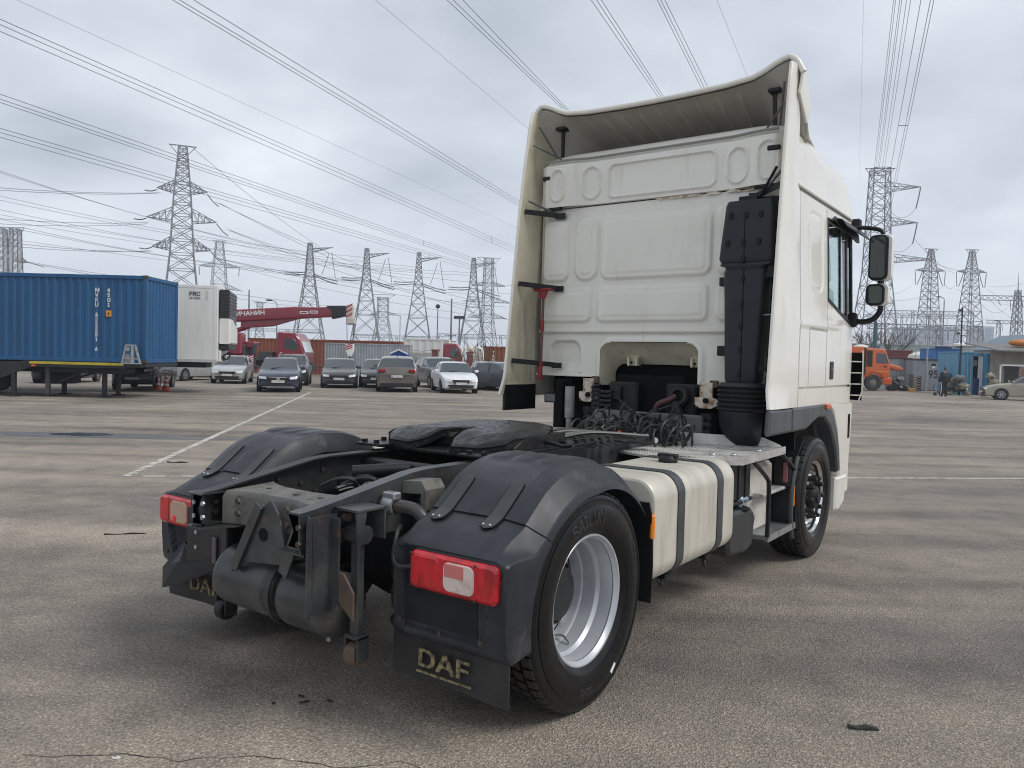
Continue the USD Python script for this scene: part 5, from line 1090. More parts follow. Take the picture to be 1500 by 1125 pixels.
    part(t, 'rear_plate', MB().box(-.26, .26, L / 2 - .02, L / 2 + .012, .40 * H, .40 * H + .115, .004), PLATE)
    part(t, 'rear_bumper', MB().box(-W * .40, W * .40, L / 2 - .10, L / 2 + .008, zb + .05, zb + .20, .02), GRILL)
    if rails: part(t, 'roof_rail', MB().tube(smoothline([(W * .34, -.12 * L, .96 * H), (W * .35, 0, 1.035 * H), (W * .35, .25 * L, 1.03 * H), (W * .34, .38 * L, .96 * H)], 12), .02, 6).tube(smoothline([(-W * .34, -.12 * L, .96 * H), (-W * .35, 0, 1.035 * H), (-W * .35, .25 * L, 1.03 * H), (-W * .34, .38 * L, .96 * H)], 12), .02, 6), CARRIM)
    part(t, 'wiper', MB().bar((-.4, K['t'][5] * L - L / 2 - .02, K['belt'][5] * H + .06), (.1, K['t'][5] * L - L / 2 + .12, K['belt'][5] * H + .13), .02), GRILL)
    part(t, 'aerial', MB().bar((0, .18 * L, H * .99), (0, .22 * L, H * 1.06), .03), GRILL)
    return t
look('headlight', (.62, .65, .68), .12, coat=.8)
SILV = paint('paint_silver', (.42, .43, .44), .3); NAVY = paint('paint_navy', (.020, .026, .055)); BRWN = paint('paint_brown_grey', (.055, .050, .048), .2)
TAUP = paint('paint_taupe', (.115, .098, .088), .1); GREY = paint('paint_grey', (.115, .12, .128), .3); WHIT = paint('paint_white', (.70, .71, .72)); DGRY = paint('paint_dark_grey', (.045, .048, .053), .2)
BLCK = paint('paint_black', (.018, .02, .023)); BEIG = paint('paint_beige', (.36, .335, .27), .3)
car('parked_car', 'silver hatchback with black grille parked left of the navy sedan', 'hatch', 341, 42.5, .20, SILV, scale=.98)
car('parked_car', 'navy blue sedan with chrome grille and bright round headlights', 'sedan', 411, 35.0, .24, NAVY, chrome=True)
car('parked_car', 'dark grey estate with roof rails parked behind the navy sedan', 'suv', 428, 42.0, .20, DGRY, rails=True, scale=.98)
car('parked_car', 'brown sedan parked alone before the grey corrugated shed', 'sedan', 498, 40.5, .19, BRWN, chrome=False)
car('parked_car', 'taupe crossover seen from behind with red tail lamps', 'suv', 581, 37.6, .15, TAUP, rear=True)
car('parked_car', 'black car mostly hidden on the left side of the taupe crossover', 'sedan', 554, 42.0, .12, BLCK)
car('parked_car', 'grey crossover parked behind the white sedan', 'suv', 642, 43.0, .38, GREY)
car('parked_car', 'white sedan with black grille parked nearest to the tractor unit', 'sedan', 664, 37.8, .24, WHIT, scale=.98)
car('parked_car', 'grey blue sedan half hidden between the white sedan and the dark sedan', 'sedan', 713, 43.5, .2, GREY)
car('parked_car', 'dark grey sedan cut off by the cab fairing', 'sedan', 733, 40.5, .9, DGRY)
car('parked_car', 'old black box shaped car parked under the blue container', 'boxy', 213, 33.8, .20, BLCK, chrome=False)
car('parked_car', 'silver crossover seen from its rear corner beside the refrigerated trailer', 'suv', 272, 44.5, -.25, SILV, rear=True)
car('parked_car', 'dark sedan in the shade under the container trailer', 'sedan', 100, 38.0, .15, BLCK)
car('parked_car', 'beige sedan parked by the shed at the right edge', 'sedan', 1509, 44.0, -2.02, BEIG)

# ---------------- containers, sheds, trailers
def corrugated(w, h, n, d):
    """front sheet of a container side in local x, z with trapezoid ribs of depth d"""
    xs_ = []
    p = w / n
    for k in range(n): xs_ += [(k * p, 0), (k * p + .28 * p, 0), (k * p + .40 * p, d), (k * p + .88 * p, d)]
    xs_.append((w, 0)); return np.array(xs_)
def container(name, label, cat, o, rot, L, Wd, H, mat, z0=0.0, nL=36, nW=8, dark=None, group=None, castings=True, kind='container'):
    """origin at the near left bottom corner: x along the long side, y away"""
    t = thing(name, label, cat, o, rot, group); dark = dark or mat
    def wall(xs_, f):
        lo = np.array([f(x, d, .12) for x, d in xs_]); hi = np.array([f(x, d, H - .12) for x, d in xs_]); return MB().sheet(np.stack([lo, hi]))
    s = corrugated(L - .24, H, nL, .04); e = corrugated(Wd - .24, H, nW, .04)
    v = wall(s, lambda x, d, z: (x + .12, .02 + d, z0 + z)); part(t, 'side_panel', v, mat, False)
    part(t, 'side_panel', wall(s, lambda x, d, z: (L - .12 - x, Wd - .02 - d, z0 + z)), mat, False)
    part(t, 'end_panel', wall(e, lambda x, d, z: (L - .02 - d, x + .12, z0 + z)), mat, False)
    part(t, 'end_panel', wall(e, lambda x, d, z: (.02 + d, Wd - .12 - x, z0 + z)), mat, False)
    part(t, 'roof', MB().box(.02, L - .02, .02, Wd - .02, z0 + H - .05, z0 + H - .02), mat)
    part(t, 'floor', MB().box(.02, L - .02, .02, Wd - .02, z0 + .04, z0 + .12), dark)
    for x in (0, L - .13):
        for y in (0, Wd - .13): part(t, 'corner_post', MB().box(x, x + .13, y, y + .13, z0 + .1, z0 + H - .1, .015), mat)
    for y in (0, Wd - .1):
        part(t, 'top_rail', MB().box(.12, L - .12, y, y + .1, z0 + H - .13, z0 + H - .01, .01), mat); part(t, 'bottom_rail', MB().box(.12, L - .12, y, y + .1, z0 + .01, z0 + .14, .01), mat)
    for x in (0, L - .1):
        part(t, 'end_rail', MB().box(x, x + .1, .12, Wd - .12, z0 + H - .13, z0 + H - .01, .01), mat); part(t, 'end_rail', MB().box(x, x + .1, .12, Wd - .12, z0 + .01, z0 + .14, .01), mat)
    if castings:
        for x in (-.004, L - .166):
            for y in (-.004, Wd - .156):
                for z in (0, H - .115): part(t, 'corner_casting', MB().box(x, x + .17, y, y + .16, z0 + z, z0 + z + .118, .012), look('casting_dark', (.05, .05, .052), .7, var=.4))
    return t
BLUE = look('container_blue', (0.008, 0.080, 0.20), 0.5, col2=(.007, .062, .155), vscale=.7, stretch=(3, 3, .6), col3=(.06, .055, .06), scale3=4.5, amount3=(.66, .72))
ORNG = look('container_rust_orange', (0.23, 0.065, 0.030), 0.65, col2=(.15, .05, .03), vscale=.8, stretch=(2, 2, .6), col3=(.09, .05, .035), scale3=3, amount3=(.58, .78))
MARN = look('container_maroon', (0.16, 0.035, 0.035), 0.6, col2=(.11, .03, .03), vscale=.9)
GALV = look('galvanised_sheet', (0.33, 0.36, 0.38), 0.5, metal=.2, col2=(.24, .265, .285), vscale=.8, stretch=(2, 2, .5), col3=(.40, .42, .43), scale3=2.2, amount3=(.55, .7))
TRLW = look('trailer_white', (0.66, 0.66, 0.63), 0.45, col2=(.56, .56, .53), vscale=.8, stretch=(2, 2, .5))
MARK = look('white_marking', (.72, .72, .70), .6, col2=(.40, .45, .5), vscale=6, amount=(.5, .7))
D1 = 26.0; right_c = 213.5
o = gp(right_c, D1) - RH * 12.19
bc = container('shipping_container', 'blue corrugated shipping container on a skeletal trailer at the left edge', 'container', (o[0], o[1], 0), AL, 12.19, 2.44, 2.9, BLUE, 1.2, 44, 9, group=None)
for k, ch in enumerate('MVKU 422251 6'):
    if ch != ' ': part(bc, 'marking', lettering(ch, .125, (9.02 + 1.45, .012, 1.2 + 2.33 - k * .163), (1, 0, 0), (0, 0, 1), .006, True), MARK, False)
for k, ch in enumerate('45G1'):
    part(bc, 'marking', lettering(ch, .125, (9.42 + 1.45, .012, 1.2 + 2.33 - k * .163), (1, 0, 0), (0, 0, 1), .006, True), MARK, False)
part(bc, 'warning_plate', MB().box(10.84, 11.02, .006, .018, 1.2 + 1.52, 1.2 + 1.72), look('plate_orange', (.62, .25, .03), .5))
part(bc, 'plate_mark', MB().box(10.88, 10.98, .001, .008, 2.80, 2.815).box(10.92, 10.94, .001, .008, 2.76, 2.87), GRILL)
part(bc, 'marking', lettering('45', .10, (.5, .012, 3.3), (1, 0, 0), (0, 0, 1), .006, True), MARK, False)
STEELB = look('trailer_black', (.016, .017, .02), .55, var=.4, vscale=3)
YEL = look('yellow_stripe', (.45, .36, .03), .5, var=.3, vscale=4)
ct = thing('container_trailer', 'dark skeletal trailer with yellow side stripe carrying the blue container', 'trailer', (o[0], o[1], 0), AL)
part(ct, 'main_beam', MB().box(-2, 10.8, .55, .75, .82, 1.18, .01), STEELB); part(ct, 'main_beam', MB().box(-2, 10.3, 1.7, 1.9, .82, 1.18, .01), STEELB)
for x in (-.5, 2.4, 5.2, 8.0, 10.4): part(ct, 'cross_beam', MB().box(x, x + .22, .0, 2.44, .98, 1.17, .01), STEELB)
part(ct, 'side_stripe', MB().box(8.35, 11.45, -.06, -.03, 1.10, 1.185, .005), YEL); part(ct, 'side_rail', MB().box(8.1, 11.5, -.03, .05, 1.0, 1.2, .01), STEELB)
part(ct, 'gooseneck', MB().prism([(6.0, .55), (7.4, .62), (8.4, 1.0), (8.4, 1.19), (6.0, 1.12)], 'y', -.02, .06), STEELB)
part(ct, 'mudguard', MB().box(5.4, 7.3, -.02, 2.4, 1.02, 1.10, .02), STEELB)
part(ct, 'side_lamp', MB().box(8.42, 8.55, -.06, -.02, 1.02, 1.07), ORANGE)
for x, y in ((7.78, .05), (8.59, .6), (8.40, 1.9), (10.46, .7), (10.32, 1.9)):
    lg = part(ct, 'landing_leg', MB().box(x - .065, x + .065, y - .065, y + .065, .05, 1.0, .01), STEELB if x != 8.59 else look('leg_dusty', (.12, .115, .11), .7)); part(lg, 'foot', MB().box(x - .17, x + .17, y - .15, y + .15, .0, .05, .01), STEELB)
for x in (4.3, 5.4):
    for y in (.1, 2.1): part(ct, 'wheel', MB().lathe([(.3, -.15), (.48, -.16), (.52, -.12), (.52, .12), (.48, .16), (.3, .15), (.1, .05), (.1, -.05)], (x, y + .1, .52), (0, 1, 0), 28, True), CARTYRE, 35)
part(ct, 'tool_box', MB().box(7.9, 9.0, 1.3, 1.9, .42, .98, .02), STEELB); part(ct, 'spare_wheel', MB().lathe([(.2, -.13), (.48, -.14), (.5, -.1), (.5, .1), (.48, .14), (.2, .13)], (6.7, .9, .62), (0, 1, 0), 24, True), CARTYRE)
part(ct, 'brace', MB().bar((9.2, 1.2, .6), (10.4, 1.2, 1.0), .06).bar((9.0, .6, .5), (9.9, .9, 1.0), .06), STEELB)
part(ct, 'coupling_plate', MB().box(10.3, 10.9, .5, 1.95, .80, .98, .02), STEELB)
part(ct, 'twist_lock', MB().box(11.5, 12.0, .0, .3, 1.04, 1.2, .02), STEELB); part(ct, 'twist_lock', MB().box(11.6, 12.2, .0, 2.4, 1.06, 1.19, .02), STEELB)
ms = thing('metal_stand', 'small grey metal lifting frame at the front of the container trailer', 'metal frame', gp(191, 25.6), AL)
ZN = look('zinc_grey', (.36, .37, .37), .4, metal=.5, var=.4, vscale=9)
part(ms, 'frame', MB().bar((-.28, 0, 1.2), (-.16, 0, 1.78), .05).bar((.30, 0, 1.2), (.14, 0, 1.78), .05).bar((-.16, 0, 1.78), (.14, 0, 1.78), .06).bar((-.25, 0, 1.35), (.27, 0, 1.35), .05).box(-.30, .32, -.1, .1, 1.17, 1.21, .01), ZN)
part(ms, 'web_plate', MB().prism([(.0, 1.21), (.10, 1.21), (.09, 1.75), (.02, 1.75)], 'y', -.03, .03), ZN); part(ms, 'gusset', MB().prism([(-.25, 1.22), (-.05, 1.22), (-.08, 1.5), (-.2, 1.5)], 'y', .04, .06), ZN)
part(ms, 'roller', MB().cyl((-.1, -.02, 1.66), (-.1, .06, 1.66), .07), ZN)
# refrigerated trailer
D2 = 30.5; SW = .20; o = gp(317, D2) - (RH * math.cos(SW) + FH * math.sin(SW)) * 13.4
rf = thing('refrigerated_trailer', 'white refrigerated trailer with black cooling unit beside the blue container', 'trailer', (o[0], o[1], 0), AL + SW)
part(rf, 'box_body', MB().box(0, 13.4, 0, 2.55, 1.25, 4.20, .03), TRLW)
part(rf, 'corner_trim', MB().box(13.26, 13.405, -.012, .1, 1.25, 4.2, .01), TRLW); part(rf, 'top_trim', MB().box(0, 13.3, -.012, .02, 4.08, 4.19, .006), TRLW); part(rf, 'bottom_trim', MB().box(0, 13.4, -.015, .02, 1.22, 1.34, .006), look('trim_grey', (.42, .42, .41), .5))
for k in range(14): part(rf, 'panel_joint', MB().box(11.6 + .12 * k, 11.606 + .12 * k, -.003, .01, 1.36, 4.06), look('joint_grey', (.55, .55, .53), .5)) if k < 13 else None
part(rf, 'marking', lettering('FRC', .155, (12.36, -.008, 3.78), (1, 0, 0), (0, 0, 1), .01, True), look('marking_navy', (.03, .04, .09), .5), False)
part(rf, 'marking', lettering('06 2026', .07, (12.38, -.008, 3.66), (1, 0, 0), (0, 0, 1), .01, False), look('marking_navy', (.03, .04, .09), .5), False)
part(rf, 'marking_strip', MB().box(12.98, 13.03, -.008, .01, 3.62, 3.98), look('trim_grey', (.42, .42, .41), .5))
cu = numbered(rf, 'cooling_unit'); UsdGeom.Xform.Define(stage, cu)
part(cu, 'grille_housing', MB().prism([(.3, 2.95), (2.25, 2.62), (2.25, 4.02), (.3, 4.08)], 'x', 13.41, 13.80, .04), GRILL)
for k in range(7): part(cu, 'louvre', MB().box(13.5, 13.82, .27, .31, 3.12 + k * .13, 3.15 + k * .13)  .box(13.79, 13.825, .32, 2.2, 3.12 + k * .13, 3.15 + k * .13), look('louvre_grey', (.04, .042, .045), .5))
part(cu, 'lower_cover', MB().prism([(.28, 1.95), (.28, 2.95), (1.1, 2.94), (2.27, 2.60), (2.27, 1.95)], 'x', 13.41, 13.84, .05), TRLW)
part(cu, 'base_tray', MB().box(13.41, 13.80, .32, 2.2, 1.70, 1.94, .05), GRILL)
part(rf, 'hose_board', MB().box(13.41, 13.5, .3, 1.1, 1.25, 1.7, .01), TRLW); part(rf, 'air_coupling', MB().box(13.5, 13.6, .4, .55, 1.35, 1.5, .01).box(13.5, 13.6, .7, .85, 1.3, 1.42, .01).tube(smoothline([(13.5, .9, 1.5), (13.75, .9, 1.62), (13.7, .9, 1.4), (13.5, .9, 1.3)], 12), .03), GRILL)
part(rf, 'chassis', MB().box(0, 12.9, .6, 1.9, 1.0, 1.22, .02), STEELB)
for x in (4.0, 5.3): part(rf, 'wheel', MB().lathe([(.3, -.18), (.48, -.19), (.52, -.14), (.52, .14), (.48, .19), (.3, .18), (.1, .05), (.1, -.05)], (x, .3, .52), (0, 1, 0), 28, True), CARTYRE, 35)
# traffic cones
CONE = look('cone_orange', (.55, .075, .03), .5, var=.2, vscale=9); CONW = look('cone_white', (.72, .72, .70), .5)
def cone(col, depth, label):
    c = thing('traffic_cone', label, 'cone', gp(col, depth), AL, 'cones by the trailer')
    part(c, 'base', MB().box(-.19, .19, -.19, .19, 0, .04, .012), CONE)
    part(c, 'cone_body', MB().lathe([(.145, .04), (.025, .74), (.0, .75)], (0, 0, 0), (0, 0, 1), 24), CONE)
    for z0, z1 in ((.22, .30), (.40, .48), (.57, .63)): r_ = lambda z: .148 - (z - .04) * .1714; part(c, 'reflective_band', MB().lathe([(r_(z0), z0), (r_(z1), z1)], (0, 0, 0), (0, 0, 1), 24), CONW)
cone(230, 32.4, 'orange traffic cone with white bands, the left one of two'); cone(243, 31.8, 'orange traffic cone with white bands, the right one of two')

# ---------------- truck crane behind the cars
CRED = paint('crane_red', (.21, .012, .028), .0, .35); CDK = look('crane_grey', (.045, .047, .05), .6, var=.3)
o = gp(446, 50.0)                                  # front of the cab; local x to the right, the crane points right
tc = thing('truck_crane', 'red mobile truck crane with long boom behind the parked cars', 'crane truck', o, AL)
part(tc, 'cab', MB().prism([(-1.75, .95), (-.05, .95), (-.02, 1.6), (-.30, 2.55), (-.62, 2.95), (-1.70, 3.0), (-1.78, 2.9)], 'y', -.1, 2.3, .08), CRED, 35)
part(tc, 'side_window', MB().prism([(-1.30, 1.95), (-.42, 1.85), (-.52, 2.35), (-.72, 2.60), (-1.30, 2.60)], 'y', -.115, -.09, .005), GLASSD)
part(tc, 'windscreen', MB().add([(-.01, .05, 1.75), (-.01, 2.15, 1.75), (-.32, 2.1, 2.58), (-.32, .1, 2.58)], [[0, 1, 2, 3]]), look('screen_pale', (.45, .47, .48), .15))
part(tc, 'bumper', MB().box(-.9, .12, -.12, 2.32, .5, .98, .06), CDK)
part(tc, 'chassis', MB().box(-9.5, -1.0, .3, 1.9, .8, 1.15, .03), CDK); part(tc, 'deck', MB().box(-9.5, -1.9, -.1, 2.3, 1.15, 1.35, .03), CDK)
for x in (-.95, -5.4, -6.8):
    for y in (.05, 2.15): part(tc, 'wheel', MB().lathe([(.3, -.17), (.52, -.18), (.56, -.12), (.56, .12), (.52, .18), (.3, .17), (.1, .05), (.1, -.05)], (x, y, .56), (0, 1, 0), 28, True), CARTYRE, 35)
part(tc, 'outrigger', MB().box(-3.3, -3.1, -.15, .1, .5, 2.2, .03), CDK); part(tc, 'outrigger', MB().box(-8.2, -8.0, -.15, .1, .5, 1.7, .03), CDK)
part(tc, 'warning_board', MB().box(-3.62, -3.22, -.22, -.2, .85, 1.45), CONW); 
m = MB()
for k in range(4): m.prism([(-3.62, .87 + k * .15), (-3.22, 1.02 + k * .15), (-3.22, 1.09 + k * .15), (-3.62, .94 + k * .15)], 'y', -.228, -.222)
part(tc, 'warning_stripe', m, look('stripe_red', (.4, .02, .03), .5))
part(tc, 'turntable', MB().box(-6.5, -3.9, .1, 2.1, 1.35, 2.2, .08), CDK); part(tc, 'operator_cab', MB().box(-5.4, -4.0, -.15, .7, 1.5, 2.9, .1), CRED); part(tc, 'deck_box', MB().box(-3.0, -2.1, .0, 1.0, 1.35, 1.75, .03), CDK)
part(tc, 'winch_housing', MB().box(-5.2, -3.4, .4, 1.7, 1.95, 2.35, .05), CRED)
zb0 = lambda x: 3.62 + .075 * (x + 4.5)
bm = MB(); R = []
for x, h in ((-7.5, .80), (-1.0, .78), (.2, .70), (1.9, .62)): R.append([(x, y, zb0(x) + z) for y, z in (np.array(rrect(.65, 1.35, 0, h, .12, 4)))])
part(tc, 'boom', MB().loft([r[::-1] for r in R][::1]), CRED, 30)
part(tc, 'boom_section', MB().prism([(-4.4, zb0(-4.4) - .42), (-2.4, zb0(-2.4) - .40), (-.6, zb0(-.6) + .02), (-4.4, zb0(-4.4) + .02)], 'y', .8, 1.2, .03), CRED)
part(tc, 'lift_cylinder', MB().cyl((-6.5, 1.0, 2.4), (-3.9, 1.0, 3.35), .16).cyl((-3.9, 1.0, 3.35), (-3.0, 1.0, 3.62), .09), CRED)
part(tc, 'boom_head', MB().prism([(1.5, zb0(1.5) - .12), (2.35, zb0(2.3) + .02), (2.35, zb0(2.3) + .68), (1.1, zb0(1.1) + .74), (1.5, zb0(1.5) + .4)], 'y', .6, 1.4, .06), GRILL)
L_ = lettering('ГАЛИЧАНИН', .27, (-5.52, .64, zb0(-4.0) + .26), (1, 0, .075), (-.075, 0, 1), .012, True, width=2.72); part(tc, 'boom_lettering', L_, MARK, False)
each(tc, 'white_frame', MB().box(-.55, .0, .632, .645, zb0(-.3) + .28, zb0(-.3) + .46).box(.1, .6, .632, .645, zb0(.3) + .28, zb0(.3) + .46), MARK); each(tc, 'frame_infill', MB().box(-.48, -.07, .625, .632, zb0(-.3) + .33, zb0(-.3) + .41).box(.16, .54, .625, .632, zb0(.3) + .33, zb0(.3) + .41), CRED)
part(tc, 'jib_block', MB().box(2.4, 2.85, .75, 1.25, zb0(2.5) - .55, zb0(2.5) + .75, .05).box(2.42, 2.98, .7, 1.3, zb0(2.5) - .5, zb0(2.5) - .1, .05), look('jib_cream', (.5, .47, .42), .6))
m = MB()
for k in range(4): m.prism([(2.43, zb0(2.5) - .4 + k * .3), (2.82, zb0(2.5) - .15 + k * .3), (2.82, zb0(2.5) - .05 + k * .3), (2.43, zb0(2.5) - .3 + k * .3)], 'y', .735, .748) if k != 0 else None
part(tc, 'jib_stripe', m, look('stripe_red', (.4, .02, .03), .5))
part(tc, 'hoist_rope', MB().cyl((2.42, 1, zb0(2.5) - .5), (2.46, 1, 2.35), .02, n=6).cyl((2.86, 1, zb0(2.5) - .5), (2.82, 1, 2.35), .02, n=6), GRILL)
part(tc, 'hook_block', MB().prism([(2.38, 2.35), (2.90, 2.35), (2.90, 1.95), (2.74, 1.55), (2.56, 1.55), (2.38, 1.95)], 'y', .8, 1.2, .04), CONW)
m = MB()
for k in range(3): m.prism([(2.40, 1.95 + k * .13), (2.86, 2.12 + k * .13), (2.86, 2.19 + k * .13), (2.40, 2.02 + k * .13)], 'y', .785, .798)
part(tc, 'hook_stripe', m, look('stripe_red', (.4, .02, .03), .5))
part(tc, 'hook', MB().tube([(2.65 + .14 * math.sin(a), 1.0, 1.25 - .0 + .16 * math.cos(a)) for a in np.linspace(0, 4.3, 16)], np.linspace(.075, .04, 16), 8).cyl((2.65, 1, 1.55), (2.65, 1, 1.40), .06), GRILL)
# ---------------- containers and sheds behind the cars
o = gp(362, 63.5); container('shipping_container', 'long rust orange container behind the truck crane', 'container', (o[0], o[1], 0), AL + .035, 12.3, 2.44, 2.85, ORNG, 0, 40, 8)
def shed(name, label, cat, o, rot, L, Wd, H, mat, n, roof=None, over=.1):
    t = thing(name, label, cat, o, rot)
    xs_ = corrugated(L, H, n, .03)
    part(t, 'front_wall', MB().sheet(np.stack([[(x, d, 0) for x, d in xs_], [(x, d, H) for x, d in xs_]])), mat, False)
    part(t, 'side_wall', MB().box(0, .04, .05, Wd, 0, H - .01), mat); part(t, 'side_wall', MB().box(L - .04, L, .05, Wd, 0, H - .01), mat); part(t, 'back_wall', MB().box(.04, L - .04, Wd - .04, Wd, 0, H - .01), mat)
    part(t, 'roof', MB().box(-over, L + over, -over, Wd + over, H, H + .08, .01), roof or mat); return t
o = gp(474.5, 57.5); sh = shed('corrugated_shed', 'pale grey corrugated metal shed in front of the long orange container', 'shed', (o[0], o[1], 0), AL + .02, 6.2, 2.3, 2.42, GALV, 30, over=.02)
part(sh, 'seam_strip', MB().box(4.6, 4.66, -.015, -.003, 0, 2.4), look('seam_white', (.5, .52, .53), .5))
o = gp(588, 72.0); container('white_trailer_box', 'white trailer box standing behind the kiosk roof', 'trailer', (o[0], o[1], 0), AL, 4.3, 2.5, 3.05, TRLW, 0.25, 6, 4, castings=False)
o = gp(570.5, 50.0); ki = thing('kiosk', 'small kiosk with blue gable and white roof trim behind the taupe crossover', 'kiosk', (o[0], o[1], 0), AL)
part(ki, 'wall', MB().box(.08, 1.02, .05, 1.6, 0, 1.62), TRLW); part(ki, 'gable', MB().prism([(.03, 1.62), (1.07, 1.62), (1.07, 1.75), (.55, 2.0), (.03, 1.75)], 'y', .02, 1.7), look('kiosk_blue', (.01, .05, .27), .5)); part(ki, 'roof_trim', MB().bar((-.02, -.02, 1.80), (.55, -.02, 2.06), .06, .08).bar((1.12, -.02, 1.80), (.55, -.02, 2.06), .06, .08).box(-.02, 1.12, -.01, .02, 1.58, 1.64), CONW)
BRICK = look('red_brick', (.19, .05, .04), .8, col2=(.13, .045, .04), vscale=7)
def pillar(col, depth, h, label, ball=True):
    p = thing('gate_pillar', label, 'pillar', gp(col, depth), AL)
    s_ = part(p, 'shaft', MB().box(-.21, .21, -.21, .21, 0, h, .01), look('mortar', (.3, .28, .26), .9))
    for k in range(int(h / .085)):
        for j in range(2): part(s_, 'brick', MB().box(-.222 + j * .225 - .05 * (k % 2) * (j == 1), -.01 + j * .225 - .05 * (k % 2) - .0 * j, -.224, -.21, k * .085 + .008, k * .085 + .077), BRICK, False)
    part(p, 'cap', MB().box(-.27, .27, -.27, .27, h, h + .10, .02), BRICK)
    if ball: part(p, 'lamp_globe', MB().ball((0, 0, h + .30), .2, 2), look('globe_cream', (.62, .52, .36), .3)); part(p, 'lamp_neck', MB().cyl((0, 0, h + .1), (0, 0, h + .14), .06), GRILL)
pillar(637, 52.0, 2.05, 'red brick gate pillar without lamp left of the red truck cab', False); pillar(688, 52.0, 1.95, 'red brick gate pillar topped by a cream globe lamp')
o = gp(596, 58.0); fw1 = thing('concrete_fence', 'low pale concrete fence behind the brick gate pillars', 'fence', (o[0], o[1], 0), AL)
for k in range(4): part(fw1, 'fence_panel', MB().box(k * .52, k * .52 + .50, 0, .08, 0, 1.95, .01), look('fence_concrete', (.36, .35, .33), .8, var=.3, vscale=2))
part(fw1, 'post', MB().box(-.08, -.01, -.03, .1, 0, 2.2), look('fence_concrete', (.36, .35, .33), .8)); part(fw1, 'top_wire', MB().tube([(0, .04, 2.15), (1, .04, 2.05), (2.1, .04, 2.15)], .012, 6), GRILL)
def bush(name, label, col, depth, w, h, tone, n=420, seed=1, bare=.4, cat='bush'):
    rng = np.random.default_rng(seed); o = gp(col, depth); t = thing(name, label, cat, o, AL)
    m = MB()
    for k in range(34):
        a = rng.uniform(0, 6.28); tip = np.array([math.cos(a) * w * rng.uniform(.2, .55), math.sin(a) * w * .4 * rng.uniform(.2, 1), h * rng.uniform(.5, 1.08)])
        m.tube(smoothline([(tip[0] * .15, tip[1] * .15, 0), tip * [.5, .5, .55] + rng.normal(0, .06, 3), tip], 6), np.linspace(.018, .006, 6), 4)
    part(t, 'stems', m, look('twig_brown', (.07, .055, .04), .8))
    c = rng.normal(0, 1, (n, 3)); c /= np.linalg.norm(c, axis=1)[:, None]; c *= rng.uniform(.35, 1, (n, 1)) ** .5 * [w / 2, w * .35, h / 2]; c[:, 2] += h * .52
    lf = MB(); d = rng.normal(0, 1, (n, 3)); e = rng.normal(0, 1, (n, 3)); s_ = rng.uniform(.03, .075, (n, 1))
    d = d / np.linalg.norm(d, axis=1)[:, None] * s_; e = e / np.linalg.norm(e, axis=1)[:, None] * s_ * .7
    V = np.stack([c - d, c + e, c + d, c - e], 1).reshape(-1, 3); lf.add(V, np.arange(4 * n).reshape(-1, 4))
    part(t, 'leaves', lf, tone, False, kind='stuff')
LEAFA = look('leaf_autumn', (.12, .10, .035), .7, col2=(.07, .08, .03), vscale=2.5); LEAFY = look('leaf_yellow', (.42, .36, .03), .7, col2=(.3, .3, .03), vscale=3)
bush('bush', 'brown half bare bush behind the taupe crossover', 604, 50.5, 1.5, 1.6, LEAFA, 260, 1); bush('bush', 'brown bush beside the brick pillar without lamp', 622, 51.0, 1.2, 1.45, LEAFA, 220, 2); bush('bush', 'yellow brown bush between the red truck cab and the globe lamp pillar', 680, 56.0, 2.0, 2.3, LEAFA, 420, 3); bush('bush', 'yellow brown bush in front of the orange container near the cab fairing', 704, 60.0, 2.2, 2.7, LEAFA, 500, 4)
# red tractor, white tractor and yellow car behind the pillars
def far_cab(name, label, col, depth, paint_, w=1.45, fair=True, z1=2.75, face=1):
    t = thing(name, label, 'truck', gp(col, depth), AL)
    part(t, 'cab', MB().prism([(0, .8), (w, .8), (w + .12 * face, 1.6), (w - .05, 2.3), (w - .35, z1), (.05, z1)], 'y', 0, 2.3, .1), paint_, 35)
    part(t, 'side_window', MB().prism([(.62, 1.7), (w - .12, 1.65), (w - .2, 2.2), (w - .40, 2.4), (.62, 2.4)], 'y', -.016, .01, .004), GLASSD)
    part(t, 'bumper', MB().box(-.05, w + .15, .05, 2.25, .4, .82, .05), GRILL)
    if fair: part(t, 'roof_deflector', MB().prism([(.0, z1 + .01), (.0, z1 + .65), (.25, z1 + .5), (.9, z1 + .01)], 'y', .2, 2.1, .05), TRLW)
    for y in (.15, 2.1): part(t, 'wheel', MB().lathe([(.25, -.15), (.48, -.15), (.5, -.1), (.5, .1), (.48, .15), (.25, .15), (.1, 0)], (w * .55, y, .5), (0, 1, 0), 20, True), CARTYRE)
    part(t, 'chassis', MB().box(-4.0, 0, .5, 1.8, .7, 1.0, .02), CDK)
    if fair: part(t, 'exhaust_stack', MB().box(-.55, -.4, .2, .4, .9, 3.5, .03).tube(smoothline([(-.2, .3, 1.0), (-.15, .3, 2.6), (0.05, .3, 3.55)], 8), .06), GRILL)
    return t
far_cab('red_tractor_unit', 'red truck cab with black exhaust behind the brick pillars', 647, 62.0, CRED, 1.45, False, 2.75)
far_cab('white_tractor_unit', 'white truck nose behind the globe lamp pillar', 693, 66.0, TRLW, .8, False, 2.6)
o = gp(689, 58.0); yc = thing('yellow_vehicle', 'bright yellow vehicle behind the globe lamp pillar', 'vehicle', (o[0], o[1], 0), AL)
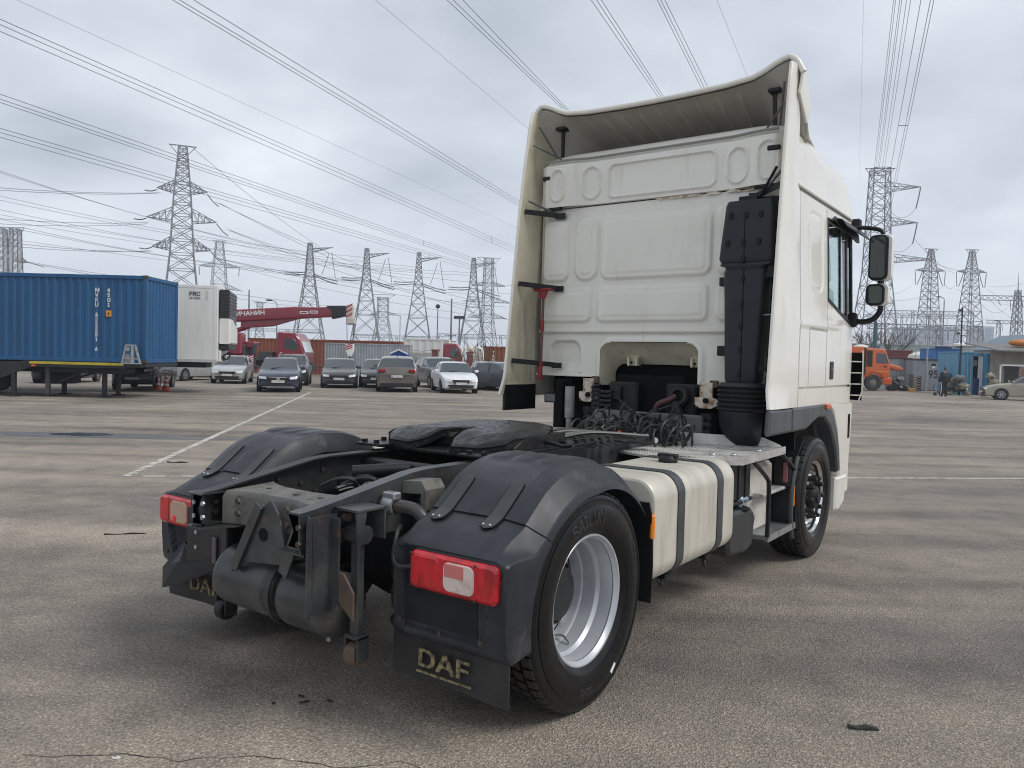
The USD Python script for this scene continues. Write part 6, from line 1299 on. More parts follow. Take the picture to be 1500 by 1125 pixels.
YCAR = paint('paint_yellow', (.52, .36, .02)); part(yc, 'body', MB().prism([(0, .35), (2.2, .35), (2.2, .85), (2.0, 1.0), (1.5, 1.35), (.5, 1.40), (.05, 1.25)], 'y', 0, 1.6, .06), YCAR, 35); part(yc, 'window', MB().prism([(.5, .95), (1.7, .95), (1.4, 1.25), (.6, 1.28)], 'y', -.012, .01), GLASSD); part(yc, 'wheel', MB().lathe([(.15, -.1), (.32, -.1), (.32, .1), (.15, .1)], (.4, .1, .32), (0, 1, 0), 20, True), CARTYRE)
o = gp(708, 61.0); oc = container('shipping_container', 'orange container with white vertical lettering beside the cab fairing', 'container', (o[0], o[1], 0), AL, 6.06, 2.44, 2.59, ORNG, 0, 18, 8)
for k, ch in enumerate('TAKK'): part(oc, 'marking', lettering(ch, .22, (.62, .0, 2.0 - k * .28), (1, 0, 0), (0, 0, 1), .01, True), MARK, False)

# ---------------- right side: orange truck, sheds, man
KAM = paint('truck_orange', (.56, .105, .015), 0, .4)
o = gp(1304, 55.5); km = thing('orange_truck', 'orange cab over truck parked before the grey shed', 'truck', o, AL)
part(km, 'cab', MB().prism([(-1.75, .95), (-.12, .95), (-.02, 1.35), (-.05, 1.95), (-.38, 2.85), (-.60, 2.98), (-1.72, 3.0), (-1.75, 2.2)], 'y', 0, 2.4, .06), KAM, 35)
part(km, 'side_window', MB().prism([(-1.05, 1.98), (-.18, 1.95), (-.40, 2.65), (-1.05, 2.68)], 'y', -.014, .01, .004), GLASSD); part(km, 'sleeper_panel', MB().box(-1.74, -1.32, -.012, .01, 1.7, 2.85, .004), GRILL)
part(km, 'door_stripe', MB().box(-1.30, -.1, -.012, .01, 1.33, 1.38), look('stripe_yellow', (.6, .36, .05), .5)); part(km, 'door_handle', MB().box(-.5, -.3, -.02, .01, 1.68, 1.78, .01), GRILL)
part(km, 'hood_flap', MB().prism([(.0, 1.95), (.0, 1.65), (.4, 1.55), (.95, 1.45), (1.05, 1.6), (.85, 1.75)], 'y', .3, 2.1, .05), KAM, 35, label='raised orange front flap')
part(km, 'fender', MB().sheet(np.array([[(-1.2 + .78 * math.cos(a), y, .62 + .72 * math.sin(a)) for y in (-.05, .4)] for a in np.radians(np.linspace(0, 180, 14))]), .05), KAM, 35); part(km, 'bumper', MB().box(-.55, .1, -.02, 2.42, .45, .95, .05), KAM)
part(km, 'wheel', MB().lathe([(.3, -.17), (.52, -.18), (.58, -.12), (.58, .12), (.52, .18), (.3, .17), (.28, .1)], (-1.2, .12, .60), (0, 1, 0), 28, True), look('tyre_dusty', (.035, .033, .03), .8), 35); part(km, 'wheel_disc', MB().lathe([(.32, -.03), (.22, -.06), (.12, -.08), (.01, -.09)], (-1.2, .06, .60), (0, 1, 0), 24), look('disc_dusty', (.16, .15, .14), .7))
part(km, 'body_frame', MB().box(-6, -1.8, .3, 2.1, .9, 1.2, .03), CDK); part(km, 'dump_body', MB().box(-6.5, -1.9, 0, 2.4, 1.3, 3.1, .05), KAM); part(km, 'cab_gap', MB().box(-1.9, -1.78, .1, 2.3, 1.0, 3.05, .02), GRILL)
part(km, 'roof_beacon', MB().cyl((-.75, .4, 3.0), (-.75, .4, 3.18), .12), look('beacon_blue', (.1, .13, .2), .2)); part(km, 'roof_tarp', MB().ball((-1.9, .6, 3.1), .5, 2, (1, .8, .35)), TRLW); part(km, 'ladder', MB().bar((-.35, -.06, .45), (-.2, -.06, .05), .03).bar((-.15, -.06, .45), (0, -.06, .05), .03).bar((.05, -.06, .45), (.2, -.06, .05), .03), STEELB)
o = gp(1284, 76.0); container('shipping_container', 'maroon container behind the orange truck', 'container', (o[0], o[1], 0), AL, 6.06 * .56, 2.44, 2.9, MARN, .5, 12, 8)
ROOFD = look('roof_dark', (.05, .045, .04), .8, var=.4)
o = gp(1297, 59.0); sa = shed('metal_shed', 'grey corrugated shed right behind the orange truck', 'shed', (o[0], o[1], 0), AL - .03, 1.85, 3, 2.35, GALV, 10, ROOFD, .05)
part(sa, 'corner_post', MB().box(1.70, 1.80, -.03, .02, 0, 2.3), look('post_teal', (.10, .19, .25), .6))
o = gp(1333, 58.0); sb = shed('metal_shed', 'grey metal garage with painted number 95', 'garage', (o[0], o[1], 0), AL - .03, 3.05, 4, 2.30, look('garage_grey', (.24, .26, .285), .55, col2=(.19, .21, .23), vscale=1.2), 3, ROOFD, .06)
part(sb, 'door_leaf', MB().box(.12, 1.12, -.03, -.008, .08, 2.2, .005), look('garage_grey', None)); part(sb, 'door_leaf', MB().box(1.14, 2.5, -.03, -.008, .08, 2.2, .005), look('garage_grey', None)); part(sb, 'painted_number', lettering('95', .55, (1.28, -.032, .98), (1, 0, 0), (0, 0, 1), .004, True, width=.70), GRILL, False); part(sb, 'small_sign', MB().box(1.5, 1.8, -.04, -.031, 1.88, 2.02), GRILL); part(sb, 'small_sign', MB().box(1.55, 1.75, -.042, -.032, 1.70, 1.84), CONW); part(sb, 'door_post', MB().box(1.10, 1.16, -.05, -.031, 0, 2.25), STEELB)
st = thing('pallet_stack', 'stack of grey brown pallets leaning by the garage door', 'pallets', gp(1335.5, 57.0), AL)
for k in range(6): part(st, 'board', MB().box(0, .62, -.1, .4, .06 + k * .18, .15 + k * .18, .01), look('pallet_wood', (.20, .17, .14), .8, var=.3)); 
part(st, 'post', MB().box(-.02, .05, -.1, .4, 0, 1.2), look('pallet_dark', (.08, .07, .06), .8)); part(st, 'post', MB().box(.58, .64, -.1, .4, 0, 1.1), look('pallet_dark', (.08, .07, .06), .8))
def heap(name, label, cat, col, depth, w, h, mat, seed, n=9):
    rng = np.random.default_rng(seed); t = thing(name, label, cat, gp(col, depth), AL)
    for k in range(n):
        x, s_ = rng.uniform(-w / 2, w / 2), rng.uniform(.12, .3); z = rng.uniform(0, max(.05, h * (1 - (2 * x / w) ** 2) - s_))
        v = trimesh.creation.icosphere(1, 1.0); p = v.vertices * [s_ * 1.2, s_, s_ * .8] * (1 + rng.uniform(-.3, .3, (len(v.vertices), 1))) + [x, rng.uniform(-.2, .2), z + s_ * .6]
        part(t, 'lump', MB().add(p, v.faces), mat[k % len(mat)], False)
    return t
heap('rubbish_pile', 'black plastic rubbish pile before the corrugated shed', 'rubbish', 1316, 57.0, 1.2, 1.0, [GRILL, CDK, look('sheet_grey', (.2, .2, .21), .5)], 4, 10)
single('yellow_box', MB().box(-.2, .2, -.15, .15, 0, .22, .02).at(np.vstack([np.column_stack([np.array([RH, FH, [0, 0, 1]]).T, gp(1335, 56.0)]), [0, 0, 0, 1]])), look('box_ochre', (.42, .24, .04), .6), 'small ochre box on the ground by the pallet stack', 'box')
heap('scrap_pile', 'pile of bottles and scrap left of the blue cabin', 'scrap', 1404, 50.5, 1.25, 1.3, [look('scrap_cream', (.20, .18, .13), .6), CDK, look('scrap_brown', (.15, .11, .08), .8), GRILL, look('scrap_grey', (.13, .13, .135), .7)], 6, 22)
heap('scrap_pile', 'small pile of grey parts at the corner of the brown canopy shed', 'scrap', 1450, 47.5, .8, 1.5, [look('scrap_grey', (.13, .13, .135), .7), CDK, look('scrap_cream', (.20, .18, .13), .6)], 8, 10)
heap('scrap_heap_top', 'grey metal parts stacked on shelf behind the man', 'scrap', 1390, 53.0, 1.3, 2.1, [look('scrap_grey', (.13, .13, .135), .7), CDK, look('garage_grey', None)], 9, 14)
CYAN = look('cabin_blue', (.075, .24, .37), .5, col2=(.055, .18, .29), vscale=1.5, stretch=(3, 3, .6), col3=(.2, .3, .36), scale3=3, amount3=(.6, .8)); DBLU = look('shed_blue', (.015, .13, .36), .5, col2=(.02, .10, .25), vscale=2)
o = gp(1370, 61.0); db = shed('blue_shed', 'deep blue shed with a small window behind the man', 'shed', (o[0], o[1], 0), AL, 2.0, 2.5, 3.2, DBLU, 4, DBLU, .05); part(db, 'window', MB().box(.35, 1.0, -.02, .0, 2.5, 2.85), look('window_pale', (.35, .40, .42), .3)); part(db, 'roof_edge', MB().box(-.1, 1.1, -.1, .1, 3.28, 3.4), look('edge_navy', (.01, .03, .09), .6)); part(db, 'rust_spot', MB().box(1.2, 1.7, -.012, -.002, 2.2, 2.35), look('stain_orange', (.3, .15, .06), .8))
o = gp(1403, 52.0); lc = shed('blue_cabin', 'light blue metal cabin with its dark door standing open', 'cabin', (o[0], o[1], 0), AL + .03, .98, 2.4, 2.75, CYAN, 4, CYAN, .03)
o2 = gp(1436.5, 51.2); part(lc, 'door_leaf', MB().box(1.62, 2.3, -.35, -.30, .02, 2.72, .01), CYAN); part(lc, 'doorway', MB().box(.98, 1.62, .5, .55, 0, 2.6), DARK); part(lc, 'lintel', MB().box(.98, 1.66, -.02, .06, 2.55, 2.76), CYAN); part(lc, 'door_lower', MB().box(1.05, 1.55, .2, .24, 0, 1.1), look('door_navy', (.01, .03, .12), .5)); part(lc, 'right_wall', MB().box(1.62, 2.35, -.28, .0, 0, 2.74), CYAN); part(lc, 'hung_clothes', MB().box(1.15, 1.45, .25, .4, 1.9, 2.3, .05), look('clothes_khaki', (.2, .17, .1), .9)); part(lc, 'lock_bar', MB().box(.55, .58, -.05, -.02, .1, 2.6), STEEL); part(lc, 'lock_bar', MB().box(.78, .81, -.05, -.02, .1, 2.6), STEEL)
o = gp(1449, 51.5); bs = thing('canopy_shed', 'grey brown panel shed with white frame at the right edge', 'shed', (o[0], o[1], 0), AL)
for k in range(5): part(bs, 'wall_panel', MB().box(k * .95, k * .95 + .93, 0, .06, 0, 2.9, .01), look('panel_grey_brown', (.27, .255, .225), .7, var=.3, vscale=1.5))
part(bs, 'door', MB().box(.95, 1.85, -.03, -.005, .3, 2.05, .01), look('door_dark', (.03, .03, .032), .6)); part(bs, 'frame_beam', MB().box(.05, 4.6, -1.0, -.94, 1.95, 2.05), TRLW); part(bs, 'frame_post', MB().box(.05, .13, -1.0, -.93, 0, 2.05), TRLW); part(bs, 'roof', MB().prism([(-1.3, 2.9), (-1.3, 2.96), (2.5, 3.5), (2.5, 3.44)], 'x', -.3, 4.8), look('roof_sheet', (.16, .15, .14), .7)); part(bs, 'red_sign', MB().box(1.95, 2.9, -.02, -.004, 1.1, 2.0), look('sign_pinkish', (.40, .27, .25), .6)); part(bs, 'sign_lettering', lettering('ОВ', .40, (2.05, -.024, 1.3), (1, 0, 0), (0, 0, 1), .004, True), look('sign_red', (.45, .04, .03), .5), False); part(bs, 'orange_tarp', MB().ball((2.2, .4, 3.5), .8, 2, (1, .5, .3)), look('tarp_orange', (.45, .16, .03), .6))
o = gp(1478, 62.0); ru = thing('grey_roof_building', 'grey blue pitched roof behind the canopy shed', 'building', (o[0], o[1], 0), AL); part(ru, 'wall', MB().box(0, 8, 0, 5, 0, 3.3), GALV); part(ru, 'roof', MB().prism([(-.4, 3.3), (2.2, 4.6), (8, 4.6), (8, 3.3)], 'y', -.3, 5), look('roof_blue_grey', (.14, .19, .23), .6))
o = gp(1195, 92.0); lw = thing('long_wall', 'long pale grey green wall behind the sheds at the right', 'wall', (o[0], o[1], 0), AL)
for k in range(15): part(lw, 'wall_panel', MB().box(k * 2.0, k * 2.0 + 1.98, 0, .2, 0, 4.35, .02), look('wall_grey_green', (.27, .32, .32), .7, var=.15, vscale=.5))
part(lw, 'coping', MB().box(0, 30, -.06, .26, 4.36, 4.46), look('coping_grey', (.4, .42, .42), .7))
o = gp(1420, 80.0); wb = thing('low_white_building', 'low flat pale building top behind the blue cabin', 'building', (o[0], o[1], 0), AL); part(wb, 'wall', MB().box(0, 3.4, 0, 4, 0, 4.1), look('wall_pale', (.36, .36, .34), .7)); part(wb, 'roof', MB().box(-.1, 3.5, -.1, 4.1, 4.1, 4.2), TRLW)
o = gp(1338, 66.0); ws = thing('white_cover', 'white sheeted load behind the garage roof', 'load', (o[0], o[1], 0), AL); part(ws, 'cover', MB().prism([(0, 0), (2.1, 0), (2.15, 2.75), (1.9, 3.15), (1.0, 3.1), (.4, 2.8)], 'y', 0, 2, .15), TRLW, 40); part(ws, 'tie', MB().box(1.0, 1.04, -.01, .0, 0, 3.0), GRILL)
bush('bush', 'small bright yellow bush above the garage roof', 1336, 63.0, .9, 3.1, LEAFY, 160, 11)
# man walking away
def person(col, depth):
    import manifold3d as m3
    t = thing('person', 'person in dark jacket and trousers with white side stripe walking away', 'person', gp(col, depth), AL)
    def S(p, r): return m3.Manifold.sphere(r, 16).translate(tuple(map(float, p)))
    def limb(pts):
        out = [m3.Manifold.batch_hull([S(pts[i][0], pts[i][1]), S(pts[i + 1][0], pts[i + 1][1])]) for i in range(len(pts) - 1)]
        return m3.Manifold.batch_boolean(out, m3.OpType.Add)
    hands = []
    body = limb([((0, 0, 1.42), .085), ((0, .0, 1.52), .065), ((0, -.01, 1.56), .06)])
    head = m3.Manifold.batch_hull([S((0, .0, 1.64), .095), S((0, -.02, 1.68), .098), S((0, .05, 1.60), .06)])
    hd = [S((sx * .098, .0, 1.635), .025).scale((1, 1, 1)) for sx in (1, -1)] + [S((0, .115, 1.635), .018)]
    for sx in (1, -1):
        w_ = np.array([sx * .30, .02, .86]); hands.append(m3.Manifold.batch_hull([S(w_, .032), S(w_ + [0, .02, -.09], .036)]))
        for k in range(4): hands.append(limb([(w_ + [sx * .0, -.02 + .022 * k, -.09], .011), (w_ + [-sx * .012, -.015 + .022 * k, -.14], .010), (w_ + [-sx * .03, -.012 + .02 * k, -.165 + .006 * abs(k - 1)], .009)]))
        hands.append(limb([(w_ + [0, .045, -.03], .013), (w_ + [-sx * .02, .07, -.075], .011)]))
    inner = [limb([((0, 0, 1.42), .085), ((0, 0, 1.0), .09)])] + [limb([((0, 0, 1.38), .06), ((sx * .20, 0, 1.37), .055), ((sx * .285, -.03, 1.12), .045), ((sx * .30, .02, .86), .032)]) for sx in (1, -1)] + [limb([((0, 0, 1.0), .09), ((sx * .09, 0, .92), .085), ((sx * .10, .04 * sx, .50), .055), ((sx * .105, -.05 * sx, .09), .04)]) for sx in (1, -1)]
    skin = m3.Manifold.batch_boolean([body, head] + hd + hands + inner, m3.OpType.Add)
    part(t, 'body', skin, look('skin', (.36, .22, .16), .6), 60)
    part(t, 'hair', m3.Manifold.batch_hull([S((0, -.025, 1.70), .096), S((0, -.045, 1.64), .085)]), look('hair_grey_brown', (.06, .05, .045), .8), 60)
    jk = m3.Manifold.batch_boolean([m3.Manifold.batch_hull([S((.15, 0, 1.36), .10), S((-.15, 0, 1.36), .10), S((.13, .0, .95), .12), S((-.13, .0, .95), .12), S((0, -.05, 1.2), .15), S((0, .02, 1.44), .08)])] + [limb([((sx * .20, 0, 1.38), .085), ((sx * .285, -.03, 1.12), .07), ((sx * .30, .02, .88), .052)]) for sx in (1, -1)], m3.OpType.Add)
    part(t, 'jacket', jk, look('jacket_navy', (.016, .018, .028), .8), 50)
    part(t, 'trousers', m3.Manifold.batch_boolean([limb([((sx * .09, 0, .92), .115), ((sx * .10, .04 * sx, .50), .08), ((sx * .105, -.05 * sx, .10), .062)]) for sx in (1, -1)], m3.OpType.Add), look('trousers_black', (.012, .012, .016), .85), 50)
    part(t, 'trouser_stripe', MB().tube([(-.205, -.02, .88), (-.185, -.05, .5), (-.165, .04, .10)], .02, 6), CONW)
    for sx in (1, -1): part(t, 'shoe', MB().box(sx * .105 - .05, sx * .105 + .05, -.05 * sx - .10, -.05 * sx + .17, 0, .09, .03), GRILL)
person(1383, 47.5)
pc = thing('trolley', 'small dark trolley on the ground beside the person', 'trolley', gp(1372, 49.0), AL); part(pc, 'tray', MB().box(-.2, .25, -.2, .2, .25, .32, .02), CDK); part(pc, 'frame', MB().bar((.2, 0, .3), (.28, 0, 1.0), .04).bar((-.2, 0, .3), (-.15, 0, .7), .04), CDK)
for x in (-.15, .2): part(pc, 'wheel', MB().cyl((x, -.15, .1), (x, -.1, .1), .1), CARTYRE)
# ================================================================ PYLONS, POWER LINES, MASTS, FAR BUILDINGS
PYL = look('galvanised_lattice', (.19, .195, .21), .6, metal=.2); WIRE = look('wire_grey', (.045, .047, .055), .6); INS = look('insulator_dark', (.06, .062, .066), .4)
def lattice(m, prof, panels, leg, brace):
    """square tower: prof = (z, half width) pairs"""
    zs_ = []; z0, z1 = prof[0][0], prof[-1][0]; f = lambda z: float(np.interp(z, [p[0] for p in prof], [p[1] for p in prof]))
    z = z0; zs_ = [z0]
    while z < z1 - .3:
        z = min(z1, z + max(1.2, f(z) * panels)); zs_.append(z)
    cor = [(-1, -1), (1, -1), (1, 1), (-1, 1)]
    P = lambda k, z: np.array([cor[k % 4][0] * f(z), cor[k % 4][1] * f(z), z])
    brk = sorted(set([p[0] for p in prof]))
    for k in range(4):
        for a, b in zip(brk[:-1], brk[1:]): m.bar(P(k, a), P(k, b), leg)
    for a, b in zip(zs_[:-1], zs_[1:]):
        for k in range(4):
            m.bar(P(k, a), P(k + 1, b), brace); m.bar(P(k + 1, a), P(k, b), brace); m.bar(P(k, b), P(k + 1, b), brace)
    return f
def crossarm(m, f, z, half, rise, brace, sides=(-1, 1), tipz=0.0, n=4):
    for s in sides:
        w = f(z); tip = np.array([s * half, 0, z + tipz])
        rt = [np.array([s * w, y * w, z + dz]) for y in (-1, 1) for dz in (0, rise)]
        for r in rt: m.bar(r, tip, brace)
        for k in range(1, n):
            t = k / n; q = [r + (tip - r) * t for r in rt]
            m.bar(q[0], q[1], brace * .8); m.bar(q[2], q[3], brace * .8); m.bar(q[0], q[2], brace * .8)
            p = [r + (tip - r) * (k - 1) / n for r in rt]; m.bar(p[1], q[0], brace * .8); m.bar(p[3], q[2], brace * .8); m.bar(p[0], q[2], brace * .8)
def pylon(label, col, depth, prof, arms, leg=.17, brace=.10, panels=1.7, turn=.35, cap=None, strings=(), group='pylons beyond the yard'):
    t = thing('pylon', label, 'pylon', gp(col, depth), AL + turn, group)
    m = MB(); f = lattice(m, prof, panels, leg, brace); part(t, 'tower', m, PYL, False)
    for z, half, rise, sides, tipz in arms:
        m = MB(); crossarm(m, f, z, half, rise, brace, sides, tipz); part(t, 'cross_arm', m, PYL, False)
    if cap:
        m = MB(); z = prof[-1][0]; m.bar((-cap, 0, z + .1), (cap, 0, z + .1), brace * 1.4); m.bar((-cap, 0, z + .1), (-f(z - 2), 0, z - 1.6), brace); m.bar((cap, 0, z + .1), (f(z - 2), 0, z - 1.6), brace)
        for x in np.linspace(-cap, cap, 6): m.bar((x, -.4, z + .1), (x, .4, z + .1), brace)
        part(t, 'top_frame', m, PYL, False)
    for a, b, r in strings:
        part(t, 'insulator_string', MB().tube(smoothline([a, (np.array(a) + b) / 2 + [0, 0, -.25], b], 6), r, 6), INS)
    return t
def H_(col, row, depth): return zat(col, row, depth)
# tall three tier pylon at the left
D = 156
pylon('tall steel lattice pylon with three tiers of arms above the blue container', 264, D, [(0, 4.3), (H_(264, 375, D), 2.2), (H_(264, 285, D), 1.55), (H_(264, 217, D), .75)],
      [(H_(264, 367, D), 5.4, 2.2, (-1, 1), .3), (H_(264, 326, D), 6.4, 2.4, (-1, 1), .4), (H_(264, 284, D), 4.6, 2.0, (-1, 1), .5)], .26, .12, 1.25, .4, cap=2.4,
      strings=[((s * h, 0, z), (s * h + s * 2.2, -.0, z - (.3 if s < 0 else 2.2)), .11) for h, z in ((5.4, H_(264, 366, D)), (6.4, H_(264, 325, D)), (4.6, H_(264, 283, D))) for s in (-1, 1)])
for k, (c, top, lab) in enumerate([(451, 357, 'lattice pylon with one raised side arm, nearest to the tall three tier pylon'), (534, 365, 'lattice pylon with one raised side arm just right of the crane boom tip'), (610, 371, 'lattice pylon with one raised side arm above the taupe crossover'), (690, 379, 'lattice pylon with one raised side arm closest to the cab fairing')]):
    D = 224 + k * 9; zt = H_(c, top, D); u = D / 1150
    pylon(lab, c, D, [(0, 5.0), (zt - 17.5, 2.4), (zt - 8, 1.1), (zt, .55)], [(zt - 13 * u, 33 * u, 1.0, (1,), 1.6)], .24, .13, 1.55, .12,
          strings=[((-.9, 0, zt - 42 * u), (-36 * u, 0, zt - 43 * u), .14), ((-.9, .5, zt - 45 * u), (-36 * u, .5, zt - 46 * u), .14), ((.9, 0, zt - 44 * u), (40 * u, 0, zt - 54 * u), .15), ((.9, .5, zt - 46 * u), (40 * u, .5, zt - 58 * u), .15), ((31 * u, 0, zt - 12 * u), (37 * u, 0, zt - 50 * u), .08), ((27 * u, 0, zt - 14 * u), (17 * u, 0, zt - 46 * u), .08)], group='single arm pylons in a row')
D = 240; pylon('slim pylon with wide top cap just behind the row, near the cab fairing', 712, D, [(0, 3.2), (H_(712, 470, D), 1.6), (H_(712, 379, D), 1.2)], [(H_(712, 443, D), 8, 1.4, (-1, 1), 0), (H_(712, 466, D), 6, 1.4, (-1, 1), 0), (H_(712, 419, D), 5.5, 1.2, (-1, 1), 0)], .16, .10, 1.6, .3, cap=3.6)
D = 260; pylon('distant pylon with a single wide arm behind the refrigerated trailer', 319, D, [(0, 3.6), (H_(319, 392, D), 1.9), (H_(319, 354, D), 1.0)], [(H_(319, 392, D), 6.3, 1.6, (-1, 1), .2), (H_(319, 423, D), 7.5, 1.6, (1,), -.6)], .16, .10, 1.6, .2, cap=2.0, strings=[((6.3, 0, H_(319, 392, D)), (6.1, 0, H_(319, 404, D)), .12), ((-6.3, 0, H_(319, 392, D)), (-6.1, 0, H_(319, 404, D)), .12)])
D = 185; t = thing('pylon', 'broad twin leg lattice tower at the far left above the container', 'pylon', gp(10, D), AL + .1, 'pylons beyond the yard')
m = MB(); lattice(m, [(0, 1.6), (H_(10, 336, D), .9)], 1.5, .2, .11); a = m.get(); m = MB().add(a[0] + [-1.5, 0, 0], a[1]).add(a[0] + [1.7, 0, 0], a[1]); part(t, 'tower', m, PYL, False)
m = MB(); f_ = lambda z: .8
for dz in (0, -.9): m.bar((-3.6, 0, H_(10, 334, D) + dz), (3.8 - (dz < 0) * 1.4, 0, H_(10, 334, D) + dz), .14)
for x in np.linspace(-3.4, 3.6, 9): m.bar((x, 0, H_(10, 334, D)), (x * .8 + .4, 0, H_(10, 334, D) - .9), .1)
part(t, 'top_frame', m, PYL, False); m = MB(); crossarm(m, lambda z: 2.0, H_(10, 384, D), 4.6, 1.5, .11); part(t, 'cross_arm', m, PYL, False)
for s in (1,): part(t, 'insulator_string', MB().bar((4.6, 0, H_(10, 384, D)), (8.2, 0, H_(10, 390, D)), .14), INS)
D = 300; t = thing('pylon', 'far portal tower with a wide flat top between two single arm pylons', 'pylon', gp(559, D), AL, 'pylons beyond the yard')
m = MB(); lattice(m, [(0, 4.6), (H_(559, 466, D), 1.9), (H_(559, 436, D), 1.9)], 1.2, .18, .11); part(t, 'tower', m, PYL, False); z = H_(559, 432, D)
m = MB().bar((-4.6, 0, z), (4.6, 0, z), .2).bar((-4.6, 0, z), (-1.9, 0, z - 1.4), .12).bar((4.6, 0, z), (1.9, 0, z - 1.4), .12); part(t, 'top_frame', m, PYL, False); m = MB(); z = H_(559, 461, D); crossarm(m, lambda q: 1.9, z, 6.6, 1.0, .12, (1,), -.2); crossarm(m, lambda q: 1.9, z, 5.0, 1.0, .12, (-1,), -.2); m.bar((6.6, 0, z), (6.6, 0, 0), .25); part(t, 'cross_arm', m, PYL, False)
D = 520; pylon('faint far away narrow pylon above the crane boom', 379, D, [(0, 4), (H_(379, 470, D), 1.8), (H_(379, 443, D), 1.8)], [], .3, .2, 1.3, .2, cap=4.0)
# right hand group
D = 172
pylon('tall pylon with three long side arms behind the mirror', 1277, D, [(0, 4.6), (H_(1277, 400, D), 2.3), (H_(1277, 250, D), 1.65)], [(H_(1277, 282, D), 8.6, 1.5, (1,), .9), (H_(1277, 332, D), 8.2, 1.5, (1,), .7), (H_(1277, 385, D), 12.0, 1.6, (1,), .7)], .2, .11, 1.3, -.12, cap=3.0,
      strings=[((h, 0, H_(1277, r, D)), (h - .8, 0, H_(1277, r + 30, D)), .12) for h, r in ((8.5, 277), (8.1, 328))])
D = 219
pylon('lattice pylon with V shaped hanging insulators right of the mirror', 1356, D, [(0, 2.9), (H_(1356, 398, D), 1.2), (H_(1356, 366, D), .4)], [(H_(1356, 398, D), 4.6, 1.0, (-1, 1), .2)], .17, .10, 1.3, .15, cap=1.9, strings=[((s * 4.6, 0, H_(1356, 398, D)), (s * 4.4, 0, H_(1356, 418, D)), .10) for s in (-1, 1)] + [((s * 2.4, 0, H_(1356, 398, D)), (s * 3.9, 0, H_(1356, 418, D)), .10) for s in (-1, 1)])
pylon('lattice pylon with V shaped hanging insulators above the person', 1416, D, [(0, 3.4), (H_(1416, 440, D), 1.7), (H_(1416, 398, D), 1.1), (H_(1416, 367, D), .4)], [(H_(1416, 400, D), 4.6, 1.0, (-1, 1), .2)], .17, .10, 1.3, .15, cap=1.9, strings=[((s * 4.6, 0, H_(1416, 400, D)), (s * 4.3, 0, H_(1416, 421, D)), .10) for s in (-1, 1)] + [((s * 2.4, 0, H_(1416, 400, D)), (s * 3.8, 0, H_(1416, 421, D)), .10) for s in (-1, 1)])
D = 150; ms_ = thing('lightning_mast', 'thin pointed lattice mast at the right edge', 'mast', gp(1485, D), AL); m = MB(); lattice(m, [(0, .95), (H_(1485, 470, D), .65), (H_(1485, 425, D), .35)], 1.9, .12, .07); part(ms_, 'lattice', m, PYL, False); part(ms_, 'spire', MB().tube([(0, 0, H_(1485, 430, D)), (0, 0, H_(1485, 400, D))], [.12, .03], 6), PYL)
def gantry(label, c0, c1, D, row, posts, depthb=1.0):
    t = thing('substation_gantry', label, 'gantry', gp(c0, D), AL, 'substation gantries'); w = (c1 - c0) * D / 1150; z = H_((c0 + c1) / 2, row, D); m = MB()
    n = max(4, int(w / 1.5))
    for dz in (0, -depthb): m.bar((0, 0, z + dz), (w, 0, z + dz), .16)
    for k in range(n): m.bar((w * k / n, 0, z), (w * (k + 1) / n, 0, z - depthb), .09); m.bar((w * k / n, 0, z - depthb), (w * (k + 1) / n, 0, z), .09)
    part(t, 'beam', m, PYL, False)
    for p in posts:
        x = w * p; m = MB()
        for s in (-.5, .5): m.bar((x + s * 1.6, 0, 0), (x + s * .7, 0, z), .16)
        for k in range(8): m.bar((x - .8 + .08 * k, 0, z * k / 8), (x + .76 - .08 * k, 0, z * (k + 1) / 8), .08)
        part(t, 'post', m, PYL, False)
    rng = random.Random(int(c0)); 
    for k in range(int(w / 4)):
        x = rng.uniform(.05, .95) * w; part(t, 'insulator_string', MB().bar((x, 0, z - depthb), (x + rng.uniform(-1, 1), .3, z - depthb - rng.uniform(1.2, 2.4)), .11), INS)
    return t
gantry('high substation beam running to the right from the pylon above the person', 1428, 1530, 190, 434, (1.0,), 1.1); gantry('substation portal row nearest behind the sheds', 1268, 1436, 160, 476, (.1, .36, .62, .98)); gantry('long substation portal behind the V insulator pylon', 1290, 1420, 230, 456, (.0, .33, .66, 1.0)); gantry('far low substation portal right of the mirror', 1262, 1400, 300, 462, (.05, .4, .75)); gantry('low far gantry behind the white sedan', 640, 742, 260, 490, (.0, .4, .9)); gantry('low far gantry under the far portal tower', 520, 640, 330, 492, (.0, .5, 1)); gantry('low far gantry behind the crane boom', 345, 470, 330, 482, (.1, .6))
gantry('substation beam at the right edge beside the pointed mast', 1440, 1530, 240, 470, (.2, .8))
def pole(name, label, cat, col, depth, row, r=.06, lamp=None, mat=PYL):
    t = thing(name, label, cat, gp(col, depth), AL); z = H_(col, row, depth); part(t, 'pole', MB().tube([(0, 0, 0), (0, 0, z)], [r * 1.3, r * .8], 8), mat)
    if lamp == 'arm': part(t, 'lamp_arm', MB().tube(smoothline([(0, 0, z - .3), (-.1, 0, z + .3), (-.7, 0, z + .55)], 8), r * .6, 6), mat); part(t, 'lamp_head', MB().box(-1.25, -.6, -.15, .15, z + .45, z + .62, .05), CDK)
    if lamp == 'ball': part(t, 'lamp_head', MB().ball((0, 0, z), .28, 1), GRILL)
    if lamp == 'box': part(t, 'lamp_head', MB().box(-.6, .6, -.2, .2, z - .3, z, .05), CDK)
    if lamp == 'basket': part(t, 'platform', MB().box(-.8, .8, -.5, .5, z - 6.6, z - 6.45).box(-.8, .8, -.5, .5, z - 5.6, z - 5.5), PYL)
    return t
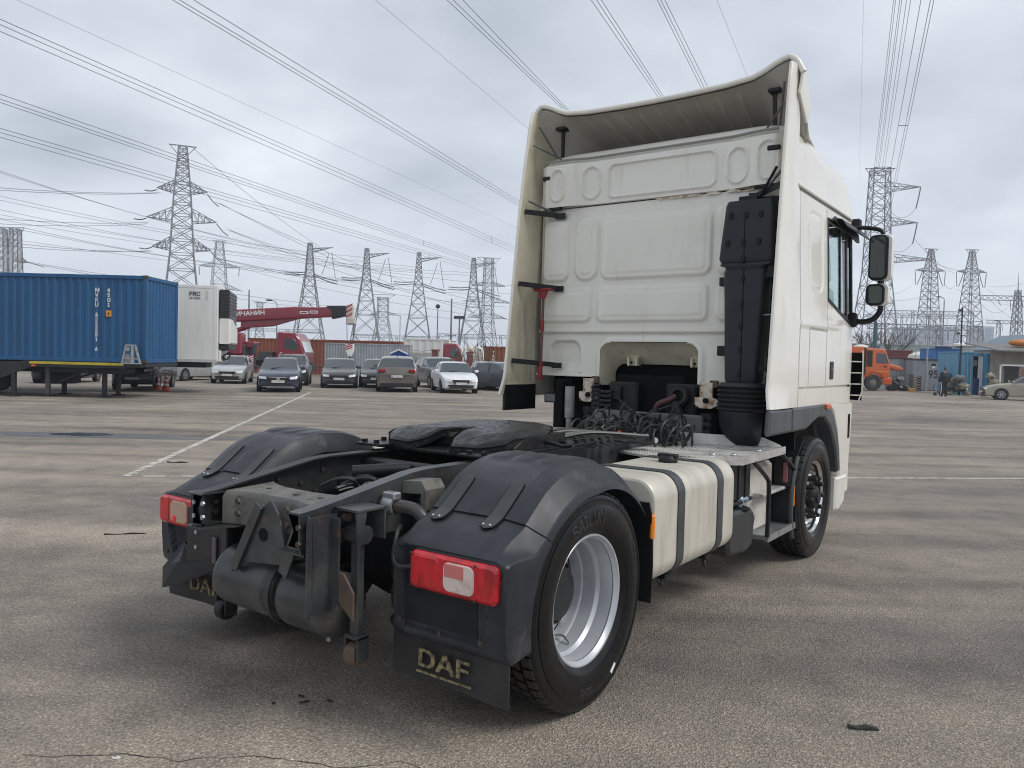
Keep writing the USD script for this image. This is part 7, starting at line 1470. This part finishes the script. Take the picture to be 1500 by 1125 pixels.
pole('street_lamp', 'curved street lamp above the left end of the crane boom', 'lamp', 404, 90, 447, .07, 'arm'); pole('lamp_post', 'post with dark ball head right of the pylon above the crossover', 'post', 639, 95, 449, .07, 'ball'); pole('antenna_mast', 'slim antenna mast with small platform left of the pylon near the fairing', 'mast', 659, 120, 438, .14, 'basket'); pole('street_lamp', 'short street lamp with flat head above the red truck cab', 'lamp', 671, 85, 463, .09, 'box')
pole('antenna_mast', 'thin mast with platform above the refrigerated trailer unit', 'mast', 363, 150, 425, .18, 'basket'); pole('camera_pole', 'dark thin pole beside the blue cabin', 'pole', 1405, 50.8, 450, .055, None, GRILL); pole('grey_pole', 'light grey post between the garage door and the number', 'pole', 1356.5, 56.5, 465, .055, None, look('pole_grey', (.3, .31, .32), .5)); pole('teal_pole', 'thick teal green post behind the orange truck', 'pole', 1279, 66, 470, .17, None, look('pole_teal', (.03, .10, .11), .5)); pole('street_lamp', 'far street lamp leaning over the pylon right of the mirror', 'lamp', 1378, 130, 440, .1, 'arm'); pole('street_lamp', 'far low street lamp left of the pointed mast', 'lamp', 1462, 150, 474, .09, 'arm')
cpx = gp(1405, 50.7); cm = thing('camera_box', 'small white lamp housing fixed to the dark thin pole', 'lamp', cpx, AL); part(cm, 'housing', MB().box(-.45, -.08, -.15, .15, 3.15, 3.35, .04), TRLW); part(cm, 'arm', MB().box(-.3, .12, -.03, .03, 3.05, 3.12).box(-.12, .3, -.03, .03, 3.8, 3.86), GRILL); part(cm, 'camera', MB().box(-.28, -.1, -.08, .08, 3.9, 4.05, .03).box(-.2, -.05, -.06, .06, 5.4, 5.55, .02), CDK)
# far blocks of flats
FARB = look('far_block', (.30, .34, .40), .9); FARW = look('far_window', (.16, .19, .24), .6); FARS = look('far_stripe', (.42, .45, .48), .8)
def block(label, c0, c1, row, D, floors, bays):
    t = thing('apartment_block', label, 'building', gp(c0, D), AL, 'far blocks of flats'); w = (c1 - c0) * D / 1150; z = H_((c0 + c1) / 2, row, D); part(t, 'wall', MB().box(0, w, 0, 14, 0, z), FARB); part(t, 'roof', MB().box(-.3, w + .3, -.3, 14.3, z, z + 1.2), FARS)
    for k in range(bays):
        x = w * (k + .5) / bays
        if k % 2: part(t, 'balcony_column', MB().box(x - w / bays * .32, x + w / bays * .32, -.8, -.02, 3, z - 1.5), FARS)
        for j in range(floors): part(t, 'window', MB().box(x - w / bays * .22, x + w / bays * .22, -.86 if k % 2 else -.06, -.81 if k % 2 else -.01, 2.5 + j * (z - 3) / floors, 2.5 + (j + .55) * (z - 3) / floors), FARW, False)
block('far pale block of flats behind the number 95 garage', 1360, 1402, 480, 700, 10, 5); block('far block of flats behind the V insulator pylon', 1312, 1348, 481, 760, 10, 5); block('far narrow block of flats behind the blue cabin', 1425, 1453, 480, 720, 10, 4); block('lower far block between two blocks of flats', 1347, 1362, 486, 800, 8, 2)
def bare_tree(label, col, depth, h, seed):
    rng = random.Random(seed); t = thing('bare_tree', label, 'tree', gp(col, depth), AL, 'bare trees behind the orange truck'); m = MB(); tw_ = MB()
    def grow(p, d, l, r, lev):
        q = np.array(p) + np.array(d) * l; (m if lev < 2 else tw_).tube([p, (np.array(p) + q) / 2 + [rng.uniform(-.05, .05) * l, 0, 0], q], [r, r * .85, r * .65], 5, False)
        if lev >= 5: return
        for k in range(3 if lev > 1 else 4):
            e = unit(np.array(d) + [rng.uniform(-.75, .75), rng.uniform(-.75, .75), rng.uniform(-.15, .5)]); grow(q if k else np.array(p) + (q - np.array(p)) * rng.uniform(.5, .9), e, l * rng.uniform(.6, .8), r * .6, lev + 1)
    grow((0, 0, 0), (0, 0, 1), h * .30, .10, 0); part(t, 'trunk', m, look('bark_grey', (.07, .06, .055), .9)); part(t, 'twigs', tw_, look('bark_grey', None), False, kind='stuff')
bare_tree('bare tree right of the teal post', 1306, 84, 6.6, 3); bare_tree('bare tree directly left of the teal post', 1270, 86, 7.0, 5); bare_tree('small bare tree above the blue shed roof end', 1462, 84, 5.2, 8)

# ---------------- overhead lines: parallel spans between pylons
def ray_at(col, row, z):
    d = _f + _r * (col - 750) / 1150 - _u * (row - 562.5) / 1150; s = (z - C0[2]) / d[2]; return C0 + d * s
def span(label, wires, z, r=.022, back=.45, fwd=.15, sag=0.0, spacers=(), group='overhead power lines'):
    """wires: image lines of conductors that all run level at height z"""
    t = thing('power_line', label, 'power line', (0, 0, 0), 0, group); pts = []
    for k, (a, b) in enumerate(wires):
        zz = z + .0 * k; p, q = ray_at(*a, zz), ray_at(*b, zz); d = q - p; p2, q2 = p - d * back, q + d * fwd
        n = 14; tt = np.linspace(0, 1, n)[:, None]; line = p2 + (q2 - p2) * tt; line[:, 2] += sag * ((tt[:, 0] * 2 - 1) ** 2 - .5)
        part(t, 'conductor', MB().tube(line, r, 5, False), WIRE); pts.append(line)
    for s in spacers:
        for i in range(len(pts) - 1): part(t, 'spacer', MB().bar(pts[i][s], pts[i + 1][s], .07), WIRE)
span('three wires crossing from the top left to the middle of the cab', [((253, 0), (755, 299)), ((263, 0), (755, 295)), ((284, 0), (755, 291))], 24)
span('three wires crossing above the tall three tier pylon', [((0, 28), (747, 359)), ((0, 36), (747, 363)), ((0, 46), (747, 367))], 26, .026, spacers=(11,))
span('three wires passing the top of the tall three tier pylon', [((0, 138), (690, 377)), ((0, 145), (690, 380)), ((0, 150), (690, 383))], 27, .032, spacers=(10, 12))
span('three wires passing just under the top of the tall three tier pylon', [((0, 188), (660, 379)), ((0, 194), (660, 382)), ((0, 201), (660, 386))], 27, .034, spacers=(11,))
span('single thin wire running from the upper left corner', [((25, 0), (747, 329))], 30, .014)
span('single thin wire meeting the left cab spoiler from above', [((550, 0), (760, 177))], 30, .012)
span('three wires ending behind the left corner of the roof spoiler', [((655, 0), (810, 146)), ((664, 0), (814, 146)), ((678, 0), (820, 148))], 24, .018)
span('three wires ending above the middle of the roof spoiler', [((866, 0), (964, 142)), ((874, 0), (968, 141)), ((881, 0), (971, 140))], 25, .018)
span('three wires ending above the right half of the roof spoiler', [((963, 0), (1028, 130)), ((968, 0), (1032, 129)), ((974, 0), (1037, 128))], 26, .018)
span('single faint wire above the right ear of the roof spoiler', [((1050, 0), (1094, 110))], 28, .01)
span('six wires rising from the tall pylon behind the mirror', [((1309, 0), (1281, 244)), ((1312, 0), (1283, 244)), ((1318, 0), (1286, 246)), ((1321, 0), (1288, 246)), ((1328, 0), (1290, 262)), ((1334, 0), (1293, 262))], 42, .028)
span('three dark wires rising past the right arm of the tall pylon', [((1349, 0), (1295, 300)), ((1363, 0), (1303, 300)), ((1368, 0), (1306, 300))], 36, .03, spacers=(7,))
span('single faint wire left of the tall pylon behind the mirror', [((1265, 0), (1259, 248))], 44, .012)
def cable(label, pts, r=.03, group='overhead power lines'):
    t = thing('power_line', label, 'power line', (0, 0, 0), 0, group)
    for a, b, sag in pts:
        a, b = np.array(a), np.array(b); tt = np.linspace(0, 1, 12)[:, None]; l = a + (b - a) * tt; l[:, 2] -= sag * 4 * tt[:, 0] * (1 - tt[:, 0]); part(t, 'conductor', MB().tube(l, r, 5, False), WIRE)
def at_(col, row, D): return gp(col, D, zat(col, row, D))
cable('wires leaving the left arms of the tall three tier pylon', [(at_(232, 284, 156), at_(-60, 272, 120), .5), (at_(228, 285, 156), at_(-60, 276, 125), .5), (at_(215, 327, 156), at_(-60, 316, 130), .6), (at_(213, 329, 156), at_(-60, 325, 130), .6), (at_(220, 369, 156), at_(-60, 345, 130), .8), (at_(218, 368, 156), at_(-60, 352, 130), .8)], .04)
cable('wires running down from the right arms of the tall three tier pylon', [(at_(312, 297, 156), at_(690, 440, 235), 2), (at_(318, 299, 156), at_(700, 460, 235), 2), (at_(330, 337, 156), at_(610, 410, 224), 1.5), (at_(334, 339, 156), at_(720, 455, 235), 2), (at_(316, 379, 156), at_(690, 430, 240), 1.5), (at_(318, 380, 156), at_(740, 450, 240), 1.5), (at_(277, 218, 156), at_(480, 372, 224), 1)], .04)
cable('wires sloping left to right behind the tall three tier pylon', [(at_(-60, 232, 150), at_(450, 372, 224), 2), (at_(-60, 236, 150), at_(534, 392, 233), 2), (at_(-60, 275, 170), at_(534, 378, 233), 2), (at_(-60, 282, 170), at_(610, 392, 242), 2), (at_(-60, 296, 170), at_(612, 398, 242), 2.5), (at_(-60, 305, 180), at_(690, 400, 251), 2.5), (at_(-60, 312, 180), at_(690, 404, 251), 2.5)], .04)
cable('low far wires behind the row of single arm pylons', [(at_(-60, 340, 230), at_(760, 432, 280), 2), (at_(30, 334, 185), at_(450, 400, 224), 1.5), (at_(30, 338, 185), at_(540, 412, 233), 1.5), (at_(38, 384, 185), at_(700, 470, 260), 1.5), (at_(42, 386, 185), at_(560, 462, 300), 1.5), (at_(320, 354, 260), at_(760, 420, 260), 2), (at_(345, 392, 260), at_(760, 470, 270), 2)], .045)
cable('curved jumper wires under the arms of the tall pylon behind the mirror', [(at_(1286, 300, 172), at_(1332, 306, 172), 2.6), (at_(1284, 350, 172), at_(1330, 355, 172), 2.6), (at_(1330, 350, 172), at_(1392, 401, 219), 1), (at_(1358, 385, 172), at_(1440, 400, 219), .8)], .035)
cable('wires between the two V insulator pylons and the right edge', [(at_(1378, 418, 219), at_(1392, 420, 219), .8), (at_(1440, 420, 219), at_(1545, 395, 190), 1.5), (at_(1378, 418, 219), at_(1290, 440, 172), 1.5), (at_(1330, 418, 219), at_(1280, 430, 172), 1.2), (at_(1440, 424, 219), at_(1545, 470, 240), 1.5), (at_(1395, 424, 219), at_(1545, 445, 240), 2.5), (at_(1428, 440, 190), at_(1470, 452, 200), 2), (at_(1445, 440, 190), at_(1530, 470, 240), 3)], .03)

# ---------------- small things lying on the asphalt
RB = look('scrap_rubber', (.018, .018, .018), .7)
def debris(name, label, cat, x, y, l, w, h, rot, mat):
    c, s_ = math.cos(rot), math.sin(rot); n = 9; t = np.linspace(-.5, .5, n); R = []
    for k in t:
        ww = w * (1 - .5 * abs(k) * 1.2 + .12 * math.sin(k * 17)); z = h * (1 + .4 * math.sin(k * 9))
        R.append([(x + c * k * l - s_ * a * ww / 2, y + s_ * k * l + c * a * ww / 2, zz) for a, zz in ((-1, .001), (-.9, z), (.2, z * 1.1), (.95, z * .8), (1, .001))])
    single(name, MB().loft(R), mat, label, cat)
debris('rubber_scrap', 'flat black rubber scrap on the asphalt at lower right', 'scrap', 2.31, .60, .13, .042, .012, .55, RB)
debris('cigarette_end', 'tiny pale cigarette end beside the crack at lower left', 'cigarette end', -.01, -1.60, .03, .009, .007, .2 + AL, CONW)
for k, (x, y, l) in enumerate([(.10, -.77, .035), (.16, -.80, .05), (.06, -.90, .02), (.24, -.72, .03)]): debris('mud_crumb', ['small dark mud crumb behind the right lift arm', 'longest dark mud crumb behind the right lift arm', 'tiniest dark mud crumb nearest the camera', 'dark mud crumb closest to the mud flap'][k], 'mud', x, y, l, .018, .006, k * 1.1, look('mud_dark', (.025, .022, .02), .8))
debris('stick', 'short dark stick lying left of the tractor unit', 'stick', -3.75, .40, .34, .012, .01, AL + .25, look('mud_dark', None)); debris('stick', 'black stick on the ground right of the corner of the painted line', 'stick', -7.6, 3.2, .3, .02, .015, AL, RB); debris('paper_scrap', 'small white paper scrap on the ground below the container trailer', 'paper', *gp(125, 31.5)[:2], .22, .1, .01, AL, CONW); debris('paper_scrap', 'white flattened paper on the asphalt right of the cab', 'paper', *gp(1385, 21.0)[:2], 1.3, .05, .006, AL, look('paper_pale', (.4, .39, .38), .8))
rng = np.random.default_rng(5); n = 5200
rad = 1.2 + 13 * rng.random(n) ** 1.6; an = rng.uniform(-.72, .72, n) + YAW; pos = np.stack([C0[0] + rad * np.sin(an), C0[1] + rad * np.cos(an), np.full(n, .001)], 1)
gv = UsdGeom.PointInstancer.Define(stage, '/World/grit'); tag(gv.GetPrim(), 'loose pale grit scattered over the asphalt', 'grit', kind='stuff')
protos = []
for k, mcol in enumerate([(.24, .22, .19), (.10, .095, .09), (.38, .36, .32)]):
    v = trimesh.creation.icosphere(0, 1.0); r_ = np.random.default_rng(k); pm = usdkit.mesh(stage, f'/World/grit/stone_{k + 1:03d}', (v.vertices * (1 + r_.uniform(-.3, .3, (12, 1))) * [1, .8, .45], v.faces), look(f'grit_{"abc"[k]}', mcol, .8)); protos.append(pm.GetPath())
gv.CreatePrototypesRel().SetTargets(protos); gv.CreateProtoIndicesAttr(Vt.IntArray.FromNumpy(rng.choice(3, n, p=[.5, .3, .2]).astype(np.int32))); gv.CreatePositionsAttr(Vt.Vec3fArray.FromNumpy(pos.astype(np.float32)))
sc_ = (.0012 + .0035 * rng.random(n) ** 3); gv.CreateScalesAttr(Vt.Vec3fArray.FromNumpy(np.repeat(sc_[:, None], 3, 1).astype(np.float32)))
# crack across the foreground
ck = []
cx = np.linspace(0, 1, 90); base = np.array([-.35, -1.78]) + (np.array([1.55, -.55]) - np.array([-.35, -1.78])) * cx[:, None]; nn = unit([-.54, .84]); wob = (meshkit.fbm(np.stack([cx * 9, cx * 0, cx * 0], 1), 5, 3) - .5) * .16
base = base + nn * wob[:, None]; wd_ = .0015 + .006 * meshkit.noise(np.stack([cx * 30, cx * 0 + 5, cx * 0], 1), 2)
struct('asphalt_crack', MB().sheet(np.stack([np.column_stack([base - nn * wd_[:, None] / 2, np.full(90, .002)]), np.column_stack([base + nn * wd_[:, None] / 2, np.full(90, .002)])], 1)), look('crack_dark', (.055, .048, .042), .9))
# thin damp air over the whole yard
HZ = usdkit.material(stage, '/World/Looks/thin_haze', {'v': ('principled_volume', {'color': (.86, .91, 1.0), 'density': .0006, 'anisotropy': .2})}, [], volume='v.volume')
hzp = part('/World', 'haze', MB().box(-1600, 1600, -1600, 1600, -1, 75), HZ, False); tag(stage.GetPrimAtPath(hzp), kind='stuff', label='thin pale haze over the whole yard', cat='haze')
